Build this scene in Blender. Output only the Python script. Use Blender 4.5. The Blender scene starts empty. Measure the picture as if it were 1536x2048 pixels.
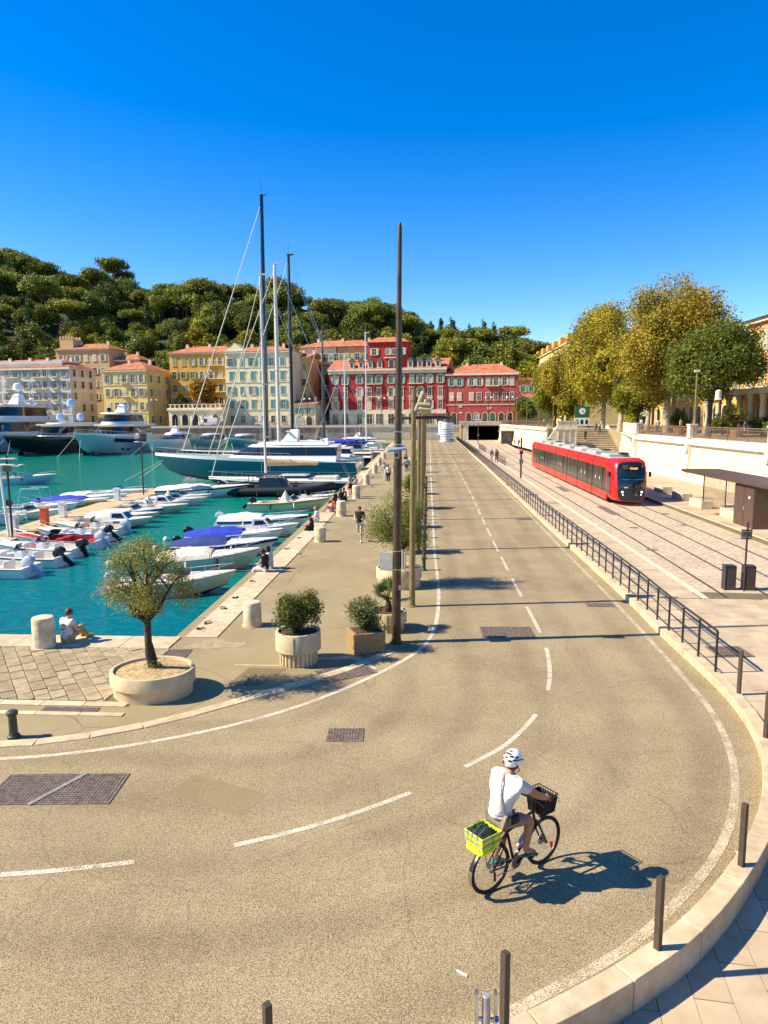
import bpy, bmesh, math, random
import numpy as np
from mathutils import Vector, Matrix
random.seed(7)
S = bpy.context.scene
COL = S.collection
PI = math.pi
rad = math.radians

# ------------------------------------------------------------------ camera
cam_d = bpy.data.cameras.new('camera')
cam_d.sensor_fit = 'VERTICAL'; cam_d.sensor_height = 36.0
cam_d.lens = 36.0 * 1400 / 2048
cam_d.clip_start = 0.1; cam_d.clip_end = 6000
cam = bpy.data.objects.new('camera', cam_d); COL.objects.link(cam)
R3 = Matrix(((0.9980041879839436, -0.0026127748235800045, 0.06309369361695567),
             (0.06288119767865746, 0.13282769846727643, -0.9891424353946118),
             (-0.005796183658806061, 0.9911357000570646, 0.13272689376078173)))
cam.matrix_world = Matrix.Translation((0, 0, 6.0)) @ R3.to_4x4()
S.camera = cam

# ------------------------------------------------------------------ light
EL = rad(41); AZ = (0.990, 0.141)              # shadows run along AZ on the ground
sun_dir = Vector((AZ[0] * math.cos(EL), AZ[1] * math.cos(EL), -math.sin(EL)))
sl = bpy.data.lights.new('sun', 'SUN'); sl.energy = 5.0; sl.angle = rad(0.53); sl.color = (1.0, 0.88, 0.67)
sun = bpy.data.objects.new('sun', sl); COL.objects.link(sun)
sun.rotation_euler = sun_dir.to_track_quat('-Z', 'Y').to_euler()
wd = bpy.data.worlds.new('World'); S.world = wd; wd.use_nodes = True
nt = wd.node_tree; nt.nodes.clear()
sky = nt.nodes.new('ShaderNodeTexSky'); sky.sky_type = 'NISHITA'; sky.sun_disc = False
sky.sun_elevation = EL; sky.sun_rotation = math.atan2(-AZ[0], -AZ[1]) % (2 * PI)
sky.altitude = 0; sky.air_density = 1.0; sky.dust_density = 0.25; sky.ozone_density = 3.0
hs = nt.nodes.new('ShaderNodeHueSaturation'); hs.inputs['Saturation'].default_value = 1.5; hs.inputs['Hue'].default_value = 0.512
bg = nt.nodes.new('ShaderNodeBackground'); bg.inputs['Strength'].default_value = 0.112
wo = nt.nodes.new('ShaderNodeOutputWorld')
nt.links.new(sky.outputs[0], hs.inputs['Color']); nt.links.new(hs.outputs[0], bg.inputs[0]); nt.links.new(bg.outputs[0], wo.inputs[0])
S.view_settings.view_transform = 'Standard'; S.view_settings.look = 'None'
S.view_settings.gamma = 1.0; S.view_settings.use_curve_mapping = False
S.view_settings.exposure = 1.0
S.render.engine = 'CYCLES'
S.render.resolution_x = 768; S.render.resolution_y = 1024

# ------------------------------------------------------------------ materials
MATS = {}
def mat(name, col, rough=0.6, var=0.12, scale=3.0, bump=0.0, bscale=40.0, metal=0.0, spec=0.4,
        col2=None, isl=0.0, transl=0.0, coat=0.0, emit=None, alpha=1.0, detail=4, objrand=0.0, trand=0.0):
    """procedural material: noise-varied base colour, optional island/object variation, bump, translucency"""
    m = bpy.data.materials.new(name); m.use_nodes = True
    n = m.node_tree.nodes; L = m.node_tree.links
    b = n['Principled BSDF']; out = n['Material Output']
    b.inputs['Roughness'].default_value = rough; b.inputs['Metallic'].default_value = metal
    b.inputs['Specular IOR Level'].default_value = spec
    if coat: b.inputs['Coat Weight'].default_value = coat; b.inputs['Coat Roughness'].default_value = 0.08
    tc = n.new('ShaderNodeTexCoord')
    c1 = (*col, 1)
    c2 = (*(col2 if col2 else tuple(c * (1 - 2.2 * var) for c in col)), 1)
    nz = n.new('ShaderNodeTexNoise'); nz.inputs['Scale'].default_value = scale; nz.inputs['Detail'].default_value = detail
    nz.inputs['Roughness'].default_value = 0.6
    L.new(tc.outputs['Object'], nz.inputs['Vector'])
    rp = n.new('ShaderNodeValToRGB'); rp.color_ramp.elements[0].position = 0.32; rp.color_ramp.elements[1].position = 0.62
    rp.color_ramp.elements[0].color = c2; rp.color_ramp.elements[1].color = c1
    L.new(nz.outputs['Fac'], rp.inputs['Fac'])
    cur = rp.outputs['Color']
    if isl or objrand:
        h = n.new('ShaderNodeHueSaturation')
        if isl:
            g = n.new('ShaderNodeNewGeometry'); src = g.outputs['Random Per Island']
        else:
            g = n.new('ShaderNodeObjectInfo'); src = g.outputs['Random']
        mr = n.new('ShaderNodeMapRange'); k = isl or objrand
        mr.inputs['To Min'].default_value = 1 - k; mr.inputs['To Max'].default_value = 1 + k
        L.new(src, mr.inputs['Value']); L.new(mr.outputs[0], h.inputs['Value']); L.new(cur, h.inputs['Color'])
        cur = h.outputs['Color']
    L.new(cur, b.inputs['Base Color'])
    if trand:
        oi = n.new('ShaderNodeObjectInfo'); h2 = n.new('ShaderNodeHueSaturation'); m1 = n.new('ShaderNodeMapRange'); m1.inputs['To Min'].default_value = 1 - trand; m1.inputs['To Max'].default_value = 1 + trand
        L.new(oi.outputs['Random'], m1.inputs['Value']); L.new(m1.outputs[0], h2.inputs['Value'])
        q1 = n.new('ShaderNodeMath'); q1.operation = 'MULTIPLY'; q1.inputs[1].default_value = 7.3; L.new(oi.outputs['Random'], q1.inputs[0]); q2 = n.new('ShaderNodeMath'); q2.operation = 'FRACT'; L.new(q1.outputs[0], q2.inputs[0])
        m2_ = n.new('ShaderNodeMapRange'); m2_.inputs['To Min'].default_value = 0.475; m2_.inputs['To Max'].default_value = 0.515; L.new(q2.outputs[0], m2_.inputs['Value']); L.new(m2_.outputs[0], h2.inputs['Hue']); L.new(cur, h2.inputs['Color']); cur = h2.outputs['Color']; L.new(cur, b.inputs['Base Color'])
    if bump:
        bn = n.new('ShaderNodeTexNoise'); bn.inputs['Scale'].default_value = bscale; bn.inputs['Detail'].default_value = 3
        L.new(tc.outputs['Object'], bn.inputs['Vector'])
        bp = n.new('ShaderNodeBump'); bp.inputs['Strength'].default_value = bump; bp.inputs['Distance'].default_value = 0.02
        L.new(bn.outputs['Fac'], bp.inputs['Height']); L.new(bp.outputs['Normal'], b.inputs['Normal'])
    if transl:
        t = n.new('ShaderNodeBsdfTranslucent'); L.new(cur, t.inputs['Color'])
        mx = n.new('ShaderNodeMixShader'); mx.inputs[0].default_value = transl
        L.new(b.outputs[0], mx.inputs[1]); L.new(t.outputs[0], mx.inputs[2]); L.new(mx.outputs[0], out.inputs['Surface'])
    if emit:
        b.inputs['Emission Color'].default_value = (*emit[:3], 1); b.inputs['Emission Strength'].default_value = emit[3]
    if alpha < 1: b.inputs['Alpha'].default_value = alpha
    MATS[name] = m
    return m
def paint(name, col, rough=0.35, **k):
    k.setdefault('var', 0.05); k.setdefault('scale', 2.0)
    return mat(name, col, rough, **k)
def nodes_of(m): return m.node_tree.nodes, m.node_tree.links

# asphalt: tan aggregate, speckled, with faint large patches
def asphalt(name, ca, cb, grain=95, cracks=0.0, tyre=0.0):
    m = bpy.data.materials.new(name); m.use_nodes = True; n, L = nodes_of(m); b = n['Principled BSDF']
    b.inputs['Roughness'].default_value = 0.9; b.inputs['Specular IOR Level'].default_value = 0.25
    tc = n.new('ShaderNodeTexCoord')
    f = n.new('ShaderNodeTexNoise'); f.inputs['Scale'].default_value = grain; f.inputs['Detail'].default_value = 2; f.inputs['Roughness'].default_value = 0.7
    L.new(tc.outputs['Object'], f.inputs['Vector'])
    r = n.new('ShaderNodeValToRGB'); e = r.color_ramp.elements
    e[0].position = 0.38; e[0].color = (*[c * 0.38 for c in ca], 1); e[1].position = 0.64; e[1].color = (*[min(1, c * 1.55) for c in ca], 1)
    k = e.new(0.5); k.color = (*ca, 1)
    L.new(f.outputs['Fac'], r.inputs['Fac'])
    g = n.new('ShaderNodeTexNoise'); g.inputs['Scale'].default_value = 0.35; g.inputs['Detail'].default_value = 6; g.inputs['Roughness'].default_value = 0.65
    L.new(tc.outputs['Object'], g.inputs['Vector'])
    gr = n.new('ShaderNodeMapRange'); gr.inputs['From Min'].default_value = 0.38; gr.inputs['From Max'].default_value = 0.68
    L.new(g.outputs['Fac'], gr.inputs['Value'])
    mx = n.new('ShaderNodeMixRGB'); mx.blend_type = 'MULTIPLY'; mx.inputs['Color2'].default_value = (*cb, 1)
    L.new(gr.outputs[0], mx.inputs['Fac']); L.new(r.outputs[0], mx.inputs['Color1'])
    cur = mx.outputs[0]
    # small dark spots and oil drops
    v = n.new('ShaderNodeTexVoronoi'); v.inputs['Scale'].default_value = 1.7; v.inputs['Randomness'].default_value = 1
    L.new(tc.outputs['Object'], v.inputs['Vector'])
    vr = n.new('ShaderNodeMapRange'); vr.inputs['From Min'].default_value = 0.012; vr.inputs['From Max'].default_value = 0.028; vr.inputs['To Min'].default_value = 0.45; vr.inputs['To Max'].default_value = 1
    L.new(v.outputs['Distance'], vr.inputs['Value'])
    m2 = n.new('ShaderNodeMixRGB'); m2.blend_type = 'MULTIPLY'; m2.inputs['Fac'].default_value = 1
    L.new(cur, m2.inputs['Color1']); L.new(vr.outputs[0], m2.inputs['Color2']); cur = m2.outputs[0]
    if tyre:
        # wheel-polished lanes: lateral distance d from the bend's centre, straight beyond it
        sp = n.new('ShaderNodeSeparateXYZ'); L.new(tc.outputs['Object'], sp.inputs[0])
        def mth(op, a, c=None):
            k = n.new('ShaderNodeMath'); k.operation = op
            for i, v_ in enumerate((a, c)):
                if v_ is None: continue
                if isinstance(v_, (int, float)): k.inputs[i].default_value = v_
                else: L.new(v_, k.inputs[i])
            return k.outputs[0]
        ax = mth('MAXIMUM', mth('ADD', sp.outputs['X'], 3.6), 0.0); ay = mth('MAXIMUM', mth('SUBTRACT', 14.6, sp.outputs['Y']), 0.0)
        dd = mth('SQRT', mth('ADD', mth('MULTIPLY', ax, ax), mth('MULTIPLY', ay, ay)))
        wv = mth('COSINE', mth('MULTIPLY', mth('SUBTRACT', dd, 4.55), 2 * PI / 1.45))
        wv = mth('MAXIMUM', wv, 0.0)
        nn = n.new('ShaderNodeTexNoise'); nn.inputs['Scale'].default_value = 0.5; nn.inputs['Detail'].default_value = 5; L.new(tc.outputs['Object'], nn.inputs['Vector'])
        fac = mth('MULTIPLY', mth('MULTIPLY', wv, nn.outputs['Fac']), 2.0 * tyre)
        m4 = n.new('ShaderNodeMixRGB'); m4.blend_type = 'MULTIPLY'; m4.inputs['Color2'].default_value = (0.62, 0.60, 0.58, 1); L.new(fac, m4.inputs['Fac']); L.new(cur, m4.inputs['Color1']); cur = m4.outputs[0]
    if cracks:
        d = n.new('ShaderNodeTexNoise'); d.inputs['Scale'].default_value = 1.3; d.inputs['Detail'].default_value = 5
        L.new(tc.outputs['Object'], d.inputs['Vector'])
        md = n.new('ShaderNodeMixRGB'); md.inputs['Fac'].default_value = 0.35
        L.new(tc.outputs['Object'], md.inputs['Color1']); L.new(d.outputs['Color'], md.inputs['Color2'])
        w = n.new('ShaderNodeTexVoronoi'); w.feature = 'DISTANCE_TO_EDGE'; w.inputs['Scale'].default_value = 0.45
        L.new(md.outputs[0], w.inputs['Vector'])
        wr = n.new('ShaderNodeMapRange'); wr.inputs['From Min'].default_value = 0.0; wr.inputs['From Max'].default_value = 0.006; wr.inputs['To Min'].default_value = 1 - cracks; wr.inputs['To Max'].default_value = 1
        L.new(w.outputs['Distance'], wr.inputs['Value'])
        m3 = n.new('ShaderNodeMixRGB'); m3.blend_type = 'MULTIPLY'; m3.inputs['Fac'].default_value = 1
        L.new(cur, m3.inputs['Color1']); L.new(wr.outputs[0], m3.inputs['Color2']); cur = m3.outputs[0]
    L.new(cur, b.inputs['Base Color'])
    bp = n.new('ShaderNodeBump'); bp.inputs['Strength'].default_value = 0.35; bp.inputs['Distance'].default_value = 0.01
    L.new(f.outputs['Fac'], bp.inputs['Height']); L.new(bp.outputs[0], b.inputs['Normal'])
    MATS[name] = m; return m

asphalt('asphalt_road', (0.322, 0.252, 0.143), (0.76, 0.74, 0.71), 78, cracks=0.2, tyre=0.34)
asphalt('asphalt_quay', (0.325, 0.258, 0.14), (0.76, 0.74, 0.70), 85, cracks=0.45)
mat('limestone', (0.58, 0.46, 0.29), 0.75, 0.14, 3.0, 0.25, 60, objrand=0.10, col2=(0.40, 0.30, 0.175), detail=8)
mat('limestone_pale', (0.66, 0.56, 0.38), 0.75, 0.10, 1.6, 0.3, 30, objrand=0.05)
mat('paver', (0.36, 0.285, 0.16), 0.85, 0.16, 4, 0.3, 45, objrand=0.16)
mat('paver_joint', (0.17, 0.135, 0.07), 0.95, 0.2, 8, 0.3, 60)
mat('tram_slab', (0.50, 0.385, 0.245), 0.75, 0.12, 1.3, 0.2, 70, objrand=0.09)
mat('concrete_cream', (0.62, 0.48, 0.27), 0.8, 0.13, 2.6, 0.25, 50)
mat('concrete_white', (0.66, 0.58, 0.45), 0.8, 0.2, 3.2, 0.3, 40)
mat('pebble_concrete', (0.42, 0.27, 0.11), 0.85, 0.3, 26, 0.8, 60, col2=(0.16, 0.09, 0.03))
mat('soil', (0.50, 0.36, 0.17), 0.95, 0.25, 10, 0.6, 40)
mat('soil_dark', (0.09, 0.06, 0.035), 0.95, 0.25, 12, 0.6, 40)
def worn_paint(name, col, cut, soft):
    m = mat(name, col, 0.85, 0.2, 6, col2=tuple(c * 0.8 for c in col), detail=6); n, L = nodes_of(m); b = n['Principled BSDF']; tc = n.new('ShaderNodeTexCoord')
    a1 = n.new('ShaderNodeTexNoise'); a1.inputs['Scale'].default_value = 70; a1.inputs['Detail'].default_value = 3; L.new(tc.outputs['Object'], a1.inputs['Vector'])
    a2 = n.new('ShaderNodeTexNoise'); a2.inputs['Scale'].default_value = 2.2; a2.inputs['Detail'].default_value = 5; L.new(tc.outputs['Object'], a2.inputs['Vector'])
    ad = n.new('ShaderNodeMath'); ad.operation = 'MULTIPLY_ADD'; ad.inputs[1].default_value = 0.4; L.new(a2.outputs['Fac'], ad.inputs[0]); L.new(a1.outputs['Fac'], ad.inputs[2])
    mr = n.new('ShaderNodeMapRange'); mr.inputs['From Min'].default_value = cut; mr.inputs['From Max'].default_value = cut + soft; L.new(ad.outputs[0], mr.inputs['Value']); L.new(mr.outputs[0], b.inputs['Alpha'])
    return m
worn_paint('line_white', (0.64, 0.57, 0.43), 0.57, 0.12); worn_paint('line_worn', (0.56, 0.47, 0.31), 0.58, 0.16)
mat('iron', (0.25, 0.19, 0.145), 0.6, 0.25, 9, 0.2, 60, metal=0.2)
mat('iron_bar', (0.33, 0.31, 0.27), 0.6, 0.15, 9, metal=0.3)
mat('post_brown', (0.075, 0.052, 0.04), 0.45, 0.12, 6, 0.05, 80)
mat('rail_dark', (0.035, 0.032, 0.034), 0.45, 0.1, 6)
mat('pole_brown', (0.095, 0.06, 0.035), 0.42, 0.22, 3, 0.06, 30, metal=0.25)
mat('pole_olive', (0.25, 0.19, 0.075), 0.45, 0.15, 3, 0.05, 30, metal=0.3)
mat('green_iron', (0.055, 0.062, 0.042), 0.45, 0.2, 8, 0.1, 40)
mat('steel', (0.55, 0.56, 0.57), 0.32, 0.1, 6, metal=0.9)
mat('alu_grey', (0.42, 0.42, 0.42), 0.4, 0.1, 5, metal=0.4)
paint('white_gloss', (0.80, 0.79, 0.75), 0.25, coat=0.3, var=0.03)
paint('deck_cream', (0.72, 0.64, 0.48), 0.5, var=0.07, scale=4)
paint('boat_green_white', (0.56, 0.60, 0.44), 0.25, coat=0.3)
paint('boat_beige', (0.68, 0.60, 0.45), 0.3)
paint('teak', (0.36, 0.21, 0.09), 0.6, var=0.2, scale=12)
paint('navy', (0.012, 0.014, 0.035), 0.15, coat=0.5)
paint('black_gloss', (0.010, 0.010, 0.013), 0.12, coat=0.5)
paint('black_matt', (0.018, 0.018, 0.02), 0.55)
paint('rubber', (0.02, 0.02, 0.021), 0.75)
paint('hull_cyan', (0.30, 0.52, 0.58), 0.18, coat=0.5)
paint('hull_paleblue', (0.36, 0.50, 0.68), 0.18, coat=0.5)
paint('hull_blue', (0.018, 0.105, 0.17), 0.15, coat=0.5)
paint('hull_teal', (0.10, 0.33, 0.36), 0.2, coat=0.4)
paint('hull_grey', (0.30, 0.32, 0.33), 0.2, coat=0.5)
paint('hull_red', (0.45, 0.012, 0.012), 0.3)
paint('yellow_trim', (0.62, 0.40, 0.02), 0.4)
paint('canvas_blue', (0.012, 0.045, 0.42), 0.8, var=0.15, scale=5, bump=0.3, bscale=9)
paint('canvas_navy', (0.02, 0.045, 0.20), 0.8, var=0.15, scale=5, bump=0.3, bscale=9)
paint('canvas_cream', (0.66, 0.60, 0.48), 0.85, var=0.1, scale=5, bump=0.3, bscale=9)
paint('sail_tan', (0.52, 0.36, 0.19), 0.85, var=0.15, scale=6, bump=0.3, bscale=12)
paint('seat_red', (0.38, 0.012, 0.015), 0.6)
paint('seat_white', (0.74, 0.70, 0.62), 0.6)
paint('outboard_grey', (0.55, 0.57, 0.6), 0.3)
paint('outboard_black', (0.012, 0.012, 0.014), 0.25)
paint('antifoul', (0.03, 0.05, 0.09), 0.6)
paint('rope', (0.60, 0.55, 0.42), 0.9)
paint('orange_plastic', (0.72, 0.10, 0.015), 0.5)
paint('glass_dark', (0.012, 0.016, 0.020), 0.06, spec=0.8, var=0.02)
paint('glass_teal', (0.02, 0.09, 0.095), 0.05, spec=0.8, var=0.2, scale=1.2)
paint('tram_red', (0.56, 0.010, 0.006), 0.32, coat=0.15, var=0.03)
paint('tram_glass', (0.022, 0.021, 0.015), 0.09, spec=0.4, var=0.3, scale=1.5)
paint('tram_roof', (0.40, 0.385, 0.34), 0.6)
paint('brown_panel', (0.085, 0.05, 0.038), 0.4, var=0.08)
paint('led_orange', (0.9, 0.3, 0.05), 0.5, emit=(1.0, 0.28, 0.04, 1.2))
paint('lamp_white', (0.78, 0.78, 0.76), 0.35)
paint('led_red', (0.8, 0.02, 0.02), 0.4, emit=(1.0, 0.02, 0.02, 1.5))
paint('light_white', (0.8, 0.8, 0.75), 0.3, emit=(1, 0.95, 0.85, 0.7))
mat('bark_olive', (0.075, 0.05, 0.03), 0.9, 0.35, 14, 0.9, 22)
mat('bark_plane', (0.42, 0.37, 0.26), 0.85, 0.4, 3, 0.3, 14, col2=(0.20, 0.17, 0.11))
mat('bark_pine', (0.11, 0.075, 0.05), 0.9, 0.3, 8, 0.5, 10)
def leafmat(name, c, c2, scale, transl=0.28, isl=0.24, trand=0.0):
    return mat(name, c, 0.55, 0.1, scale, col2=c2, isl=isl, transl=transl, spec=0.2, detail=2, trand=trand)
leafmat('leaf_olive', (0.31, 0.29, 0.06), (0.16, 0.17, 0.04), 2.2)
leafmat('leaf_olive2', (0.22, 0.235, 0.045), (0.11, 0.13, 0.03), 2.0)
leafmat('leaf_shrub', (0.17, 0.18, 0.035), (0.07, 0.09, 0.018), 3)
leafmat('leaf_oleander', (0.20, 0.21, 0.075), (0.09, 0.115, 0.035), 3)
leafmat('leaf_palm', (0.10, 0.15, 0.035), (0.05, 0.09, 0.02), 3)
leafmat('leaf_plane_gold', (0.38, 0.285, 0.034), (0.20, 0.18, 0.022), 0.35)
leafmat('leaf_plane_green', (0.42, 0.335, 0.028), (0.20, 0.19, 0.018), 0.30)
leafmat('leaf_dark', (0.165, 0.185, 0.022), (0.07, 0.10, 0.013), 0.4)
leafmat('leaf_mid', (0.24, 0.25, 0.014), (0.11, 0.14, 0.010), 0.35)
leafmat('leaf_autumn', (0.36, 0.18, 0.02), (0.20, 0.10, 0.015), 0.5)
leafmat('leaf_pine', (0.30, 0.30, 0.03), (0.14, 0.17, 0.026), 0.12, 0.2, trand=0.28)
leafmat('leaf_oak', (0.22, 0.24, 0.032), (0.10, 0.135, 0.026), 0.12, 0.2, trand=0.4)
leafmat('leaf_lime', (0.36, 0.32, 0.018), (0.17, 0.185, 0.014), 0.15, 0.2, trand=0.25)
leafmat('leaf_cypress', (0.09, 0.125, 0.03), (0.04, 0.065, 0.02), 0.2, 0.12)

# ------------------------------------------------------------------ mesh builder
def V(*a): return Vector(a)
class MB:
    def __init__(s): s.v = []; s.f = []
    def add(s, vs, fs):
        o = len(s.v); s.v += [tuple(v) for v in vs]; s.f += [tuple(i + o for i in f) for f in fs]; return s
    def box(s, c, d, rz=0.0, top=1.0, m=None):
        x, y, z = d[0] / 2, d[1] / 2, d[2] / 2; ca, sa = math.cos(rz), math.sin(rz); vs = []
        for zz, k in ((-z, 1), (z, top)):
            for xx, yy in ((-x, -y), (x, -y), (x, y), (-x, y)):
                px, py = xx * k, yy * k
                vs.append((c[0] + px * ca - py * sa, c[1] + px * sa + py * ca, c[2] + zz))
        return s.add(vs, [(0, 3, 2, 1), (4, 5, 6, 7), (0, 1, 5, 4), (1, 2, 6, 5), (2, 3, 7, 6), (3, 0, 4, 7)])
    def tube(s, pts, r, n=8, cap=True):
        pts = [Vector(p) for p in pts]
        if not isinstance(r, (list, tuple)): r = [r] * len(pts)
        rings = []; up = None
        for i, p in enumerate(pts):
            t = (pts[min(i + 1, len(pts) - 1)] - pts[max(i - 1, 0)]).normalized()
            if up is None:
                up = Vector((0, 0, 1)) if abs(t.z) < 0.9 else Vector((1, 0, 0))
            a = t.cross(up).normalized(); b = a.cross(t).normalized(); up = b
            off = PI / n if n == 4 else 0
            rings.append([p + (a * math.cos(2 * PI * k / n + off) + b * math.sin(2 * PI * k / n + off)) * r[i] for k in range(n)])
        return s.loft(rings, True, cap, cap)
    def loft(s, rings, closed=True, c0=False, c1=False):
        n = len(rings[0]); vs = [v for r in rings for v in r]; fs = []
        m = n if closed else n - 1
        for i in range(len(rings) - 1):
            for k in range(m):
                k2 = (k + 1) % n
                fs.append((i * n + k, i * n + k2, (i + 1) * n + k2, (i + 1) * n + k))
        if c0: fs.append(tuple(reversed(range(n))))
        if c1: fs.append(tuple(range((len(rings) - 1) * n, len(rings) * n)))
        return s.add(vs, fs)
    def lathe(s, prof, c=(0, 0, 0), n=20, sx=1.0, sy=1.0, c0=True, c1=True):
        return s.loft([[(c[0] + r * sx * math.cos(2 * PI * k / n), c[1] + r * sy * math.sin(2 * PI * k / n), c[2] + z) for k in range(n)] for r, z in prof], True, c0, c1)
    def prism(s, poly, z0, z1):
        n = len(poly)
        f0 = z0 if callable(z0) else (lambda x, y: z0); f1 = z1 if callable(z1) else (lambda x, y: z1)
        vs = [(x, y, f0(x, y)) for x, y in poly] + [(x, y, f1(x, y)) for x, y in poly]
        return s.add(vs, [tuple(reversed(range(n))), tuple(range(n, 2 * n))] + [(k, (k + 1) % n, n + (k + 1) % n, n + k) for k in range(n)])
    def quad(s, *p): return s.add(p, [tuple(range(len(p)))])
    def ball(s, c, r, n=12, m=8, sc=(1, 1, 1)):
        return s.lathe([(max(1e-4, math.sin(PI * i / m)) * r, -math.cos(PI * i / m) * r * sc[2]) for i in range(m + 1)], c, n, sc[0], sc[1])
    def xf(s, M):
        s.v = [tuple(M @ Vector(v)) for v in s.v]; return s
    def mesh(s, name, m=None, smooth=False, ang=35, tri=False):
        me = bpy.data.meshes.new(name); me.from_pydata(s.v, [], s.f); me.update()
        bm = bmesh.new(); bm.from_mesh(me)
        bmesh.ops.recalc_face_normals(bm, faces=bm.faces)
        if tri: bmesh.ops.triangulate(bm, faces=bm.faces)
        bm.to_mesh(me); bm.free()
        if m: me.materials.append(MATS[m] if isinstance(m, str) else m)
        if smooth:
            me.shade_smooth(); me.set_sharp_from_angle(angle=rad(ang))
        return me
    def build(s, name, m=None, parent=None, smooth=False, ang=35, tri=False, bevel=0, loc=None):
        return obj(name, s.mesh(name, m, smooth, ang, tri), parent, loc, bevel)
def obj(name, me, parent=None, loc=None, bevel=0, rz=None):
    o = bpy.data.objects.new(name, me); COL.objects.link(o)
    if parent: o.parent = parent
    if loc: o.location = loc
    if rz is not None: o.rotation_euler = (0, 0, rz)
    if bevel:
        b = o.modifiers.new('bevel', 'BEVEL'); b.width = bevel; b.segments = 2; b.limit_method = 'ANGLE'; b.angle_limit = rad(40)
    return o
def thing(name, label, cat, loc=(0, 0, 0), rz=0.0, group=None, sc=1.0):
    o = bpy.data.objects.new(name, None); COL.objects.link(o); o.empty_display_size = 0.3
    o.location = loc; o.rotation_euler = (0, 0, rz); o.scale = (sc, sc, sc)
    return tag(o, label, cat, group)
def tag(o, label, cat, group=None, kind=None):
    o['label'] = label; o['category'] = cat
    if group: o['group'] = group
    if kind: o['kind'] = kind
    return o
def struct(o, label=None):
    o['kind'] = 'structure'
    if label: o['label'] = label
    return o
KIDS = {}
def copy_tree(src, loc=None, rz=None, label=None, group=None, parent=None, sc=None):
    c = src.copy(); COL.objects.link(c); c.parent = parent
    if loc is not None: c.location = loc
    if rz is not None: c.rotation_euler = (0, 0, rz)
    if sc is not None: c.scale = (sc, sc, sc) if not isinstance(sc, tuple) else sc
    if label: c['label'] = label
    if group: c['group'] = group
    for ch in src.children: copy_tree(ch, parent=c)
    return c
def spline(pts, step=0.5):
    P = [Vector((*p, 0)) if len(p) == 2 else Vector(p) for p in pts]; out = []
    for i in range(len(P) - 1):
        p0, p1, p2, p3 = P[max(i - 1, 0)], P[i], P[i + 1], P[min(i + 2, len(P) - 1)]
        n = max(1, int((p2 - p1).length / step))
        # non-uniform tangents
        d0, d1, d2 = max((p1 - p0).length, 1e-3), (p2 - p1).length, max((p3 - p2).length, 1e-3)
        m1 = (p2 - p0) / (d0 + d1) * d1 if i > 0 else (p2 - p1)
        m2 = (p3 - p1) / (d1 + d2) * d1 if i < len(P) - 2 else (p2 - p1)
        for k in range(n):
            t = k / n; a = t * t; b = a * t
            out.append(p1 * (2 * b - 3 * a + 1) + m1 * (b - 2 * a + t) + p2 * (-2 * b + 3 * a) + m2 * (b - a))
    out.append(P[-1]); return out
def resample(pts, step):
    L = [0.0]
    for a, b in zip(pts, pts[1:]): L.append(L[-1] + (b - a).length)
    n = max(1, round(L[-1] / step)); out = []; j = 0
    for i in range(n + 1):
        d = L[-1] * i / n
        while j < len(L) - 2 and L[j + 1] < d: j += 1
        out.append(pts[j].lerp(pts[j + 1], (d - L[j]) / max(L[j + 1] - L[j], 1e-9)))
    return out
def offset(pts, d):
    out = []
    for i, p in enumerate(pts):
        t = pts[min(i + 1, len(pts) - 1)] - pts[max(i - 1, 0)]
        n = Vector((-t.y, t.x, 0)).normalized(); out.append(p + n * d)
    return out
def ribbon(pts, w, z, h=0.0, mb=None):
    mb = mb or MB(); a = offset(pts, w / 2); b = offset(pts, -w / 2)
    if h: return mb.loft([[(p.x, p.y, z), (q.x, q.y, z), (q.x, q.y, z + h), (p.x, p.y, z + h)] for p, q in zip(a, b)], True, True, True)
    return mb.loft([[(p.x, p.y, z), (q.x, q.y, z)] for p, q in zip(a, b)], False)
def text(name, s, size, m, parent, loc, rot, extrude=0.004, align='CENTER', bold=0.0):
    cu = bpy.data.curves.new(name, 'FONT'); cu.body = s; cu.size = size; cu.extrude = extrude; cu.align_x = align; cu.align_y = 'CENTER'; cu.offset = bold
    cu.resolution_u = 2
    t = bpy.data.objects.new(name, cu); COL.objects.link(t)
    dg = bpy.context.evaluated_depsgraph_get(); me = bpy.data.meshes.new_from_object(t.evaluated_get(dg)); bpy.data.objects.remove(t)
    me.materials.clear(); me.materials.append(MATS[m])
    o = obj(name, me, parent, loc); o.rotation_euler = rot; return o

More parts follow.
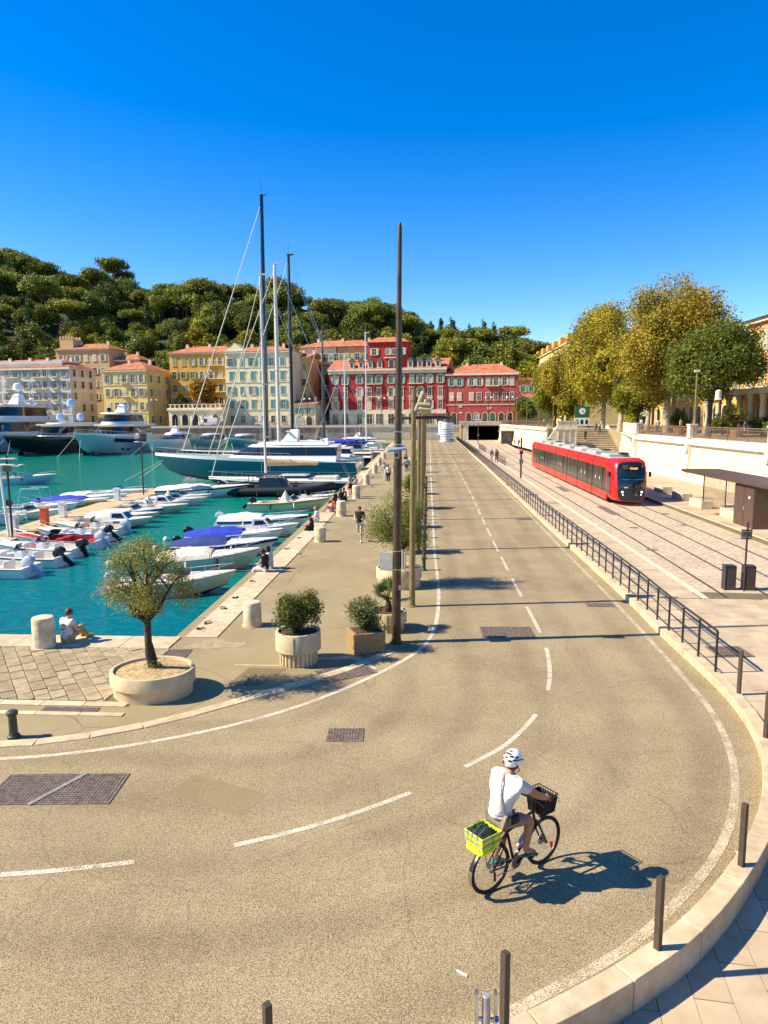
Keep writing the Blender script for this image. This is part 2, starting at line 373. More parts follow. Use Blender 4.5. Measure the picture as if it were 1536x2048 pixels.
# ------------------------------------------------------------------ foliage
def leaf_mesh(name, blobs, n, size, m, seed=0, clump=None, shell=0.72, k_per=34, aspect=0.55, flat=0.0, updir=0.35):
    """leaf-sized quads gathered in clumps over the blobs' shells"""
    r = np.random.default_rng(seed); B = np.array(blobs, float)
    w = (B[:, 3] * B[:, 4] + B[:, 4] * B[:, 5] + B[:, 3] * B[:, 5]); w /= w.sum()
    nc = max(4, n // k_per); bi = r.choice(len(B), nc, p=w)
    d = r.normal(size=(nc, 3)); d /= np.linalg.norm(d, axis=1)[:, None]
    rr = shell + (1 - shell) * r.random(nc) ** 0.6; rr = np.where(r.random(nc) < 0.15, rr * r.random(nc), rr)
    C = B[bi, :3] + d * B[bi, 3:6] * rr[:, None]
    cs = clump if clump else float(np.mean(B[:, 3:6])) * 0.2
    ci = r.integers(0, nc, n); p = C[ci] + np.clip(r.normal(size=(n, 3)), -1.5, 1.5) * cs * np.array([1, 1, 1 - flat * 0.6])
    nrm = d[ci] * 0.8 + r.normal(size=(n, 3)) * 0.75 + np.array([0, 0, updir]); nrm /= np.linalg.norm(nrm, axis=1)[:, None]
    t = np.cross(nrm, r.normal(size=(n, 3))); t /= np.linalg.norm(t, axis=1)[:, None]; u = np.cross(nrm, t)
    s = size * (0.6 + 0.8 * r.random(n))[:, None]
    v = np.stack([p - t * s, p + u * s * aspect, p + t * s, p - u * s * aspect], 1).reshape(-1, 3)
    me = bpy.data.meshes.new(name); me.from_pydata(v.tolist(), [], np.arange(4 * n).reshape(-1, 4).tolist())
    me.materials.append(MATS[m]); return me
def limbs(mb, base, top, targets, r0, r1, seed=0, n=7, twist=0.12):
    """trunk from base to top, then limbs arching to the targets"""
    rnd = random.Random(seed); b, t = Vector(base), Vector(top); H = (t - b).length
    mid = [b.lerp(t, k) + Vector((rnd.uniform(-1, 1), rnd.uniform(-1, 1), 0)) * twist * H * math.sin(k * PI) for k in (0.3, 0.65)]
    mb.tube([b + Vector((0, 0, -0.1)), b + Vector((0, 0, H * 0.05)), *mid, t], [r0 * 1.5, r0 * 1.15, r0 * 0.95, r0 * 0.88, r0 * 0.8], n + 2)
    for q in targets:
        q = Vector(q); s = mid[1].lerp(t, rnd.uniform(0.35, 1.0)); D = q - s
        p1 = s + D * 0.35 + Vector((rnd.uniform(-1, 1), rnd.uniform(-1, 1), rnd.uniform(-0.2, 0.8))) * D.length * 0.12
        p2 = s + D * 0.7 + Vector((rnd.uniform(-1, 1), rnd.uniform(-1, 1), rnd.uniform(-0.3, 0.6))) * D.length * 0.12
        mb.tube([s, p1, p2, q], [r0 * 0.62, r0 * 0.45, r0 * 0.28, r1], n)
        for _ in range(2):
            e = p2 + Vector((rnd.uniform(-1, 1), rnd.uniform(-1, 1), rnd.uniform(0, 0.9))) * D.length * 0.4
            mb.tube([p1.lerp(p2, rnd.random()), p2.lerp(e, 0.5) + Vector((0, 0, 0.05 * D.length)), e], [r0 * 0.26, r0 * 0.16, r1 * 0.7], 5)
    return mb
# ================================================================== ground, water, road
WZ = -1.2                                       # harbour water level
UP = 4.25                                       # level of the upper streets
def sstep(t): t = max(0.0, min(1.0, t)); return t * t * (3 - 2 * t)
def pave_z(x, y): return 0.17 - 0.34 * sstep((15.0 - y) / 8.0)

mat('seabed', (0.10, 0.12, 0.10), 0.9)
struct(MB().quad((-4000, -4000, -3.7), (4000, -4000, -3.7), (4000, 4000, -3.7), (-4000, 4000, -3.7)).build('ground', 'seabed'))

# harbour water: greener far out, bluer in the near corner; waves by bump
mw = bpy.data.materials.new('water'); mw.use_nodes = True; n, L = nodes_of(mw); b = n['Principled BSDF']
b.inputs['Roughness'].default_value = 0.06; b.inputs['IOR'].default_value = 1.33; b.inputs['Specular IOR Level'].default_value = 0.36
tc = n.new('ShaderNodeTexCoord'); sx = n.new('ShaderNodeSeparateXYZ'); L.new(tc.outputs['Object'], sx.inputs[0])
big = n.new('ShaderNodeTexNoise'); big.inputs['Scale'].default_value = 0.06; big.inputs['Detail'].default_value = 3; L.new(tc.outputs['Object'], big.inputs['Vector'])
ad = n.new('ShaderNodeMath'); ad.operation = 'MULTIPLY_ADD'; ad.inputs[1].default_value = 22; L.new(big.outputs['Fac'], ad.inputs[0]); L.new(sx.outputs['Y'], ad.inputs[2])
mr = n.new('ShaderNodeMapRange'); mr.inputs['From Min'].default_value = 32; mr.inputs['From Max'].default_value = 62; L.new(ad.outputs[0], mr.inputs['Value'])
rp = n.new('ShaderNodeValToRGB'); e = rp.color_ramp.elements; e[0].color = (0.000, 0.125, 0.150, 1); e[1].color = (0.000, 0.200, 0.132, 1)
L.new(mr.outputs[0], rp.inputs['Fac']); L.new(rp.outputs[0], b.inputs['Base Color'])
mp = n.new('ShaderNodeMapping'); mp.inputs['Scale'].default_value = (0.55, 1.0, 1); mp.inputs['Rotation'].default_value = (0, 0, 0.25); L.new(tc.outputs['Object'], mp.inputs['Vector'])
w1 = n.new('ShaderNodeTexNoise'); w1.inputs['Scale'].default_value = 2.6; w1.inputs['Detail'].default_value = 4; w1.inputs['Distortion'].default_value = 0.6; L.new(mp.outputs[0], w1.inputs['Vector'])
w2 = n.new('ShaderNodeTexNoise'); w2.inputs['Scale'].default_value = 0.7; w2.inputs['Detail'].default_value = 2; L.new(mp.outputs[0], w2.inputs['Vector'])
am = n.new('ShaderNodeMath'); am.operation = 'MULTIPLY_ADD'; am.inputs[1].default_value = 0.6; L.new(w2.outputs['Fac'], am.inputs[0]); L.new(w1.outputs['Fac'], am.inputs[2])
bp = n.new('ShaderNodeBump'); bp.inputs['Strength'].default_value = 0.8; bp.inputs['Distance'].default_value = 0.2; L.new(am.outputs[0], bp.inputs['Height']); L.new(bp.outputs[0], b.inputs['Normal'])
MATS['water'] = mw
wq = MB()
nx, ny = 2, 2
wq.quad((-420, 17.9, WZ), (-6.0, 17.9, WZ), (-6.0, 178, WZ), (-420, 178, WZ))
struct(wq.build('water', 'water'), 'turquoise green harbour water with small ripples')

# curves measured on the ground (metres, camera over the origin, road along +Y)
LLINE = spline([(0.32, 186), (0.28, 75), (0.29, 30.7), (0.37, 24.1), (0.24, 20.15), (-0.08, 18.06), (-0.69, 16.68), (-1.83, 14.95), (-3.01, 13.62), (-4.36, 12.6), (-6.0, 11.79), (-7.63, 11.36), (-14, 10.7), (-40, 10.5)], 0.4)
LKERB = spline([(-0.9, 17.55), (-1.99, 16.1), (-3.32, 14.8), (-4.52, 13.7), (-5.34, 13.0), (-6.75, 12.22), (-7.96, 11.89), (-14, 11.25), (-40, 11.0)], 0.4)
RLINE = spline([(6.9, 188), (6.35, 51.5), (6.15, 32.5), (6.1, 23.6), (6.0, 18.8), (5.9, 15.5), (5.78, 13.9), (5.47, 12.38), (5.04, 11.13), (4.47, 9.96), (3.81, 8.99), (3.06, 8.16), (2.24, 7.37), (1.29, 6.73), (0.5, 6.25), (-1, 5.55), (-4, 4.9), (-14, 4.5), (-40, 4.4)], 0.4)
RKERB = spline([(7.35, 190), (6.9, 90), (6.52, 41.3), (6.5, 22.9), (6.4, 18.9), (6.41, 16.27), (6.36, 14.65), (6.15, 13.15), (5.84, 12.0), (5.42, 11.02), (4.97, 10.15), (4.58, 9.55), (4.15, 8.98), (3.37, 8.08), (2.66, 7.4), (2.04, 6.94), (0.92, 6.24), (-0.6, 5.5), (-3.6, 4.75), (-14, 4.3), (-40, 4.2)], 0.4)
KW = 0.26; KO = offset(RKERB, 0.34)                         # kerb outer edge (path runs towards the camera: left side = +)
if KO[0].x < RKERB[0].x: KO = offset(RKERB, -0.34)
SGN = 1 if offset(RKERB[:2], 1)[0].x > RKERB[0].x else -1
KO = offset(RKERB, KW * SGN)

quay = [(-200, 4.2), (-200, 18.05), (-7.0, 18.05), (-7.02, 19), (-7.1, 36), (-8.0, 90), (-9.0, 172), (-420, 182), (-420, 197.5), (7.6, 193.5)]
quay += [(p.x, p.y) for p in RKERB[::3]] + [(-40, 4.2)]
q = MB().prism(quay, -3.6, 0.0).build('quay', 'asphalt_quay', tri=True); struct(q)
road = [(p.x, p.y) for p in LLINE[:int(len(LLINE))]]
LK2 = [p for p in LKERB]
roadpoly = [(0.02, 190), (0.02, 24), (-0.06, 20.1), (-0.4, 18.4)] + [(p.x, p.y) for p in LK2] + [(p.x, p.y) for p in reversed(RKERB)]
struct(MB().add([(x, y, 0.004) for x, y in roadpoly], [tuple(range(len(roadpoly)))]).build('road', 'asphalt_road', tri=True))

def marking(name, mb, m='line_white', label=None):
    return struct(mb.build(name, m))
mk = marking('road_edge_line', ribbon(LLINE, 0.115, 0.009))
marking('road_edge_line', ribbon(RLINE, 0.13, 0.009), 'line_worn')
CL = spline([(3.5, 186), (3.4, 60), (3.2, 38), (3.15, 27.3), (3.15, 22), (3.14, 19.26), (3.05, 17.4), (2.72, 15.3), (2.2, 13.75), (1.43, 12.35), (0.65, 11.5), (-0.27, 10.61), (-1.52, 9.7), (-2.74, 9.06), (-4.0, 8.62), (-5.7, 8.25), (-9, 7.9), (-20, 7.6)], 0.25)
cum = 0; seg = []; Ld = [0]
for a, c in zip(CL, CL[1:]): Ld.append(Ld[-1] + (c - a).length)
def at_len(d):
    import bisect
    j = max(0, min(len(Ld) - 2, bisect.bisect(Ld, d) - 1)); return CL[j].lerp(CL[j + 1], (d - Ld[j]) / (Ld[j + 1] - Ld[j]))
def len_at_y(y): return min(range(len(CL)), key=lambda i: abs(CL[i].y - y) + (0 if CL[i].x > 2 else 99))
d0 = Ld[len_at_y(22.05)]
dash_edges = [(d0 - 2.8 + 2.8 - 4.05 * k, d0 - 4.05 * k + 2.8) for k in range(-1, 40)]
def near_len(x, y): i = min(range(len(CL)), key=lambda i: (CL[i].x - x) ** 2 + (CL[i].y - y) ** 2); return Ld[i]
dash_edges = [(near_len(3.15, 22.05) - 4.05 * k, near_len(3.15, 22.05) - 4.05 * k + 2.75) for k in range(1, 40)]
for a, c in (((3.15, 22.05), (3.14, 19.26)), ((3.03, 17.92), (2.69, 15.16)), ((2.26, 13.85), (0.65, 11.52)), ((-0.27, 10.61), (-2.74, 9.06)), ((-3.99, 8.62), (-6.9, 8.1)), ((-8.6, 7.93), (-11.4, 7.8))):
    dash_edges.append((near_len(*a), near_len(*c)))
dashes = struct(MB().box((3.3, 186, 0.007), (0.1, 0.5, 0.002)).build('centre_line', 'line_white'))
for a, c in dash_edges:
    if a < 1: continue
    k = max(2, int((c - a) / 0.3)); pts = [at_len(a + (c - a) * i / k) for i in range(k + 1)]
    ribbon(pts, 0.10, 0.009).build('dash', 'line_white', dashes)
xw = struct(MB().box((0.75, 81.6, 0.008), (0.5, 0.6, 0.003)).build('crossing_marks', 'line_white'))
for k in range(1, 6): MB().box((0.75 + k * 1.08, 81.6, 0.008), (0.5, 0.6, 0.003)).build('crossing_block', 'line_white', xw)
for k, (x, y, r) in enumerate(((1.6, 97, 0.4), (4.8, 99, 0.4))):
    struct(MB().box((x, y, 0.008), (0.12, 3.0, 0.003)).build('lane_arrow', 'line_white'))

# ---- left kerb: nearly flush pale stones
lk = struct(ribbon(LKERB[-4:], 0.26, -0.05, 0.075).build('kerb', 'limestone'))
pts = resample(LKERB[:int(len(LKERB) * 0.72)], 0.95)
for a, c in zip(pts, pts[1:]):
    t = (c - a).normalized(); a2, c2 = a + t * 0.006, c - t * 0.006
    ribbon([a2, a2.lerp(c2, 0.5), c2], 0.27, -0.05, 0.072 + random.uniform(-0.004, 0.004)).build('kerb_stone', 'limestone', lk, bevel=0.008)
# ---- right kerb: tall dressed stones, joints every 1.2 m
iy = min(range(len(RKERB)), key=lambda i: abs(RKERB[i].y - 62))
far = RKERB[:iy + 1]; near = RKERB[iy:]
def kerb_ring(p, nrm, z1=0.20, z0=-0.6):
    i, o = p, p + nrm * KW
    return [(i.x, i.y, z0), (o.x, o.y, z0), (o.x, o.y, z1), (i.x, i.y, z1)]
def nrms(pts):
    return [(offset(pts, SGN)[i] - pts[i]).normalized() for i in range(len(pts))]
rk = struct(MB().loft([kerb_ring(p, q) for p, q in zip(far, nrms(far))], True, True, True).build('kerb', 'limestone'))
near = [p for p in near if p.x > -9]
st = resample(near, 0.24)
for i0 in range(0, len(st) - 1, 5):
    sub = [p.copy() for p in st[i0:i0 + 6]]
    if len(sub) < 2: continue
    sub[0] = sub[0] + (sub[1] - sub[0]).normalized() * 0.004; sub[-1] = sub[-1] - (sub[-1] - sub[-2]).normalized() * 0.004
    nr = nrms(sub); z1 = 0.20 + random.uniform(-0.003, 0.003)
    MB().loft([kerb_ring(p, q, z1) for p, q in zip(sub, nr)], True, True, True).build('kerb_stone', 'limestone', rk, bevel=0.012)

# ---- clip helper
def clip(poly, p, nrm):
    out = []
    for i in range(len(poly)):
        a, c = poly[i], poly[(i + 1) % len(poly)]
        da = (a[0] - p[0]) * nrm[0] + (a[1] - p[1]) * nrm[1]; dc = (c[0] - p[0]) * nrm[0] + (c[1] - p[1]) * nrm[1]
        if da >= 0: out.append(a)
        if da * dc < 0:
            t = da / (da - dc); out.append((a[0] + (c[0] - a[0]) * t, a[1] + (c[1] - a[1]) * t))
    return out
def area(p): return abs(sum(p[i][0] * p[(i + 1) % len(p)][1] - p[(i + 1) % len(p)][0] * p[i][1] for i in range(len(p)))) / 2
def shrink(poly, g):
    cx = sum(p[0] for p in poly) / len(poly); cy = sum(p[1] for p in poly) / len(poly); out = []
    for x, y in poly:
        d = math.hypot(x - cx, y - cy) or 1; out.append((x - (x - cx) / d * g * 1.3, y - (y - cy) / d * g * 1.3))
    return out
# ---- paving right of the kerb (falls away towards the camera)
KO2 = offset(RKERB, (KW - 0.04) * SGN)
lower = struct(MB().prism([(p.x, p.y) for p in KO2 if p.y < 24] + [(-40, -30), (60, -30), (60, 22.6), (24, 22.6)], -0.9, lambda x, y: pave_z(x, y) - 0.012).build('pavement', 'paver_joint', tri=True))
ang = rad(83.5); u = (math.cos(ang), math.sin(ang)); w = (-u[1], u[0])
rest = MB(); cnt = 0
cands = []
for i in range(-22, 34):
    for j in range(-6, 34):
        L0 = 0.92; W0 = 0.40; o = (j + (0.37 * i) % 1.0) * L0
        cx, cy = 7.0, 8.0
        base = [(cx + u[0] * (o + a) + w[0] * (i * W0 + c), cy + u[1] * (o + a) + w[1] * (i * W0 + c)) for a, c in ((0, 0), (L0, 0), (L0, W0), (0, W0))]
        poly = base
        mx, my = sum(p[0] for p in base) / 4, sum(p[1] for p in base) / 4
        if my < 3.2 or my > 23.4 or mx > 13.5 or mx < -3: continue
        poly = clip(poly, (0, 22.6), (0, -1))
        if len(poly) < 3: continue
        kp = min(range(len(KO2)), key=lambda k: (KO2[k].x - mx) ** 2 + (KO2[k].y - my) ** 2)
        kn = (KO2[kp] - RKERB[kp]).normalized()
        poly = clip(poly, (KO2[kp].x, KO2[kp].y), (kn.x, kn.y))
        if len(poly) < 3 or area(poly) < 0.02: continue
        cands.append((poly, mx, my))
cands.sort(key=lambda c: c[2] + (0 if c[1] < 0.53 * c[2] + 0.4 else 50))
for k, (poly, mx, my) in enumerate(cands):
    dz = random.uniform(-0.002, 0.002)
    mb = rest if k >= 260 else MB()
    mb.prism(shrink(poly, 0.006), lambda x, y: pave_z(x, y) - 0.05, lambda x, y: pave_z(x, y) + dz)
    if k < 260: mb.build('paving_slab', 'tram_slab', lower)
if rest.v:
    o = rest.build('paving_slabs', 'tram_slab', lower); o['kind'] = 'stuff'

# ---- tramway
def cobble():
    m = bpy.data.materials.new('cobble'); m.use_nodes = True; n, L = nodes_of(m); b = n['Principled BSDF']; b.inputs['Roughness'].default_value = 0.85
    tc = n.new('ShaderNodeTexCoord'); v = n.new('ShaderNodeTexVoronoi'); v.feature = 'DISTANCE_TO_EDGE'; v.inputs['Scale'].default_value = 7.5; v.inputs['Randomness'].default_value = 0.6
    L.new(tc.outputs['Object'], v.inputs['Vector'])
    c = n.new('ShaderNodeTexVoronoi'); c.inputs['Scale'].default_value = 7.5; c.inputs['Randomness'].default_value = 0.6; L.new(tc.outputs['Object'], c.inputs['Vector'])
    r = n.new('ShaderNodeValToRGB'); e = r.color_ramp.elements; e[0].color = (0.40, 0.315, 0.20, 1); e[1].color = (0.68, 0.56, 0.39, 1); L.new(c.outputs['Color'], r.inputs['Fac'])
    g = n.new('ShaderNodeTexNoise'); g.inputs['Scale'].default_value = 0.5; g.inputs['Detail'].default_value = 5; L.new(tc.outputs['Object'], g.inputs['Vector'])
    mxx = n.new('ShaderNodeMixRGB'); mxx.blend_type = 'MULTIPLY'; mxx.inputs['Color2'].default_value = (0.74, 0.70, 0.66, 1); L.new(g.outputs['Fac'], mxx.inputs['Fac']); L.new(r.outputs[0], mxx.inputs['Color1'])
    mr = n.new('ShaderNodeMapRange'); mr.inputs['From Max'].default_value = 0.08; mr.inputs['To Min'].default_value = 0.6; L.new(v.outputs['Distance'], mr.inputs['Value'])
    m2 = n.new('ShaderNodeMixRGB'); m2.blend_type = 'MULTIPLY'; m2.inputs['Fac'].default_value = 1; L.new(mxx.outputs[0], m2.inputs['Color1']); L.new(mr.outputs[0], m2.inputs['Color2'])
    L.new(m2.outputs[0], b.inputs['Base Color'])
    bp = n.new('ShaderNodeBump'); bp.inputs['Strength'].default_value = 0.6; bp.inputs['Distance'].default_value = 0.03; L.new(v.outputs['Distance'], bp.inputs['Height']); L.new(bp.outputs[0], b.inputs['Normal'])
    MATS['cobble'] = m
cobble()
TZ = 0.155
struct(MB().prism([(6.6, 22.6), (8.75, 22.6), (8.85, 40), (9.2, 110), (9.6, 183), (7.3, 190), (6.95, 90), (6.6, 41)], -0.9, TZ + 0.01).build('tram_walkway', 'paver_joint', tri=True))
struct(MB().prism([(8.75, 22.6), (15.4, 22.6), (15.5, 60), (16.5, 130), (18.6, 186), (9.6, 186), (9.2, 110), (8.85, 40)], -0.9, TZ).build('tramway', 'cobble', tri=True))
wk = bpy.data.objects['tram_walkway']
k = 0; y = 22.65
wrest = MB()
while y < 120:
    Ls = 0.62 if y < 48 else 1.3
    xl = 6.78 + max(0, (y - 41)) * 0.0072; xr = 8.8 + (y - 22) * 0.0045
    ncol = 3 if y < 48 else 2
    for c in range(ncol):
        a = xl + (xr - xl) * c / ncol; d = xl + (xr - xl) * (c + 1) / ncol
        sh = (c % 2) * 0.3 * Ls
        mb = MB().prism([(a + 0.006, y + sh + 0.006), (d - 0.006, y + sh + 0.006), (d - 0.006, y + sh + Ls - 0.006), (a + 0.006, y + sh + Ls - 0.006)], TZ - 0.04, TZ + 0.018 + random.uniform(-0.001, 0.002))
        if y < 75: mb.build('paving_slab', 'tram_slab', wk)
        else: wrest.add(mb.v, mb.f)
    y += Ls
o = wrest.build('paving_slabs', 'tram_slab', wk); o['kind'] = 'stuff'
# far walkway border strip beside the cobbles
struct(ribbon(spline([(8.98, 22.7), (9.05, 40), (9.4, 110), (9.8, 184)], 4), 0.22, TZ + 0.002, 0.004).build('kerb_strip', 'limestone_pale'))
mat('rail_groove', (0.03, 0.026, 0.022), 0.7)
def track(cx, label):
    t = thing('tram_track', label, 'track', (0, 0, 0))
    for s in (-0.7175, 0.7175):
        P = spline([(cx - 0.28 + s, 22.8), (cx - 0.08 + s, 35), (cx + s, 50), (cx + 0.05 + s, 90), (cx + 0.6 + s, 120), (cx + 2.0 + s, 160), (cx + 2.6 + s, 200)], 1.5)
        r = ribbon(P, 0.05, TZ + 0.003, 0.006).build('rail', 'steel_rail', t)
        ribbon(offset(P, 0.046), 0.035, TZ + 0.003, 0.003).build('groove', 'rail_groove', r)
mat('steel_rail', (0.16, 0.125, 0.10), 0.45, 0.2, 3, metal=0.5)
track(10.72, 'tram track nearer the road railing, empty of trams')
track(13.4, 'tram track under the red tram')
# stop platform
plat = struct(MB().prism([(15.42, 20), (15.5, 60), (15.9, 108), (22.75, 108), (22.75, 20)], -0.9, 0.36).build('tram_platform', 'paver_joint', tri=True))
y = 33.0
while y < 105:
    stp = 1.25 if y < 60 else 2.5
    for c in range(4):
        xa = 15.5 + c * 1.8
        MB().box((xa + 0.9, y + stp / 2, 0.345), (1.788, stp - 0.012, 0.05)).build('paving_slab', 'tram_slab', plat)
    y += stp
struct(ribbon(spline([(15.44, 20), (15.52, 60), (15.92, 108)], 4), 0.16, 0.36, 0.016).build('platform_edge', 'limestone_pale'))

# ---- quay coping stones
cp = struct(MB().box((-60, 17.9, -0.5), (92, 0.98, 1.06)).build('quay_coping', 'limestone'))
x = -14.0
while x < -7.2:
    w_ = random.uniform(1.25, 1.7); w_ = min(w_, -6.72 - x)
    MB().box((x + w_ / 2, 17.91, -0.22), (w_ - 0.010, 0.99, 0.5)).build('coping_stone', 'limestone', cp, bevel=0.012)
    x += w_
y = 18.42
while y < 96:
    l_ = random.uniform(1.5, 2.2) if y < 60 else 4.0
    x0 = -6.72 - max(0, y - 36) * 0.0205
    x1 = x0 - l_ * (0.0205 if y > 36 else 0.0)
    MB().prism([(x0, y + 0.005), (x0 + 0.9, y + 0.005), (x1 + 0.9, y + l_ - 0.005), (x1, y + l_ - 0.005)], -0.5, 0.03 + random.uniform(-0.003, 0.003)).build('coping_stone', 'limestone', cp, bevel=0.012)
    y += l_
MB().prism([(-7.95, y), (-7.05, y), (-8.0, 172), (-9.1, 172)], -0.5, 0.03).build('coping_stone', 'limestone', cp)

# ---- old stone slabs on the corner of the quay
sp = struct(MB().box((-11, 15.55, 0.0), (9.4, 3.7, 0.012)).build('stone_paving', 'paver_joint'))
ang = math.atan2(-3.5, 2.6); u = (math.cos(ang), math.sin(ang)); w = (-u[1], u[0])
for i in range(-36, 30):
    o = random.uniform(0, 0.5) - 9
    while o < 9:
        L0 = random.uniform(0.34, 0.66); W0 = 0.31
        poly = [(-10 + u[0] * (o + a) + w[0] * (i * W0 + c), 15.5 + u[1] * (o + a) + w[1] * (i * W0 + c)) for a, c in ((0, 0), (L0, 0), (L0, W0), (0, W0))]
        o += L0
        for pp, nn in (((0, 17.4), (0, -1)), ((0, 13.95), (0, 1)), ((-12.9, 0), (1, 0)), ((-6.75, 17.4), (-0.94, 0.05)), ):
            poly = clip(poly, pp, nn)
            if len(poly) < 3: break
        if len(poly) < 3 or area(poly) < 0.012: continue
        MB().prism(shrink(poly, 0.011), -0.03, 0.028 + random.uniform(-0.008, 0.008)).build('stone_slab', 'paver', sp, bevel=0.01)
for k in range(7):
    MB().box((-12.4 + k * 0.93, 13.80, 0.008), (0.915, 0.24, 0.03)).build('border_stone', 'limestone', sp, bevel=0.006)
for k in range(5):
    MB().box((-10.4 + k * 0.93, 13.30, 0.006), (0.915, 0.16, 0.03)).build('border_stone', 'limestone', sp, bevel=0.006)

# ---- covers, grates and patches
mat('iron_dark', (0.12, 0.09, 0.068), 0.7, 0.2, 9)
def cover(name, label, c, d, rz, nx, ny, bars=False, base='iron'):
    t = thing(name, label, 'drain cover', (c[0], c[1], 0.006), rz)
    MB().box((0, 0, 0.002), (d[0], d[1], 0.008)).build('plate', 'iron_dark', t)
    mb = MB()
    sx_, sy_ = d[0] * 0.96 / nx, d[1] * 0.96 / ny
    for i in range(nx):
        for j in range(ny):
            mb.box((-d[0] * 0.48 + (i + 0.5) * sx_, -d[1] * 0.48 + (j + 0.5) * sy_, 0.009), (sx_ * 0.72, sy_ * (0.66), 0.007), rz=(0.5 if (i + j) % 2 else -0.5) if not bars else 0)
    o = mb.build('tread_pattern', base, t); o['kind'] = 'stuff'
    fr = MB()
    for s in (-1, 1):
        fr.box((0, s * d[1] / 2, 0.006), (d[0] + 0.04, 0.03, 0.012)); fr.box((s * d[0] / 2, 0, 0.0065), (0.03, d[1] - 0.03, 0.012))
    fr.build('frame', 'iron', t)
    return t
g = cover('utility_cover', 'wide double iron cover with steel middle bar in the road bend', (-6.05, 10.42), (2.0, 0.92), rad(4), 34, 15)
MB().box((0.02, 0, 0.014), (0.08, 1.1, 0.016), rz=rad(-28)).build('middle_bar', 'iron_bar', g)
cover('utility_cover', 'square iron cover alone in the middle of the bend', (-1.57, 12.62), (0.66, 0.52), rad(3), 11, 9)
cover('utility_cover', 'double iron cover on the centre line near the dark pole shadow', (2.22, 19.25), (1.42, 1.0), rad(1), 20, 13)
cover('drain_grate', 'long drain grate against the right kerb, far end of the bend', (5.52, 22.3), (0.85, 0.4), 0, 14, 3, True)
cover('drain_grate', 'small drain grate by the kerb where the first railing shadow lies', (5.7, 41.6), (0.9, 0.5), 0, 14, 3, True)
cover('drain_grate', 'drain grate framed in pale stone below the old slabs', (-7.45, 13.42), (1.15, 0.36), 0, 22, 5)
cover('utility_cover', 'iron cover beside the square pebble planter', (-1.95, 15.95), (1.25, 0.8), rad(33), 12, 8)
cover('drain_grate', 'dark grate behind the olive tree at the quay corner', (-6.55, 17.05), (0.75, 0.6), rad(3), 14, 10)
t = cover('utility_cover', 'iron cover in the pale paving inside the railing', (7.5, 17.35), (0.85, 0.75), rad(4), 12, 10); t.location.z = 0.178
for k, (x, y, ww, hh, lab) in enumerate(((11.3, 44.5, 0.55, 4.0, 'long iron slot cover between the near tram rails'), (11.0, 58.0, 0.5, 4.0, 'iron slot cover between the rails level with the tram nose'), (9.9, 31.2, 0.5, 0.3, 'small iron plate left of the near tram rail'), (13.9, 38.5, 0.4, 0.4, 'small iron plate between the far rails'), (10.9, 37.5, 0.45, 0.35, 'small iron plate in the near track cobbles'), (14.3, 43.0, 0.45, 0.5, 'small iron plate ahead of the tram'), (7.8, 53.5, 1.0, 0.8, 'iron plate in the walkway by the railing'), (19.2, 49.5, 1.0, 1.6, 'dark iron plate in the platform behind the benches'), (17.0, 41.2, 0.8, 1.2, 'iron plate in the platform beside the shelter bench'))):
    tt = tag(MB().box((0, 0, 0), (ww, hh, 0.012)).build('iron_plate', 'iron', loc=(x, y, (0.378 if x > 16 else TZ + (0.024 if x < 8.8 else 0.006)))), lab, 'cover plate')
asphalt('asphalt_patch', (0.275, 0.21, 0.11), (0.85, 0.83, 0.8), 130)
asphalt('asphalt_dark', (0.20, 0.155, 0.085), (0.8, 0.8, 0.8), 90)
struct(MB().quad((-4.55, 15.05, 0.004), (-3.85, 15.0, 0.004), (-3.4, 16.1, 0.004), (-4.35, 16.15, 0.004)).build('asphalt_patch', 'asphalt_dark'))
struct(MB().box((-3.95, 16.32, 0.003), (1.6, 0.05, 0.006)).build('joint_strip', 'limestone'))
struct(MB().prism([(-2.9, 16.9), (-1.8, 17.1), (-1.2, 16.2), (-1.32, 16.15), (-1.9, 16.9), (-2.85, 16.75)], 0.0, 0.012).build('joint_strip', 'limestone', tri=True))
struct(MB().prism([(-6.5, 17.42), (-6.0, 17.5), (-5.75, 17.46), (-5.3, 17.66), (-5.02, 17.62), (-4.85, 17.85), (-4.98, 18.1), (-5.3, 18.05), (-5.62, 18.22), (-5.85, 18.38), (-6.2, 18.1), (-6.45, 17.7)], 0.0, 0.006).build('repair_patch', 'paver', tri=True))

for k, (x, y, w_, h_, r_) in enumerate(((2.0, 27.2, 0.9, 2.6, 0.0), (4.9, 34.5, 1.1, 3.2, 0.02), (1.5, 47, 1.4, 4.0, 0.0), (-3.4, 10.4, 0.7, 1.5, 1.2))):
    ca_, sa_ = math.cos(r_), math.sin(r_); cs_ = [(-w_ / 2, -h_ / 2), (w_ / 2, -h_ / 2), (w_ / 2, h_ / 2), (-w_ / 2, h_ / 2)]
    struct(MB().add([(x + a * ca_ - c * sa_, y + a * sa_ + c * ca_, 0.0062) for a, c in cs_], [(0, 1, 2, 3)]).build('asphalt_patch', 'asphalt_patch'))
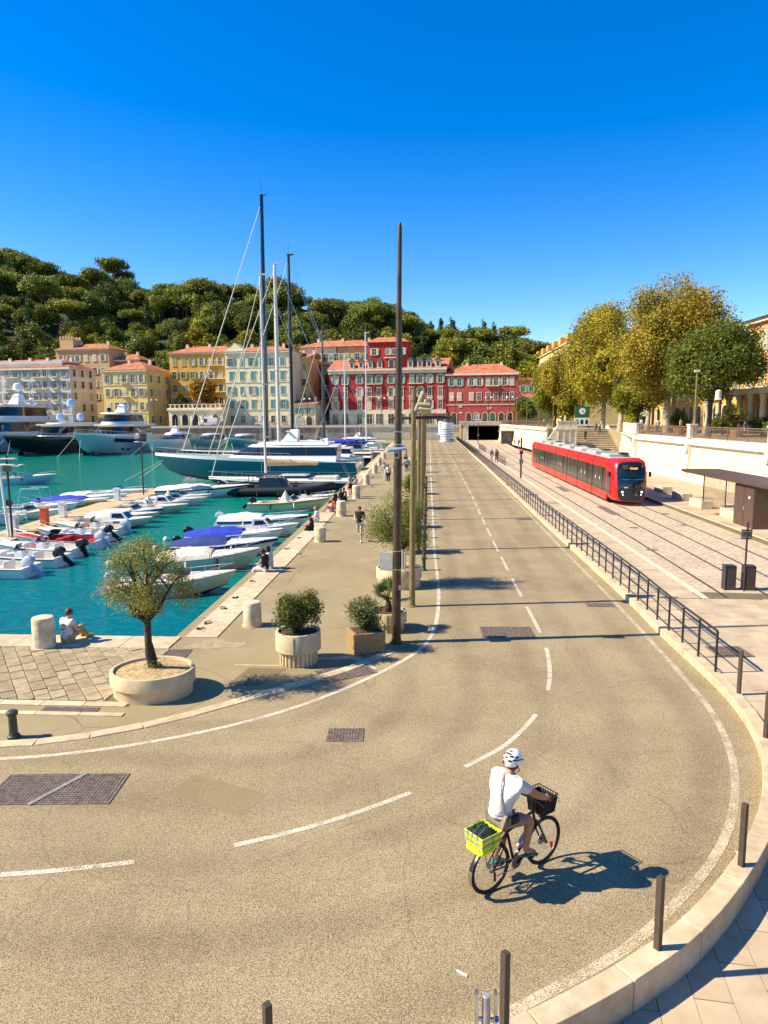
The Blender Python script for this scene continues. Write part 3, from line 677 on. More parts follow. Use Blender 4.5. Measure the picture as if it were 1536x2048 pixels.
# ================================================================== street furniture
def brown_post(x, y, z, label, h=0.86):
    t = thing('kerb_post', label, 'post', (x, y, z), rad(38), 'square brown posts along the kerb')
    MB().box((0, 0, h / 2 - 0.012), (0.068, 0.068, h - 0.024)).build('shaft', 'post_brown', t, bevel=0.004)
    MB().box((0, 0, h - 0.012), (0.070, 0.070, 0.024)).build('cap', 'post_brown', t, bevel=0.006)
brown_post(-1.36, 5.28, 0.2, 'square brown post, only its top showing at the bottom edge')
brown_post(0.73, 5.98, 0.2, 'square brown post beside the silver bracket post')
brown_post(2.53, 7.17, 0.2, 'square brown post on the kerb nearest the cyclist shadow')
brown_post(4.08, 8.70, 0.2, 'square brown post on the kerb behind the scrap of paper')
brown_post(6.14, 12.5, 0.2, 'square brown post cut by the right edge of the picture')
brown_post(6.56, 14.6, 0.2, 'square brown post standing just before the railing begins', 0.93)

# silver bracket post at the bottom edge
t = thing('bracket_post', 'silver post with two metal channels at the bottom edge', 'post', (0.52, 5.58, -0.39))
MB().tube([(0, 0, 0), (0, 0, 1.36)], 0.036, 14).build('tube', 'alu_grey', t, True, bevel=0.006)
for s in (-1, 1):
    c = MB()
    c.box((s * 0.075, 0, 0.72), (0.012, 0.06, 1.34)); c.box((s * 0.083, 0.03, 0.72), (0.03, 0.006, 1.34)); c.box((s * 0.083, -0.03, 0.72), (0.03, 0.006, 1.34))
    c.build('channel', 'steel', t)
MB().box((0, 0, 1.12), (0.15, 0.02, 0.03)).build('clamp', 'steel', t)
MB().box((0, 0, 0.95), (0.15, 0.03, 0.05)).build('clamp', 'black_matt', t)
MB().box((0.092, -0.034, 1.16), (0.034, 0.004, 0.06)).build('blue_band', 'canvas_blue', t)

# ---- railing along the kerb
rl = thing('kerb_railing', 'long black metal railing on the kerb between road and tramway', 'railing', (0, 0, 0.2))
RP = [p for p in offset(RKERB, 0.17 * SGN) if p.y > 15.6 and p.x > 5]
RP = list(reversed(RP)); RP2 = resample(RP, 1.05)
pm = MB().box((0, 0, 0.475), (0.044, 0.044, 0.95)).mesh('railing_post', 'rail_dark')
for p in RP2: obj('post', pm, rl, (p.x, p.y, 0))
for z, r in ((0.955, 0.030), (0.86, 0.014), (0.50, 0.014), (0.12, 0.014)):
    MB().tube([(p.x, p.y, z) for p in RP2], r, 4).build('rail', 'rail_dark', rl)
for (x, ya, yb, lab) in ((9.35, 86, 99, 'low black barrier between walkway and tramway, nearer section'), (9.55, 118, 134, 'low black barrier between walkway and tramway, farther section')):
    b = thing('barrier', lab, 'barrier', (x, ya, TZ + 0.02))
    n_ = int((yb - ya) / 1.1)
    for k in range(n_ + 1): MB().box((0, k * (yb - ya) / n_, 0.5), (0.05, 0.05, 1.0)).build('post', 'post_brown', b)
    for z in (0.98, 0.55, 0.15): MB().box((0, (yb - ya) / 2, z), (0.03, yb - ya, 0.04)).build('rail', 'post_brown', b)

# ---- dark pole
t = thing('tall_pole', 'tall dark brown tapering pole between the planters, sign strapped on it', 'pole', (-0.85, 18.24, 0))
MB().tube([(0, 0, 0), (0.003, 0, 0.9), (0.04, 0, 3.4), (0.06, 0, 5.0)], [0.125, 0.122, 0.112, 0.105], 18, False).build('lower_shaft', 'pole_brown', t, True)
MB().tube([(0.06, 0, 5.0), (0.09, 0, 7.5), (0.10, 0, 8.8)], [0.096, 0.083, 0.076], 16).build('middle_shaft', 'pole_brown', t, True)
MB().tube([(0.10, 0, 8.78), (0.125, 0, 10.7), (0.126, 0, 10.83)], [0.064, 0.055, 0.03], 14).build('upper_shaft', 'pole_brown', t, True)
MB().lathe([(0.19, 0), (0.19, 0.02), (0.14, 0.03), (0.13, 0.10)], n=18).build('base_plate', 'pole_brown', t, True)
for z, r in ((5.65, 0.106), (5.32, 0.108), (2.52, 0.120), (2.02, 0.122)):
    MB().lathe([(r, -0.012), (r + 0.008, -0.01), (r + 0.008, 0.01), (r, 0.012)], (0.055 * z / 5, 0, z), 16).build('strap', 'steel', t, True)
paint('solar_blue', (0.20, 0.27, 0.36), 0.25)
lm = MB().box((0, 0, 0), (0.46, 0.26, 0.055)).xf(Matrix.Translation((0.03, -0.10, 5.22)) @ Matrix.Rotation(rad(-7), 4, 'Y') @ Matrix.Rotation(rad(16), 4, 'X')).build('solar_panel', 'solar_blue', t, bevel=0.01)
MB().box((0.03, -0.12, 5.06), (0.13, 0.10, 0.20)).build('camera_box', 'alu_grey', t, bevel=0.01)
MB().box((0.03, -0.175, 5.06), (0.07, 0.02, 0.09)).build('camera_lens', 'glass_dark', t)
MB().tube([(0.12, -0.02, 5.3), (0.28, -0.04, 5.2), (0.30, -0.04, 4.9), (0.12, -0.02, 4.75)], 0.012, 6).build('cable', 'black_matt', t)
sg = MB().box((0, 0, 0), (0.36, 0.012, 0.50)).xf(Matrix.Translation((-0.27, -0.02, 2.23)) @ Matrix.Rotation(rad(-20), 4, 'Z')).build('sign_panel', 'alu_grey', t, bevel=0.01)
MB().box((0.20, 0.04, 2.26), (0.03, 0.5, 0.48), rz=rad(12)).build('sign_panel', 'alu_grey', t)
MB().box((0.10, -0.11, 1.55), (0.05, 0.05, 0.12)).build('latch', 'steel', t); MB().box((0.08, -0.12, 1.36), (0.035, 0.03, 0.22)).build('latch', 'black_matt', t)

paint('lamp_beige', (0.36, 0.29, 0.17), 0.5)
# ---- olive painted lamp posts with an arm, hanging lantern and projectors
def lamp_post(y, x, label, first):
    t = thing('lamp_post', label, 'lamp post', (x, y, 0), 0, 'olive lamp posts along the quay')
    MB().tube([(0, 0, 0), (0.02, 0, 3.3), (0.06, 0, 6.86)], [0.098, 0.09, 0.082], 16).build('shaft', 'pole_olive', t, True)
    MB().lathe([(0.16, 0), (0.16, 0.02), (0.11, 0.04)], n=16).build('base_plate', 'pole_olive', t)
    for z in (2.2, 4.6, 6.55): MB().lathe([(0.089, -0.02), (0.102, -0.018), (0.102, 0.018), (0.089, 0.02)], (0.03 * z / 4, 0, z), 16).build('collar', 'pole_olive', t, True)
    MB().tube([(-0.72, 0, 5.98), (-0.55, 0, 6.0), (1.22, 0, 6.02)], [0.02, 0.05, 0.05], 10).build('arm', 'pole_brown', t, True)
    if not first: return projectors(t)
    ln = MB().lathe([(0.02, 0), (0.2, 0.0), (0.205, -0.03), (0.2, -0.05), (0.2, -0.50)], (1.08, 0, 5.86), 20).build('lantern', 'lamp_white', t, True)
    MB().tube([(1.08, 0, 5.84), (1.08, 0, 6.16)], 0.026, 8).build('hanger', 'pole_olive', ln, True)
    MB().lathe([(0.2, -0.50), (0.26, -0.58), (0.262, -0.60), (0.05, -0.60)], (1.08, 0, 5.86), 20).build('skirt', 'alu_grey', ln, True)
    rg = MB()
    for k in range(5): rg.lathe([(0.2, -0.2 - k * 0.075), (0.212, -0.204 - k * 0.075), (0.212, -0.21 - k * 0.075), (0.2, -0.214 - k * 0.075)], (1.08, 0, 5.86), 20, 1, 1, False, False)
    rg.build('louvres', 'rail_groove', ln)
    return projectors(t)
def projectors(t):
    M1 = Matrix.Translation((0.26, -0.02, 6.52)) @ Matrix.Rotation(rad(24), 4, 'Y')
    pr = MB().lathe([(0.03, -0.36), (0.085, -0.34), (0.10, -0.26), (0.105, 0.26), (0.105, 0.30), (0.085, 0.30), (0.08, 0.22), (0.0, 0.22)], (0, 0, 0), 16).xf(M1).build('projector', 'lamp_beige', t, True)
    MB().box((0.13, 0, 6.6), (0.18, 0.05, 0.05)).build('bracket', 'black_matt', t)
    for k, zz in enumerate((6.28, 6.42)):
        MB().tube([(0.12, -0.05, zz), (0.25, -0.08, zz), (0.56, -0.1, zz - 0.03)], [0.03, 0.075, 0.07], 12).build('projector', 'lamp_beige', t, True)
    return t
lab = ['olive lamp post with hanging lantern beside the dark pole, nearest of its row', 'second olive lamp post of the quay row, behind the potted olive tree', 'third olive lamp post of the quay row', 'fourth olive lamp post of the quay row', 'fifth olive lamp post of the quay row', 'sixth olive lamp post of the quay row', 'seventh olive lamp post of the quay row', 'farthest olive lamp post of the quay row']
for k in range(8):
    lamp_post(21.9 + 9.65 * k, -0.51 + min(k, 2) * 0.06, lab[k], k < 2)

# ---- bollards
prof = [(0.115, 0), (0.115, 0.05), (0.085, 0.08), (0.08, 0.10), (0.074, 0.42), (0.085, 0.45), (0.105, 0.47), (0.105, 0.52), (0.06, 0.55), (0.0, 0.55)]
def iron_bollard(x, y, label, group=None):
    t = thing('iron_bollard', label, 'bollard', (x, y, 0.0), 0, group)
    MB().lathe(prof[:5], n=18).build('shaft', 'green_iron', t, True); MB().lathe(prof[4:], n=18).build('cap', 'green_iron', t, True)
iron_bollard(-7.88, 12.2, 'short dark green iron bollard alone at the left edge')
ordn = ['nearest', 'second', 'third', 'fourth', 'fifth', 'sixth', 'seventh', 'eighth', 'ninth', 'tenth', 'eleventh', 'twelfth', 'thirteenth', 'fourteenth', 'fifteenth', 'sixteenth']
bs = [27.3, 29.6, 32.3, 34.9] + [37.4 + 2.6 * k for k in range(12)]
for k, y in enumerate(bs):
    iron_bollard(-0.17, y, ordn[k] + ' dark green bollard in the row between road and quay', 'green bollards in a row at the road edge')
mat('bollard_stone', (0.70, 0.60, 0.42), 0.85, 0.22, 3.5, 0.4, 30, col2=(0.40, 0.29, 0.15))
for k, (x, y, r, h, lab_) in enumerate(((-10.2, 17.42, 0.285, 0.84, 'large cream stone bollard next to the person in the printed shirt'), (-5.13, 19.62, 0.265, 0.72, 'white stone bollard between quay corner and round planter'), (-5.3, 33.7, 0.28, 0.72, 'white stone bollard beside the man sitting alone in black'), (-5.38, 42.8, 0.30, 0.95, 'tall white stone bollard by the sunbather in red'), (-5.42, 52.3, 0.29, 1.0, 'white stone bollard by the group of seated friends'), (-5.62, 63.4, 0.29, 0.98, 'white stone bollard near the walking couple'), (-5.9, 77, 0.29, 0.95, 'white stone bollard by the blue yacht stern'), (-6.3, 90, 0.29, 0.95, 'white stone bollard behind the blue yacht'), (-6.6, 104, 0.29, 0.95, 'farthest white stone bollard on the quay'))):
    t = thing('stone_bollard', lab_, 'bollard', (x, y, 0.0), k * 0.7, 'stone mooring bollards along the quay')
    nn = 26; rb = random.Random(k)
    MB().lathe([(r * 1.02, 0), (r * 1.0, h * 0.3), (r * 0.985, h * 0.85), (r * 0.97, h * 0.95), (r * 0.92, h - 0.012), (r * 0.8, h), (0.0, h + 0.012)], n=nn).build('shaft', 'bollard_stone', t, True)
    MB().lathe([(r * 1.15, 0.0), (r * 1.13, 0.035), (r * 1.0, 0.04)], n=nn).build('foot', 'limestone', t, True)

# mooring rings on the coping
for k, (y, lab_) in enumerate(((19.1, 'iron mooring ring on the coping nearest the corner'), (19.7, 'iron mooring ring second from the quay corner'), (21.3, 'iron mooring ring third from the quay corner'), (22.6, 'iron mooring ring fourth from the quay corner'), (25.0, 'iron mooring ring before the seated couple'), (31.5, 'iron mooring ring past the seated couple'), (34.5, 'iron mooring ring by the man in black'))):
    t = thing('mooring_ring', lab_, 'mooring ring', (-6.5, y, 0.03), k * 1.3)
    MB().tube([(0.09 * math.cos(a), 0.09 * math.sin(a), 0.02 + 0.02 * math.cos(a)) for a in [2 * PI * i / 14 for i in range(15)]], 0.014, 6).build('ring', 'rail_dark', t)
    MB().lathe([(0.05, 0), (0.05, 0.03), (0.02, 0.05)], (-0.1, 0, 0), 10).build('stud', 'rail_dark', t)

# ================================================================== planters and plants
def planter_oval(name, label, loc, rx, ry, h, soil='soil', m='concrete_cream', rz=0):
    t = thing(name, label, 'planter', loc, rz)
    MB().lathe([(0.93, 0), (0.94, h * 0.42), (0.95, h * 0.44)], n=40, sx=rx, sy=ry, c1=False).build('base', m, t, True)
    MB().lathe([(0.95, h * 0.44), (1.0, h * 0.47), (1.0, h - 0.02), (0.985, h), (0.92, h), (0.905, h - 0.02), (0.905, h - 0.12)], n=40, sx=rx, sy=ry, c0=False, c1=False).build('rim', m, t, True)
    MB().lathe([(0.91, h - 0.06), (0.6, h - 0.03), (0.2, h - 0.01), (0.0, h)], n=30, sx=rx, sy=ry, c0=False).build('soil', soil, t, True)
    return t
def planter_round(name, label, loc, R, h, ribs=True, m='concrete_cream'):
    t = thing(name, label, 'planter', loc, 0.3)
    MB().lathe([(R * 0.82, h * 0.38), (R, h * 0.44), (R, h - 0.02), (R * 0.985, h), (R * 0.88, h), (R * 0.87, h - 0.10)], n=36, c0=False, c1=False).build('bowl', m, t, True)
    MB().lathe([(R * 0.87, h - 0.06), (R * 0.3, h - 0.04), (0, h - 0.03)], n=24, c0=False).build('soil', 'soil_dark', t, True)
    pd = MB().lathe([(R * 0.78, 0), (R * 0.78, h * 0.41)], n=36).build('pedestal', m, t, True)
    for k in range(26):
        a = 2 * PI * k / 26
        MB().box((R * 0.80 * math.cos(a), R * 0.80 * math.sin(a), h * 0.195), (0.05, R * 0.11, h * 0.39), rz=a).build('rib', m, pd, bevel=0.01)
    MB().box((R * math.cos(4.4) * 1.0, R * math.sin(4.4), h * 0.7), (0.012, 0.012, h * 0.5)).build('seam', 'paver_joint', t)
    return t
rnd = random.Random(3)
def blobs_in(cx, cy, z0, z1, rx, ry, k, seed, rmin=0.28, rmax=0.45):
    r = random.Random(seed); out = []; zc = (z0 + z1) / 2; rz = (z1 - z0) / 2
    while len(out) < k:
        d = Vector((r.uniform(-1, 1), r.uniform(-1, 1), r.uniform(-1, 1)))
        if d.length > 1: continue
        s = r.uniform(rmin, rmax)
        d *= (1 - s * 0.8)
        out.append((cx + d.x * rx, cy + d.y * ry, zc + d.z * rz, rx * s, ry * s, rz * s))
    return out
# olive tree in the big oval planter
planter_oval('oval_planter', 'large oval cream concrete planter holding the olive tree, in the foreground', (-6.08, 14.55, 0), 0.92, 0.80, 0.56)
t = thing('olive_tree', 'small olive tree with dark leaning trunk in the large oval planter', 'tree', (-6.12, 14.6, 0.52))
B = blobs_in(-0.02, 0, 1.0, 3.0, 1.06, 0.95, 24, 11, 0.17, 0.34) + [(0, 0, 2.5, 0.55, 0.5, 0.5), (-0.75, 0, 1.75, 0.4, 0.35, 0.3), (0.8, 0, 1.7, 0.38, 0.35, 0.36)]
mb = limbs(MB(), (0.02, 0, 0), (-0.05, 0.02, 1.1), [(b[0], b[1], b[2]) for b in B[:13]], 0.088, 0.008, 4, 7, 0.06)
mb.tube([(0.05, -0.03, -0.02), (0.09, -0.02, 0.22), (0.01, 0, 0.6)], [0.07, 0.05, 0.03], 7)
mb.build('trunk', 'bark_olive', t, True, 60)
obj('crown', leaf_mesh('crown', B, 15000, 0.028, 'leaf_olive', 5, 0.10, 0.5, 26, 0.36, updir=0.6), t)
obj('sprouts', leaf_mesh('sprouts', [(0.02, 0, 0.06, 0.2, 0.2, 0.1)], 500, 0.022, 'leaf_olive2', 6, 0.05, 0.2, 26, 0.4), t)['kind'] = 'stuff'
# round planter with shrub
planter_round('round_planter', 'round cream planter on a ribbed foot with a bushy shrub', (-3.21, 16.62, 0), 0.56, 0.82)
t = thing('shrub', 'dense dark green shrub in the round ribbed planter', 'shrub', (-3.21, 16.62, 0.78))
B = blobs_in(0.02, 0, 0.02, 1.12, 0.66, 0.6, 18, 21, 0.28, 0.42)
mb = MB(); r_ = random.Random(2)
for k in range(16):
    e = B[k % len(B)]; mb.tube([(r_.uniform(-.12, .12), r_.uniform(-.12, .12), 0), (e[0] * 0.5, e[1] * 0.5, e[2] * 0.6), (e[0] * 1.1, e[1] * 1.1, e[2] * 1.15)], [0.016, 0.011, 0.004], 5)
mb.build('stems', 'bark_olive', t)
obj('foliage', leaf_mesh('foliage', B, 11000, 0.031, 'leaf_shrub', 8, 0.08, 0.45, 24, 0.45, updir=0.5), t)
# square pebble planter with oleander
t = thing('square_planter', 'square brown pebble-dash planter with an oleander', 'planter', (-1.62, 17.62, 0), rad(24))
MB().box((0, 0, 0.27), (0.82, 0.74, 0.54), top=1.02).build('body', 'pebble_concrete', t, bevel=0.02); MB().box((0, 0, 0.535), (0.68, 0.60, 0.02)).build('soil', 'soil_dark', t)
t = thing('oleander', 'thin-leaved oleander bush in the square pebble planter', 'shrub', (-1.62, 17.62, 0.53))
B = blobs_in(0, 0, 0.05, 0.86, 0.58, 0.5, 16, 31, 0.26, 0.4)
mb = MB()
for k in range(26):
    a = r_.uniform(0, 2 * PI); rr = r_.uniform(0.2, 0.62); h = r_.uniform(0.4, 0.92)
    mb.tube([(0.1 * math.cos(a), 0.1 * math.sin(a), 0), (rr * 0.45 * math.cos(a), rr * 0.45 * math.sin(a), h * 0.55), (rr * math.cos(a), rr * math.sin(a), h)], [0.012, 0.009, 0.003], 5)
mb.build('stems', 'bark_olive', t)
obj('foliage', leaf_mesh('foliage', B, 5200, 0.040, 'leaf_oleander', 9, 0.08, 0.35, 18, 0.26, updir=0.5), t)
# palm planter
planter_round('round_planter', 'round ribbed planter with a small fan palm, behind the dark pole', (-1.13, 19.45, 0), 0.52, 0.56)
t = thing('fan_palm', 'small fan palm in the ribbed planter by the dark pole', 'palm', (-1.13, 19.45, 0.52))
st_ = MB(); lf = MB()
for k in range(30):
    a = k * 2.399; el = rad(12 + 74 * ((k * 0.618) % 1)); l_ = r_.uniform(0.36, 0.55)
    d = Vector((math.cos(a) * math.cos(el), math.sin(a) * math.cos(el), math.sin(el)))
    p0 = Vector((0, 0, 0.25)); p1 = p0 + d * l_; st_.tube([p0, p0.lerp(p1, 0.5) + Vector((0, 0, 0.03)), p1], [0.010, 0.008, 0.006], 5)
    side = d.cross(Vector((0, 0, 1))).normalized(); up = side.cross(d)
    for q in range(13):
        b_ = rad(-100 + q * 200 / 12); dd = (d * math.cos(b_) + side * math.sin(b_) + up * 0.12).normalized(); L_ = 0.34 * (0.75 + 0.25 * math.cos(b_))
        wv = dd.cross(up).normalized() * 0.014
        lf.add([p1, p1 + dd * L_ * 0.45 + wv, p1 + dd * L_ - Vector((0, 0, 0.05)), p1 + dd * L_ * 0.45 - wv], [(0, 1, 2, 3)])
MB().lathe([(0.09, 0), (0.11, 0.12), (0.07, 0.3)], n=12).build('trunk', 'bark_olive', t)
st_.build('stalks', 'leaf_palm', t); lf.build('fronds', 'leaf_palm', t)
# second oval planter with bushy olive
planter_oval('oval_planter', 'oval cream planter under the bushy olive behind the poles', (-1.05, 24.7, 0), 0.82, 0.75, 0.70)
t = thing('olive_tree', 'broad bushy olive tree partly hidden by the dark pole and lamp post', 'tree', (-1.0, 24.7, 0.66))
B = blobs_in(0.0, 0, 0.55, 2.9, 1.42, 1.25, 34, 41, 0.25, 0.38)
limbs(MB(), (0, 0, 0), (0.03, 0, 0.75), [(b[0], b[1], b[2]) for b in B[:14]], 0.08, 0.008, 9, 7, 0.08).build('trunk', 'bark_olive', t, True, 60)
obj('crown', leaf_mesh('crown', B, 20000, 0.034, 'leaf_olive2', 15, 0.12, 0.5, 26, 0.36, updir=0.6), t)
# tall square planter and further planters down the quay
t = thing('tall_planter', 'tall square concrete planter box behind the bushy olive', 'planter', (-1.1, 30.9, 0))
MB().box((0, 0, 0.68), (0.85, 0.85, 1.36)).build('body', 'concrete_cream', t, bevel=0.03); MB().box((0, 0, 1.365), (0.7, 0.7, 0.02)).build('soil', 'soil', t)
def small_shrub(label, loc, R, H, seed, m='leaf_olive2'):
    t = thing('shrub', label, 'shrub', loc)
    B = blobs_in(0, 0, 0.05, H, R, R, 14, seed, 0.28, 0.42)
    mb = MB()
    for e in B[:9]: mb.tube([(0, 0, 0), (e[0] * 0.4, e[1] * 0.4, e[2] * 0.6), (e[0], e[1], e[2])], [0.03, 0.02, 0.008], 5)
    mb.build('stems', 'bark_olive', t); obj('foliage', leaf_mesh('foliage', B, 2600, 0.05 * R / 0.6, m, seed, 0.14 * R, 0.5, 24, 0.42, updir=0.5), t)
small_shrub('low grey green bush in the tall square planter', (-1.1, 30.9, 1.34), 0.6, 0.8, 51)
for k, (y, R, H, m, wl) in enumerate(((38.4, 0.7, 0.8, 'leaf_shrub', 'first'), (46.5, 0.95, 1.5, 'leaf_shrub', 'second'), (55.5, 0.8, 0.9, 'leaf_olive2', 'third'), (66, 0.7, 0.9, 'leaf_shrub', 'fourth'), (78, 0.75, 1.0, 'leaf_olive2', 'fifth'), (92, 0.8, 1.3, 'leaf_lime', 'farthest'))):
    planter_round('round_planter', wl + ' round planter beyond the tall square planter box', (-1.1, y, 0), 0.62, 0.8, m='concrete_cream')
    small_shrub('bush in the ' + wl + ' round planter beyond the tall square box', (-1.1, y, 0.76), R, H, 60 + k, m)

# ---- bits on the road and tram stop furniture
tag(MB().add([(0, 0, 0), (0.10, 0.02, 0.012), (0.13, -0.02, 0.03), (0.05, -0.04, 0.01), (0.02, -0.02, 0.022), (-0.03, 0.03, 0.02)], [(0, 1, 2, 3), (0, 3, 4), (0, 4, 5)]).build('paper_scrap', 'white_gloss', loc=(4.28, 9.25, 0.012)), 'small white paper scrap on the road near the kerb', 'litter')
tag(MB().box((0, 0, 0.006), (0.13, 0.022, 0.012), rz=rad(-35)).build('paper_scrap', 'white_gloss', loc=(0.38, 6.92, 0.006)), 'thin white paper strip on the asphalt at the bottom', 'litter')
for x, lab_, sgn in ((10.22, 'black metal litter bin left of the sign pole', -1), (10.86, 'black metal litter bin right of the sign pole', 1)):
    t = thing('litter_bin', lab_, 'bin', (x, 24.0, TZ + 0.01))
    MB().box((0.03, 0, 0.40), (0.30, 0.30, 0.80)).build('body', 'post_brown', t, bevel=0.01)
    MB().box((-0.17, 0, 0.40), (0.03, 0.30, 0.80)).build('side_panel', 'rail_dark', t)
    MB().box((-0.02, 0, 0.815), (0.36, 0.32, 0.03)).build('lid', 'rail_dark', t)
    MB().box((-0.14, -0.02, 0.70), (0.04, 0.22, 0.14)).build('opening', 'rail_groove', t)
t = thing('sign_pole', 'thin dark sign pole with a square plate between the litter bins', 'sign', (10.62, 23.75, TZ + 0.01))
MB().tube([(0, 0, 0), (0, 0, 2.36)], 0.032, 10).build('pole', 'rail_dark', t, True)
paint('alu_dark', (0.13, 0.11, 0.09), 0.4)
MB().box((0, 0.045, 1.92), (0.36, 0.012, 0.34)).build('plate', 'alu_dark', t, bevel=0.01)
for z in (1.82, 2.02): MB().box((0, 0.03, z), (0.30, 0.02, 0.03)).build('bracket', 'steel', t)
# ================================================================== boats
def hull_half(t, B, F, fine=2.2, full=0.42):
    b = B / 2 * (0.9 + 0.1 * min(1, t / 0.25)) * (1 - max(0.0, (t - full) / (1 - full)) ** fine)
    return max(b, 0.03)
def motor_hull(L, B, F, T=0.35, fine=2.2, rise=0.45, full=0.42, rake=0.10, n=16):
    """returns hull rings (port gunwale - keel - starboard gunwale) and gunwale line"""
    rings = []; gun = []
    for i in range(n + 1):
        t = (i / n) ** 0.85 if i else 0.0
        b = hull_half(t, B, F, fine, full); zg = F * (0.78 + rise * t * t)
        zc = -0.06 * F + 0.55 * F * max(0, (t - 0.35) / 0.65) ** 2; bc = b * (0.86 - 0.34 * t ** 2)
        zk = -T + (T + 0.45 * F) * max(0, (t - 0.72) / 0.28) ** 2
        x = -L / 2 + L * t; xr = lambda z: x + rake * L * (z / F) * t ** 4 - rake * L * 0.6 * t ** 4
        half = [(0, zk), (bc * 0.5, (zk + zc) / 2 + 0.02), (bc, zc), ((bc + b) / 2 * 1.01, (zc + zg) / 2), (b * 1.0, zg - 0.08), (b, zg)]
        ring = [(xr(z), y, z) for y, z in reversed(half)] + [(xr(z), -y, z) for y, z in half[1:]]
        rings.append(ring); gun.append((xr(zg), b, zg))
    return rings, gun
def outboard(parent, x, z, m, tilt=35, y=0.0, s=1.0):
    t = MB().loft([[(-0.05, -0.14, 0.42), (-0.05, 0.14, 0.42), (-0.62, 0.13, 0.40), (-0.62, -0.13, 0.40)], [(0.0, -0.19, 0.60), (0.0, 0.19, 0.60), (-0.66, 0.17, 0.58), (-0.66, -0.17, 0.58)], [(-0.05, -0.17, 0.82), (-0.05, 0.17, 0.82), (-0.60, 0.15, 0.78), (-0.60, -0.15, 0.78)], [(-0.16, -0.10, 0.90), (-0.16, 0.10, 0.90), (-0.48, 0.09, 0.87), (-0.48, -0.09, 0.87)]], True, True, True)
    M = Matrix.Translation((x, y, z)) @ Matrix.Rotation(rad(tilt), 4, 'Y') @ Matrix.Scale(s, 4)
    o = t.xf(M).build('outboard_motor', m, parent, True, bevel=0.03)
    MB().loft([[(-0.12, -0.07, 0.45), (-0.12, 0.07, 0.45), (-0.42, 0.06, 0.45), (-0.42, -0.06, 0.45)], [(-0.2, -0.045, -0.2), (-0.2, 0.045, -0.2), (-0.42, 0.035, -0.2), (-0.42, -0.035, -0.2)], [(-0.14, -0.03, -0.45), (-0.14, 0.03, -0.45), (-0.46, 0.02, -0.45), (-0.46, -0.02, -0.45)]], True, True, True).xf(M).build('leg', m, o, True)
    p = MB()
    for k in range(3):
        a = 2 * PI * k / 3; p.box((-0.48, 0.07 * math.cos(a), -0.36 + 0.07 * math.sin(a)), (0.02, 0.06, 0.10))
    p.xf(M).build('propeller', 'steel', o)
    MB().box((0.0, 0, 0.35), (0.16, 0.16, 0.3)).xf(M).build('bracket', 'black_matt', o)
def bow_rail(parent, gun, h=0.35, i0=8, m='steel', inset=0.06):
    rl_ = MB(); g = gun[i0:]
    for s in (1, -1):
        P = [(x - 0.05, s * max(0, y - inset), z + h * (0.6 + 0.4 * k / max(1, len(g) - 1))) for k, (x, y, z) in enumerate(g)]
        rl_.tube([(g[0][0] - 0.1, s * (g[0][1] - inset), g[0][2])] + P, 0.016, 5)
        for k in range(0, len(g), 2): rl_.tube([(g[k][0] - 0.05, s * max(0, g[k][1] - inset), g[k][2]), P[k]], 0.012, 5)
    rl_.build('bow_rail', m, parent)
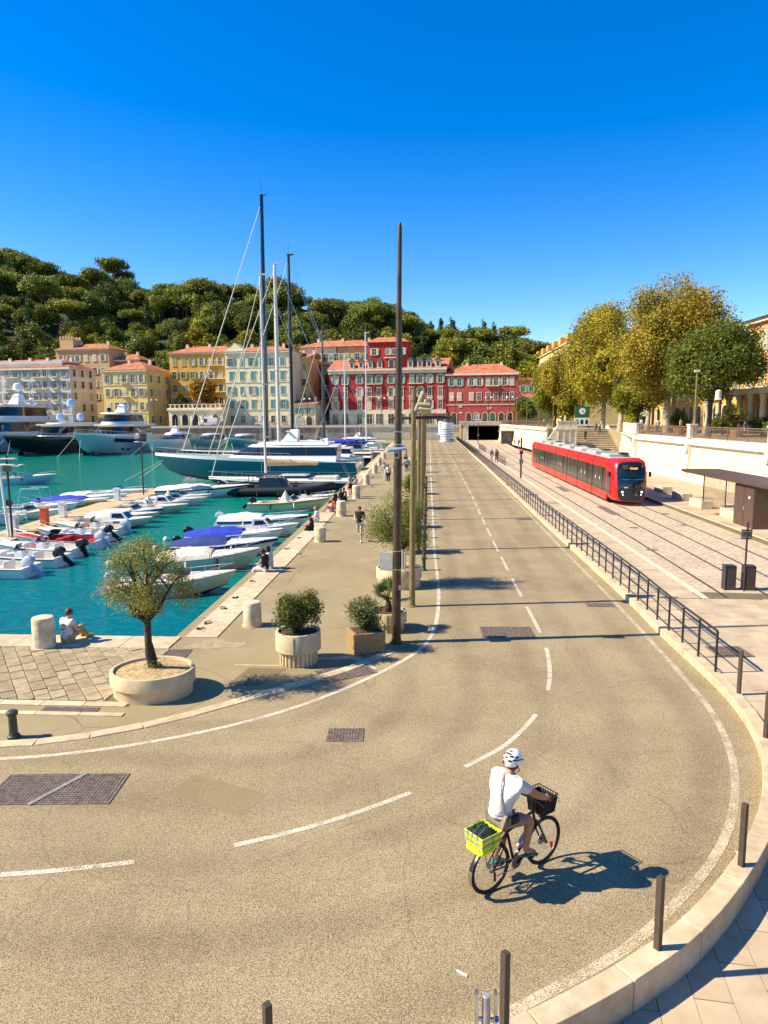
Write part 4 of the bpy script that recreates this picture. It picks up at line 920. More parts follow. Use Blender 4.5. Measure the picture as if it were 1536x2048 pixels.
def small_boat(label, loc, rz, L=5.2, B=2.0, F=0.62, hull='white_gloss', deck='seat_white', stripe=None, cover=None, console=True, screen=True,
               cabin=False, motor='outboard_black', tilt=35, rail=True, fend=2, bimini=None, cone=None, boot=None, seats='seat_white', cockpit=0.62, name='motorboat', frame=False, bow_deck=True):
    t = thing(name, label, 'boat', (loc[0], loc[1], WZ), rz, 'small boats moored in the harbour', 0.93)
    R, G_ = motor_hull(L, B, F)
    h = MB().loft(R, False); k = len(R[0]); h.f.append(tuple(range(k))); h.build('hull', hull, t, True, 40)
    if boot:
        mb = MB()
        for s in (1, -1):
            mb.loft([[(r[4][0], s * (abs(r[4][1]) + 0.012), r[4][2] - 0.02), (r[3][0], s * (abs(r[3][1]) + 0.012), r[3][2] - 0.05)] for r in R], False)
        mb.build('boot_or_shade_band', boot, t)
    if stripe:
        mb = MB()
        for s in (0, -1):
            mb.loft([[(r[s][0], r[s][1] * 1.012, r[s][2] - 0.03), (r[s][0], (r[1][1] if s == 0 else r[-2][1]) * 1.012, r[s][2] - 0.17)] for r in R], False)
        mb.build('side_stripe', stripe, t)
    n = len(G_); ic = max(2, int((n - 1) * cockpit))
    # rim + cockpit + foredeck
    rim = MB()
    def dring(i, zin, w=0.11):
        x, b, z = G_[i]; bi = max(0.01, b - w)
        return [(x, b, z), (x, b - 0.02 if b > 0.03 else 0.01, z + 0.04), (x, bi, z + 0.04), (x, bi, zin), (x, 0, zin), (x, -bi, zin), (x, -bi, z + 0.04), (x, -b + 0.02 if b > 0.03 else -0.01, z + 0.04), (x, -b, z)]
    rim.loft([dring(i, G_[i][2] - 0.40) for i in range(ic + 1)], False)
    rim.f.append((3, 4, 5, 6, 2)) if False else None
    rim.build('cockpit', deck, t, False)
    fd = MB().loft([[(x, b, z), (x, max(0.01, b - 0.05), z + 0.05), (x, b * 0.4, z + 0.05 + 0.10 * B / 2 * (b / (B / 2))), (x, -b * 0.4, z + 0.05 + 0.10 * B / 2 * (b / (B / 2))), (x, -max(0.01, b - 0.05), z + 0.05), (x, -b, z)] for x, b, z in G_[ic:]], False)
    x, b, z = G_[ic]; fd.add([(x, b - 0.05, z + 0.05), (x, b * 0.4, z + 0.05 + 0.1 * b), (x, -b * 0.4, z + 0.05 + 0.1 * b), (x, -b + 0.05, z + 0.05), (x, -b + 0.05, z - 0.42), (x, b - 0.05, z - 0.42)], [(0, 1, 2, 3, 4, 5)])
    fd.build('foredeck', 'white_gloss' if deck == 'seat_white' else deck, t, True, 40)
    xs, bs, zs = G_[0]; MB().box((xs + 0.08, 0, zs - 0.18), (0.14, 2 * bs - 0.1, 0.46)).build('transom', hull, t)
    zf = G_[2][2] - 0.4
    if cabin:
        xa, xb = x - 0.5, x + L * 0.17
        MB().loft([[(xa, b - 0.22, z), (xa, -b + 0.22, z), (xb, -b * 0.62, z + 0.05), (xb, b * 0.62, z + 0.05)], [(xa + 0.05, b - 0.36, z + 0.62), (xa + 0.05, -b + 0.36, z + 0.62), (xb - 0.5, -b * 0.5, z + 0.58), (xb - 0.5, b * 0.5, z + 0.58)]], True, True, True).build('cabin', 'white_gloss', t, bevel=0.03)
        MB().quad((xb - 0.06, -b * 0.54, z + 0.14), (xb - 0.06, b * 0.54, z + 0.14), (xb - 0.44, b * 0.46, z + 0.53), (xb - 0.44, -b * 0.46, z + 0.53)).xf(Matrix.Translation((0.02, 0, 0.02))).build('windscreen', 'glass_dark', t)
        for s in (1, -1):
            MB().quad((xa + 0.2, s * (b - 0.24), z + 0.2), (xb - 0.35, s * (b * 0.64), z + 0.2), (xb - 0.6, s * (b * 0.55), z + 0.5), (xa + 0.22, s * (b - 0.31), z + 0.5)).build('cabin_window', 'glass_dark', t)
    elif console and not cover:
        cx = G_[ic][0] - L * 0.17
        MB().box((cx, 0.0, zf + 0.36), (0.5, 0.62, 0.72), top=0.85).build('console', 'white_gloss', t, bevel=0.03)
        MB().box((cx - 0.05, 0, zf + 0.74), (0.22, 0.4, 0.05)).build('dashboard', 'black_matt', t)
        MB().box((cx - 0.8, 0, zf + 0.22), (0.45, 0.9, 0.44)).build('seat', seats, t, bevel=0.04)
        MB().box((cx - 1.02, 0, zf + 0.52), (0.10, 0.9, 0.3)).build('backrest', seats, t, bevel=0.03)
        if screen:
            MB().quad((cx + 0.24, -0.3, zf + 0.72), (cx + 0.24, 0.3, zf + 0.72), (cx + 0.05, 0.27, zf + 1.08), (cx + 0.05, -0.27, zf + 1.08)).build('windscreen', 'glass_teal', t)
        MB().tube([(cx - 0.33 + 0, 0.16 * math.cos(a), zf + 0.72 + 0.16 * math.sin(a)) for a in [2 * PI * k / 10 for k in range(11)]], 0.015, 5).build('wheel', 'black_matt', t)
    if screen and not console and not cabin:
        w = MB(); xa = x - 0.05
        w.quad((xa, b - 0.2, z + 0.1), (xa + 0.35, b * 0.3, z + 0.16), (xa - 0.05, b * 0.28, z + 0.5), (xa - 0.35, b - 0.26, z + 0.42))
        w.quad((xa, -b + 0.2, z + 0.1), (xa + 0.35, -b * 0.3, z + 0.16), (xa - 0.05, -b * 0.28, z + 0.5), (xa - 0.35, -b + 0.26, z + 0.42))
        w.quad((xa + 0.35, b * 0.3, z + 0.16), (xa + 0.35, -b * 0.3, z + 0.16), (xa - 0.05, -b * 0.28, z + 0.5), (xa - 0.05, b * 0.28, z + 0.5))
        w.build('windscreen', 'glass_teal', t)
        for s in (1, -1): MB().box((x - 0.9, s * b * 0.45, zf + 0.3), (0.5, 0.5, 0.5)).build('seat', seats, t, bevel=0.05)
        MB().box((G_[0][0] + 0.65, 0, zf + 0.2), (0.6, 2 * bs - 0.4, 0.42)).build('bench', seats, t, bevel=0.05)
    if cover:
        rg = []
        for i in range(0, ic + 1):
            xx, bb, zz = G_[i]; hh = 0.14 + 0.36 * math.sin(PI * min(1, 0.12 + 0.75 * i / ic)) + 0.04 * math.sin(i * 2.1)
            rg.append([(xx, bb + 0.02, zz - 0.03), (xx, bb * 0.85, zz + hh * 0.45), (xx + 0.03, bb * 0.3, zz + hh * 0.93), (xx, 0, zz + hh), (xx - 0.02, -bb * 0.3, zz + hh * 0.9), (xx, -bb * 0.85, zz + hh * 0.42), (xx, -bb - 0.02, zz - 0.03)])
        c = MB().loft(rg, False); c.f.append(tuple(range(7))); o = len(c.v) - 7; c.f.append(tuple(range(o, o + 7)))
        c.build('canvas_cover', cover, t, True, 30)
    if cone:
        MB().lathe([(0.42, 0), (0.30, 0.35), (0.10, 0.8), (0.02, 1.0)], (-L * 0.02, 0.1, G_[4][2]), 9, 1.3, 0.9).build('canvas_cone', cone, t)
    if bimini or frame:
        fr = MB(); xa, xb, hz = -L * 0.26, L * 0.06, zf + 1.95
        for s in (1, -1):
            fr.tube([(xa - 0.1, s * B * 0.42, zf + 0.45), (xa + 0.25, s * B * 0.4, hz)], 0.018, 5); fr.tube([(xb + 0.2, s * B * 0.42, zf + 0.45), (xb, s * B * 0.4, hz)], 0.018, 5); fr.tube([(xa + 0.25, s * B * 0.4, hz), (xb, s * B * 0.4, hz)], 0.018, 5); fr.tube([(xa + 0.3, s * B * 0.4, zf + 1.3), (xb + 0.1, s * B * 0.41, zf + 0.9)], 0.014, 5)
        for xx in (xa + 0.25, xb): fr.tube([(xx, -B * 0.4, hz), (xx, B * 0.4, hz)], 0.018, 5)
        fr.build('bimini_frame', 'steel', t)
        if bimini:
            MB().loft([[(xx, B * 0.44, hz - 0.05), (xx, B * 0.25, hz + 0.06), (xx, -B * 0.25, hz + 0.06), (xx, -B * 0.44, hz - 0.05)] for xx in (xa + 0.1, (xa + xb) / 2, xb + 0.15)], False).build('bimini_top', bimini, t, True)
    for s in (1, -1): MB().tube([(x_, s * (b_ + 0.012), z_ - 0.015) for x_, b_, z_ in G_], 0.026, 5).build('rub_rail', 'alu_grey' if len(label) % 2 else 'black_matt', t, True)
    if not cover:
        MB().box((G_[1][0] + 0.25, bs * 0.45, zf + 0.14), (0.36, 0.28, 0.24)).build('fuel_tank', 'seat_red' if len(label) % 3 == 0 else 'black_matt', t, bevel=0.03)
        MB().tube([(G_[5][0] + 0.16 * math.cos(a), -bs * 0.5 + 0.16 * math.sin(a), zf + 0.03 + 0.006 * a) for a in [0.6 * k for k in range(26)]], 0.014, 4).build('rope_coil', 'rope', t)
        MB().lathe([(0.12, 0), (0.17, 0.03), (0.22, 0.0), (0.17, -0.03), (0.12, 0)], (G_[8][0], 0.0, G_[8][2] + 0.06), 12, 1, 1, False, False).build('life_ring', 'orange_plastic' if len(label) % 2 else 'white_gloss', t, True)
    if motor: outboard(t, G_[0][0] - 0.02, G_[0][2] - 0.42, motor, tilt)
    if rail: bow_rail(t, G_)
    for k in range(fend):
        for s in ((1, -1)):
            i = 4 + 5 * k
            if i < n: MB().tube([(G_[i][0], s * (G_[i][1] + 0.07), G_[i][2] - 0.05), (G_[i][0], s * (G_[i][1] + 0.07), G_[i][2] - 0.12), (G_[i][0], s * (G_[i][1] + 0.07), G_[i][2] - 0.45), (G_[i][0], s * (G_[i][1] + 0.07), G_[i][2] - 0.5)], [0.02, 0.065, 0.065, 0.02], 8).build('fender', 'white_gloss' if (k + len(label)) % 2 else 'black_matt', t, True)
    # mooring line from the bow
    MB().tube([(G_[-1][0] - 0.1, 0, G_[-1][2]), (G_[-1][0] + 0.5, 0.05, G_[-1][2] - 0.05), (G_[-1][0] + 1.1, 0.1, 1.0)], 0.012, 4).build('mooring_line', 'rope', t)
    return t
def E_(deg): return rad(deg)
# --- boats moored bow-on to the quay on the right
Q = lambda y, L: (-7.55 - max(0, y - 36) * 0.0205 - L / 2 - 0.35, y)
small_boat('green and white speedboat with a black bottom half hidden by the olive tree', (-10.75, 27.9), E_(14), 5.2, 2.0, 0.75, 'boat_green_white', 'deck_cream', boot='black_gloss', console=False, screen=True, motor='outboard_grey', tilt=45, cockpit=0.6)
small_boat('cream motorboat with pale green hull next to the one under the olive tree', (-10.65, 32.6), E_(12), 4.9, 2.05, 0.85, 'boat_green_white', 'deck_cream', console=False, screen=False, cover='canvas_cream', motor=None, cockpit=0.5)
small_boat('white motorboat with dark blue canvas folded back and black outboard', (-11.0, 36.4), E_(6), 5.6, 2.1, 0.75, 'white_gloss', 'seat_white', stripe='canvas_navy', cover='canvas_navy', motor='outboard_black', tilt=50, cockpit=0.5)
small_boat('white motorboat under a bright blue canvas cover', (-11.25, 39.2), E_(5), 5.6, 2.1, 0.8, 'white_gloss', cover='canvas_blue', motor='outboard_black', tilt=40, cockpit=0.62)
small_boat('small white cabin boat beyond the blue canvas cover', (-10.6, 42.2), E_(4), 5.0, 2.0, 0.7, 'white_gloss', cabin=True, motor=None, cockpit=0.5)
small_boat('white motorboat with navy waterline stripe and crumpled white cover', (-11.1, 46.0), E_(3), 6.2, 2.2, 0.7, 'white_gloss', stripe='canvas_navy', cover='canvas_cream', motor='outboard_grey', tilt=30, cockpit=0.45)
small_boat('cream boat with yellow side stripe, black outboard and canvas cone', (-11.2, 54.6), E_(3), 6.4, 2.3, 0.85, 'boat_beige', 'deck_cream', stripe='yellow_trim', cone='canvas_cream', console=False, motor='outboard_black', tilt=55)
small_boat('small white open boat with rail behind the yellow striped one', (-10.3, 58.6), E_(2), 5.0, 2.0, 0.75, 'white_gloss', console=True, motor='outboard_black')
# --- boats on both sides of the floating pier
lp = [
    ('white open boat with grey outboard at the left edge, nearest of the pier boats', (-20.6, 31.3), 178, dict(motor='outboard_grey', tilt=48, L=5.0)),
    ('white open boat with a big black outboard, second along the pier', (-20.4, 34.3), 177, dict(motor='outboard_black', tilt=48, L=5.4)),
    ('white centre console boat, third along the pier', (-19.9, 37.2), 176, dict(motor='outboard_black', tilt=20, L=5.2, boot='antifoul')),
    ('white boat with red seats and dark red cover and grey outboards', (-20.0, 40.4), 178, dict(seats='seat_red', console=False, motor='outboard_grey', tilt=42, L=5.4, deck='seat_red')),
    ('white boat with a tilted black outboard beside the red seated boat', (-20.4, 43.6), 176, dict(motor='outboard_black', tilt=52, L=5.0)),
    ('pale cyan cabin boat pointing away from the pier with black waterline', (-19.4, 46.4), 4, dict(hull='boat_green_white', boot='black_gloss', cabin=True, motor=None, L=5.4, rail=False)),  # black band here paints in the shading of the lower hull
    ('cream fishing boat with low deck beyond the cyan cabin boat', (-19.8, 49.6), 3, dict(hull='boat_beige', deck='deck_cream', console=False, screen=False, cover='canvas_cream', motor=None, L=5.0)),
    ('cream boat with canvas seat covers, bow to open water', (-19.9, 52.6), 3, dict(hull='boat_green_white', deck='deck_cream', console=True, cone='canvas_cream', motor=None, L=5.8)),
    ('white boat with dark bow rail near the pier end', (-20.2, 55.6), 3, dict(hull='white_gloss', deck='deck_cream', console=False, cone='canvas_cream', motor=None, L=6.0)),
    ('white boat with low windscreen second from the pier end', (-20.8, 58.4), 3, dict(hull='white_gloss', console=False, motor=None, L=5.8)),
    ('larger white cruiser with cream canopy at the end of the pier', (-21.2, 63.6), 4, dict(hull='white_gloss', deck='deck_cream', stripe='black_matt', cover='canvas_cream', cockpit=0.6, motor=None, L=8.6, B=2.8, F=1.0)),
    ('white rowing boat with brown trim at the left edge behind the pier', (-28.6, 42.4), 4, dict(hull='white_gloss', stripe='teak', console=False, screen=False, motor=None, rail=False, L=4.6)),
    ('white boat with a blue sunshade on a frame at the left edge', (-29.6, 46.5), 3, dict(bimini='canvas_navy', motor='outboard_grey', L=5.4)),
    ('long white open boat behind the orange box', (-28.7, 49.4), 3, dict(console=False, motor=None, L=6.2, deck='deck_cream')),
    ('white boat with a bare silver canopy frame', (-29.5, 53.2), 2, dict(frame=True, motor='outboard_black', L=5.8)),
    ('wooden boat with yellow ends and blue cover behind the pier', (-28.9, 56.6), 2, dict(hull='yellow_trim', cover='canvas_blue', cockpit=0.7, motor=None, rail=False, L=6.4, stripe='white_gloss')),
    ('white boat under a white cover near the pier lamp', (-28.6, 60.0), 2, dict(cover='canvas_cream', cockpit=0.4, motor=None, L=6.0)),
    ('white sport boat with bow rail behind the lettered lamp', (-28.7, 64.2), 2, dict(console=False, motor=None, L=6.6, B=2.3)),
]
lp.insert(5, ('white open boat with cream seats next to the pale cyan cabin boat', (0, 0), 177, dict(motor='outboard_grey', tilt=25, L=4.8, deck='deck_cream')))
lp.insert(8, ('small white boat with navy stripe beside the cream fishing boat', (0, 0), 3, dict(stripe='canvas_navy', console=False, motor=None, L=4.6)))
lp.insert(10, ('white cabin boat next to the boat with canvas seat covers', (0, 0), 3, dict(cabin=True, motor=None, L=5.2, deck='deck_cream')))
for k in range(13):                              # moored side by side along the pier
    yk = 31.0 + 2.4 * k; Lk = lp[k][3].get('L', 5.2)
    lp[k] = (lp[k][0], (-23.4 - (yk - 30) * 0.056 + 0.4 + 0.465 * Lk, yk), *lp[k][2:])
lp[13] = (lp[13][0], (-21.2, 64.0), *lp[13][2:])
lp = lp[:14] + [(l_, (x_ - 1.1, y_), a_, k_) for l_, (x_, y_), a_, k_ in lp[14:]]
for lab_, (x, y), a, kw in lp:
    small_boat(lab_, (x, y), E_(a), **kw)
small_boat('white work boat with blue fenders on open water, upper left', (-46.5, 76.5), E_(8), 8.2, 2.7, 1.0, 'hull_paleblue', 'deck_cream', console=True, motor='outboard_black', tilt=45, bimini='canvas_cream')

# floating pier
mat('pier_deck', (0.60, 0.44, 0.25), 0.85, 0.2, 6, 0.2, 30, objrand=0.1)
pr_ = thing('floating_pier', 'pale boarded floating pier with small boats on both sides', 'pier', (-24.6, 30, 0), rad(3.2))
MB().box((0, 19.0, -1.12), (2.2, 38, 0.5)).build('float', 'concrete_white', pr_)
pmesh = MB().box((0, 0, 0), (2.4, 0.385, 0.06)).mesh('board', 'pier_deck')
for k in range(96): obj('board', pmesh, pr_, (random.uniform(-0.01, 0.01), 0.2 + k * 0.396, -0.82 + random.uniform(-0.004, 0.004)))
pd = []
for k, (y, lab_) in enumerate(((41.0, 'white service pedestal on the pier beside the orange box'), (47.5, 'white service pedestal midway along the pier'), (57.5, 'white service pedestal near the far end of the pier'))):
    t = thing('service_pedestal', lab_, 'pedestal', (-25.4 - (y - 41) * 0.056, y, -0.79))
    MB().box((0, 0, 0.5), (0.42, 0.42, 1.0)).build('body', 'white_gloss', t, bevel=0.02); MB().box((0, 0, 1.04), (0.5, 0.5, 0.08)).build('cap', 'white_gloss', t, bevel=0.01); MB().box((0.215, 0, 0.62), (0.02, 0.26, 0.4)).build('socket_panel', 'alu_grey', t)
t = thing('orange_box', 'upright orange plastic box standing on the pier', 'box', (-24.9, 43.6, -0.79)); MB().box((0, 0, 0.55), (0.42, 0.42, 1.1)).build('body', 'orange_plastic', t, bevel=0.02); MB().box((0, 0, 1.12), (0.46, 0.46, 0.05)).build('lid', 'orange_plastic', t, bevel=0.01)
t = thing('red_post', 'small red cone post at the left end of the pier', 'post', (-25.9, 39.8, -0.79)); MB().lathe([(0.14, 0), (0.05, 0.7), (0.03, 0.95)], n=10).build('cone', 'hull_red', t, True); MB().box((0, 0, 0.02), (0.36, 0.36, 0.04)).build('foot', 'hull_red', t)
def pier_lamp(x, y, h, label, sign=None):
    t = thing('pier_lamp', label, 'lamp post', (x, y, -0.79))
    MB().tube([(0, 0, 0), (0, 0, h)], 0.065, 10).build('pole', 'rail_dark', t, True)
    MB().box((0, 0, h - 0.55), (1.15, 0.5, 0.09)).build('lamp_head', 'canvas_cream', t, bevel=0.03)
    if sign:
        MB().lathe([(0.52, -0.02), (0.54, 0.0), (0.52, 0.42), (0.46, 0.5)], (0, 0, h - 0.28), 20).build('drum', 'alu_dark', t, True)
        text('letter', sign, 0.52, 'white_gloss', t, (0, -0.56, h + 0.0), (rad(90), 0, 0))
        g = thing('gull', 'white gull perched on top of the lettered pier lamp', 'bird', (x, y, -0.79 + h + 0.20), rad(-160))
        MB().loft([[(xx, ry * math.cos(a), zz + rz_ * math.sin(a)) for a in [2 * PI * q / 8 for q in range(8)]] for xx, ry, rz_, zz in ((-0.30, 0.02, 0.01, 0.20), (-0.2, 0.05, 0.05, 0.21), (-0.05, 0.085, 0.09, 0.22), (0.08, 0.08, 0.09, 0.25), (0.14, 0.045, 0.05, 0.33), (0.18, 0.05, 0.05, 0.40), (0.23, 0.035, 0.035, 0.41), (0.27, 0.012, 0.012, 0.40), (0.32, 0.004, 0.004, 0.385))], True, True, True).build('body', 'white_gloss', g, True)
        for s in (1, -1):
            MB().loft([[(0.06, s * 0.07, 0.28), (0.05, s * 0.09, 0.2)], [(-0.15, s * 0.075, 0.27), (-0.15, s * 0.085, 0.2)], [(-0.38, s * 0.02, 0.22), (-0.36, s * 0.02, 0.2)]], False).build('wing', 'alu_grey', g)
            MB().tube([(0, s * 0.03, 0.16), (0.01, s * 0.03, 0.0)], 0.008, 5).build('leg', 'yellow_trim', g)
    else:
        MB().box((0.1, 0, h - 0.2), (0.9, 0.4, 0.08)).build('lamp_head', 'canvas_cream', t, bevel=0.02); MB().box((0, 0, h - 0.75), (0.35, 0.3, 0.35)).build('box', 'alu_dark', t)
        MB().tube([(-0.28, 0.1, 0), (-0.55, 0.1, h - 0.5)], 0.07, 8).build('white_pole', 'white_gloss', t)
    return t
pier_lamp(-26.0, 62.2, 5.35, 'thin dark pier lamp with a drum marked B', 'B')
pier_lamp(-24.3, 39.0, 4.8, 'dark pier lamp with flat heads at the left edge')

# ------------------------------------------------------------------ large motor yachts
def outline(x0, x1, w, n=9, p=0.55):
    """plan outline, square stern at x0, rounded nose at x1"""
    pts = [(x0, w)]; xm = x0 + (x1 - x0) * p
    for i in range(n + 1):
        a = PI / 2 * (1 - i / n); pts.append((xm + (x1 - xm) * math.cos(a), w * math.sin(a) ** 0.85 if a > 0.01 else 0.0))
    return pts + [(x, -y) for x, y in reversed(pts[:-1])]
def ring(x0, x1, w, z, p=0.55): return [(x, y, z) for x, y in outline(x0, x1, w, p=p)]
def tier(parent, name, m, x0, x1, w, z0, z1, rf=0.0, rs=0.0, rb=0.0, p=0.55, glass=None, gm='glass_dark', lip=0.0):
    MB().loft([ring(x0, x1, w, z0, p), ring(x0 + rb, x1 - rf, w - rs, z1, p)], True, True, True).build(name, m, parent, True, 40)
    if glass:
        a, b = glass; f = lambda k: (x0 + rb * k - 0.03, x1 - rf * k + 0.04, w - rs * k + 0.03, z0 + (z1 - z0) * k, p)
        MB().loft([ring(*f(a)), ring(*f(b))], True, True, True).build('window_band', gm, parent, True, 40)
def dome(parent, x, y, z, r, m='lamp_white'):
    MB().lathe([(r * 0.55, 0), (r * 0.6, r * 0.25), (r, r * 0.35), (r, r * 1.2), (r * 0.85, r * 1.75), (r * 0.45, r * 2.05), (0, r * 2.12)], (x, y, z), 16).build('satellite_dome', m, parent, True)
def yacht(label, loc, rz, L, B, F, hull, sheer=None, roof='white_gloss', name='motor_yacht', tiers=2, mast='arch', domes=(), boot='black_gloss', fine=2.4, rise=0.30, gm='glass_dark', hardtop=True, rail=True, ports=0, band=None, super_m='white_gloss', low=False):
    t = thing(name, label, 'yacht', (loc[0], loc[1], WZ), rz, 'motor yachts moored in the harbour')
    R, G_ = motor_hull(L, B, F, 1.0, fine, rise, 0.5, 0.10, 22)
    h = MB().loft(R, False); h.f.append(tuple(range(len(R[0])))); h.build('hull', hull, t, True, 40)
    dk = MB().loft([[(x, b, z), (x, b * 0.96, z + 0.02), (x, 0, z + 0.06), (x, -b * 0.96, z + 0.02), (x, -b, z)] for x, b, z in G_], False).build('deck', 'deck_cream', t)
    bw = MB()                                   # bulwark: raised rim forward
    for s in (1, -1):
        bw.loft([[(x, s * b * 1.0, z), (x + 0.02, s * b * 1.01, z + 0.35 * min(1, i / 6)), (x, s * max(0, b - 0.14), z + 0.35 * min(1, i / 6)), (x, s * max(0, b - 0.14), z)] for i, (x, b, z) in enumerate(G_)], False)
    bw.build('bulwark', sheer or super_m, t, True, 40)
    mb = MB()
    for s in (1, -1): mb.loft([[(r[4][0], s * (abs(r[4][1]) + 0.02), max(0.02, min(r[3][2], 0.25 * F))), (r[3][0], s * (abs(r[3][1]) + 0.02), -0.1)] for r in R[:-2]], False)
    mb.build('waterline_band', boot, t)
    if band:
        mb = MB()
        for s in (1, -1): mb.loft([[(r[0][0], s * (abs(r[1][1]) + 0.03), r[0][2] - 0.12 * F), (r[0][0], s * (abs(r[2][1]) * 0.4 + abs(r[1][1]) * 0.6 + 0.04), r[0][2] - 0.30 * F)] for r in R[3:16]], False)
        mb.build('hull_window_band', band, t)
    for k in range(ports):
        r = R[10 + 2 * k]
        for s in (1, -1): MB().box((r[2][0], s * (abs(r[2][1]) * 0.5 + abs(r[3][1]) * 0.5 + 0.05), (r[2][2] + r[3][2]) * 0.5), (L * 0.045, 0.12, F * 0.09)).build('porthole', 'glass_dark', t)
    zt = F * 0.80; w = B / 2
    if low:
        tier(t, 'saloon', super_m, -L * 0.40, L * 0.20, w * 0.86, zt, zt + 0.085 * L, L * 0.16, w * 0.22, -0.2, 0.35, (0.38, 0.86), gm)
        tier(t, 'roof', roof, -L * 0.36, L * 0.02, w * 0.66, zt + 0.085 * L, zt + 0.097 * L, L * 0.03, w * 0.1, 0, 0.4)
        top = zt + 0.10 * L
    else:
        H1 = 0.085 * L
        tier(t, 'main_saloon', super_m, -L * 0.42, L * 0.20, w * 0.88, zt, zt + H1, L * 0.07, w * 0.08, 0.1, 0.5, (0.34, 0.92), gm)
        tier(t, 'upper_deck', roof, -L * 0.46, L * 0.17, w * 0.98, zt + H1, zt + H1 + 0.35, -0.3, -0.05, 0, 0.5)
        top = zt + H1 + 0.35
        if tiers > 1:
            tier(t, 'bridge_deck', super_m, -L * 0.33, L * 0.10, w * 0.74, top, top + H1 * 0.85, L * 0.07, w * 0.1, 0.2, 0.45, (0.25, 0.9), gm)
            top += H1 * 0.85
        if hardtop:
            tier(t, 'hard_top', roof, -L * 0.34, L * 0.07, w * 0.84, top, top + 0.28, 0.4, 0.1, 0.1, 0.5); top += 0.28
    if mast == 'arch':
        MB().loft([[(-L * 0.20, w * 0.3, top), (-L * 0.12, w * 0.3, top), (-L * 0.12, -w * 0.3, top), (-L * 0.20, -w * 0.3, top)], [(-L * 0.205, w * 0.12, top + 0.06 * L), (-L * 0.165, w * 0.12, top + 0.06 * L), (-L * 0.165, -w * 0.12, top + 0.06 * L), (-L * 0.205, -w * 0.12, top + 0.06 * L)]], True, True, True).build('radar_mast', super_m, t, bevel=0.05)
        MB().box((-L * 0.15, 0, top + 0.05 * L), (0.3, 1.8, 0.16)).build('radar', 'white_gloss', t, bevel=0.04)
        MB().tube([(-L * 0.19, 0, top + 0.06 * L), (-L * 0.19, 0, top + 0.13 * L)], 0.05, 6).build('antenna', 'steel', t)
    if mast == 'lattice':
        mb = MB()
        for sx_ in (-0.45, 0.45):
            for sy_ in (-0.45, 0.45): mb.tube([(-L * 0.18 + sx_, sy_, top), (-L * 0.18 + sx_ * 0.5, sy_ * 0.5, top + 3.6)], 0.06, 5)
        for k in range(6): mb.box((-L * 0.18, 0, top + 0.5 + k * 0.6), (0.95 - k * 0.08, 0.95 - k * 0.08, 0.05))
        mb.tube([(-L * 0.18, 0, top + 3.5), (-L * 0.18, 0, top + 5.6)], 0.05, 6); mb.build('lattice_mast', 'steel', t)
    for d in domes: dome(t, d[0] * L, d[1] * w, top + d[2], d[3], d[4] if len(d) > 4 else 'lamp_white')
    if rail:
        rl_ = MB(); g = G_[6:]
        for s in (1, -1):
            rl_.tube([(x - 0.15, s * max(0, b - 0.15), z + 1.0) for x, b, z in g], 0.028, 5)
            for x, b, z in g: rl_.tube([(x - 0.15, s * max(0, b - 0.15), z + 0.3), (x - 0.15, s * max(0, b - 0.15), z + 1.0)], 0.02, 4)
        rl_.build('rail', 'steel', t)
    x, b, z = G_[-1]
    for s in (1, -1): MB().tube([(x - 1.2, s * 0.6, z - 0.5), (x + 3.0, s * 2.2, 0.0)], 0.035, 5).build('mooring_line', 'rope', t)
    return t
dn = E_(-90)                                    # bows towards the camera
yacht('very large pale blue and white yacht cut by the left edge', (-98.6, 157), dn, 44, 9.0, 4.2, 'hull_paleblue', tiers=2, mast='arch', domes=((-0.16, 0.1, 3.2, 0.95), (-0.22, 0.5, 0.2, 0.7)), rise=0.35)
yacht('long black hulled yacht with steel lattice mast and three domes', (-83.2, 153.5), dn, 37, 8.0, 3.6, 'black_gloss', 'black_gloss', tiers=1, mast='lattice', domes=((-0.18, 0, 3.5, 0.95, 'hull_paleblue'), (-0.16, -0.62, 0.4, 0.85, 'hull_paleblue'), (-0.16, 0.62, 0.4, 0.85, 'hull_paleblue')), hardtop=True, rise=0.32)
yacht('tall white and cyan yacht with a dark sheer band and flybridge', (-69.3, 151), dn, 31, 8.2, 4.1, 'hull_cyan', 'white_gloss', tiers=2, mast='arch', band='black_gloss', ports=2, domes=((-0.10, -0.5, 0.1, 0.5, 'black_gloss'),), rise=0.30, fine=3.0)
yacht('white sport cruiser with black lower hull, right of the cyan yacht', (-58.2, 155), dn, 23, 5.8, 2.6, 'white_gloss', None, low=True, boot='black_gloss', domes=((-0.2, 0, 0.4, 0.4, 'black_gloss'),), rise=0.35)
yacht('grey sport yacht with dark windows beside the black and white cruiser', (-50.6, 157.5), dn, 20, 5.2, 2.5, 'hull_grey', None, low=True, super_m='hull_grey', roof='white_gloss', mast='none', rise=0.35)
yacht('teal hulled boat with white bow behind the sailing masts', (-43.6, 160), dn, 18, 5.0, 2.5, 'hull_teal', None, low=True, mast='none', rise=0.4)
yacht('black superstructure yacht with black domes behind the leftmost yacht', (-113, 164), dn, 36, 7.6, 3.9, 'black_gloss', super_m='black_matt', roof='hull_grey', tiers=2, domes=((-0.1, 0.5, 0.3, 0.95, 'black_matt'), (-0.1, -0.5, 0.3, 0.95, 'black_matt')))
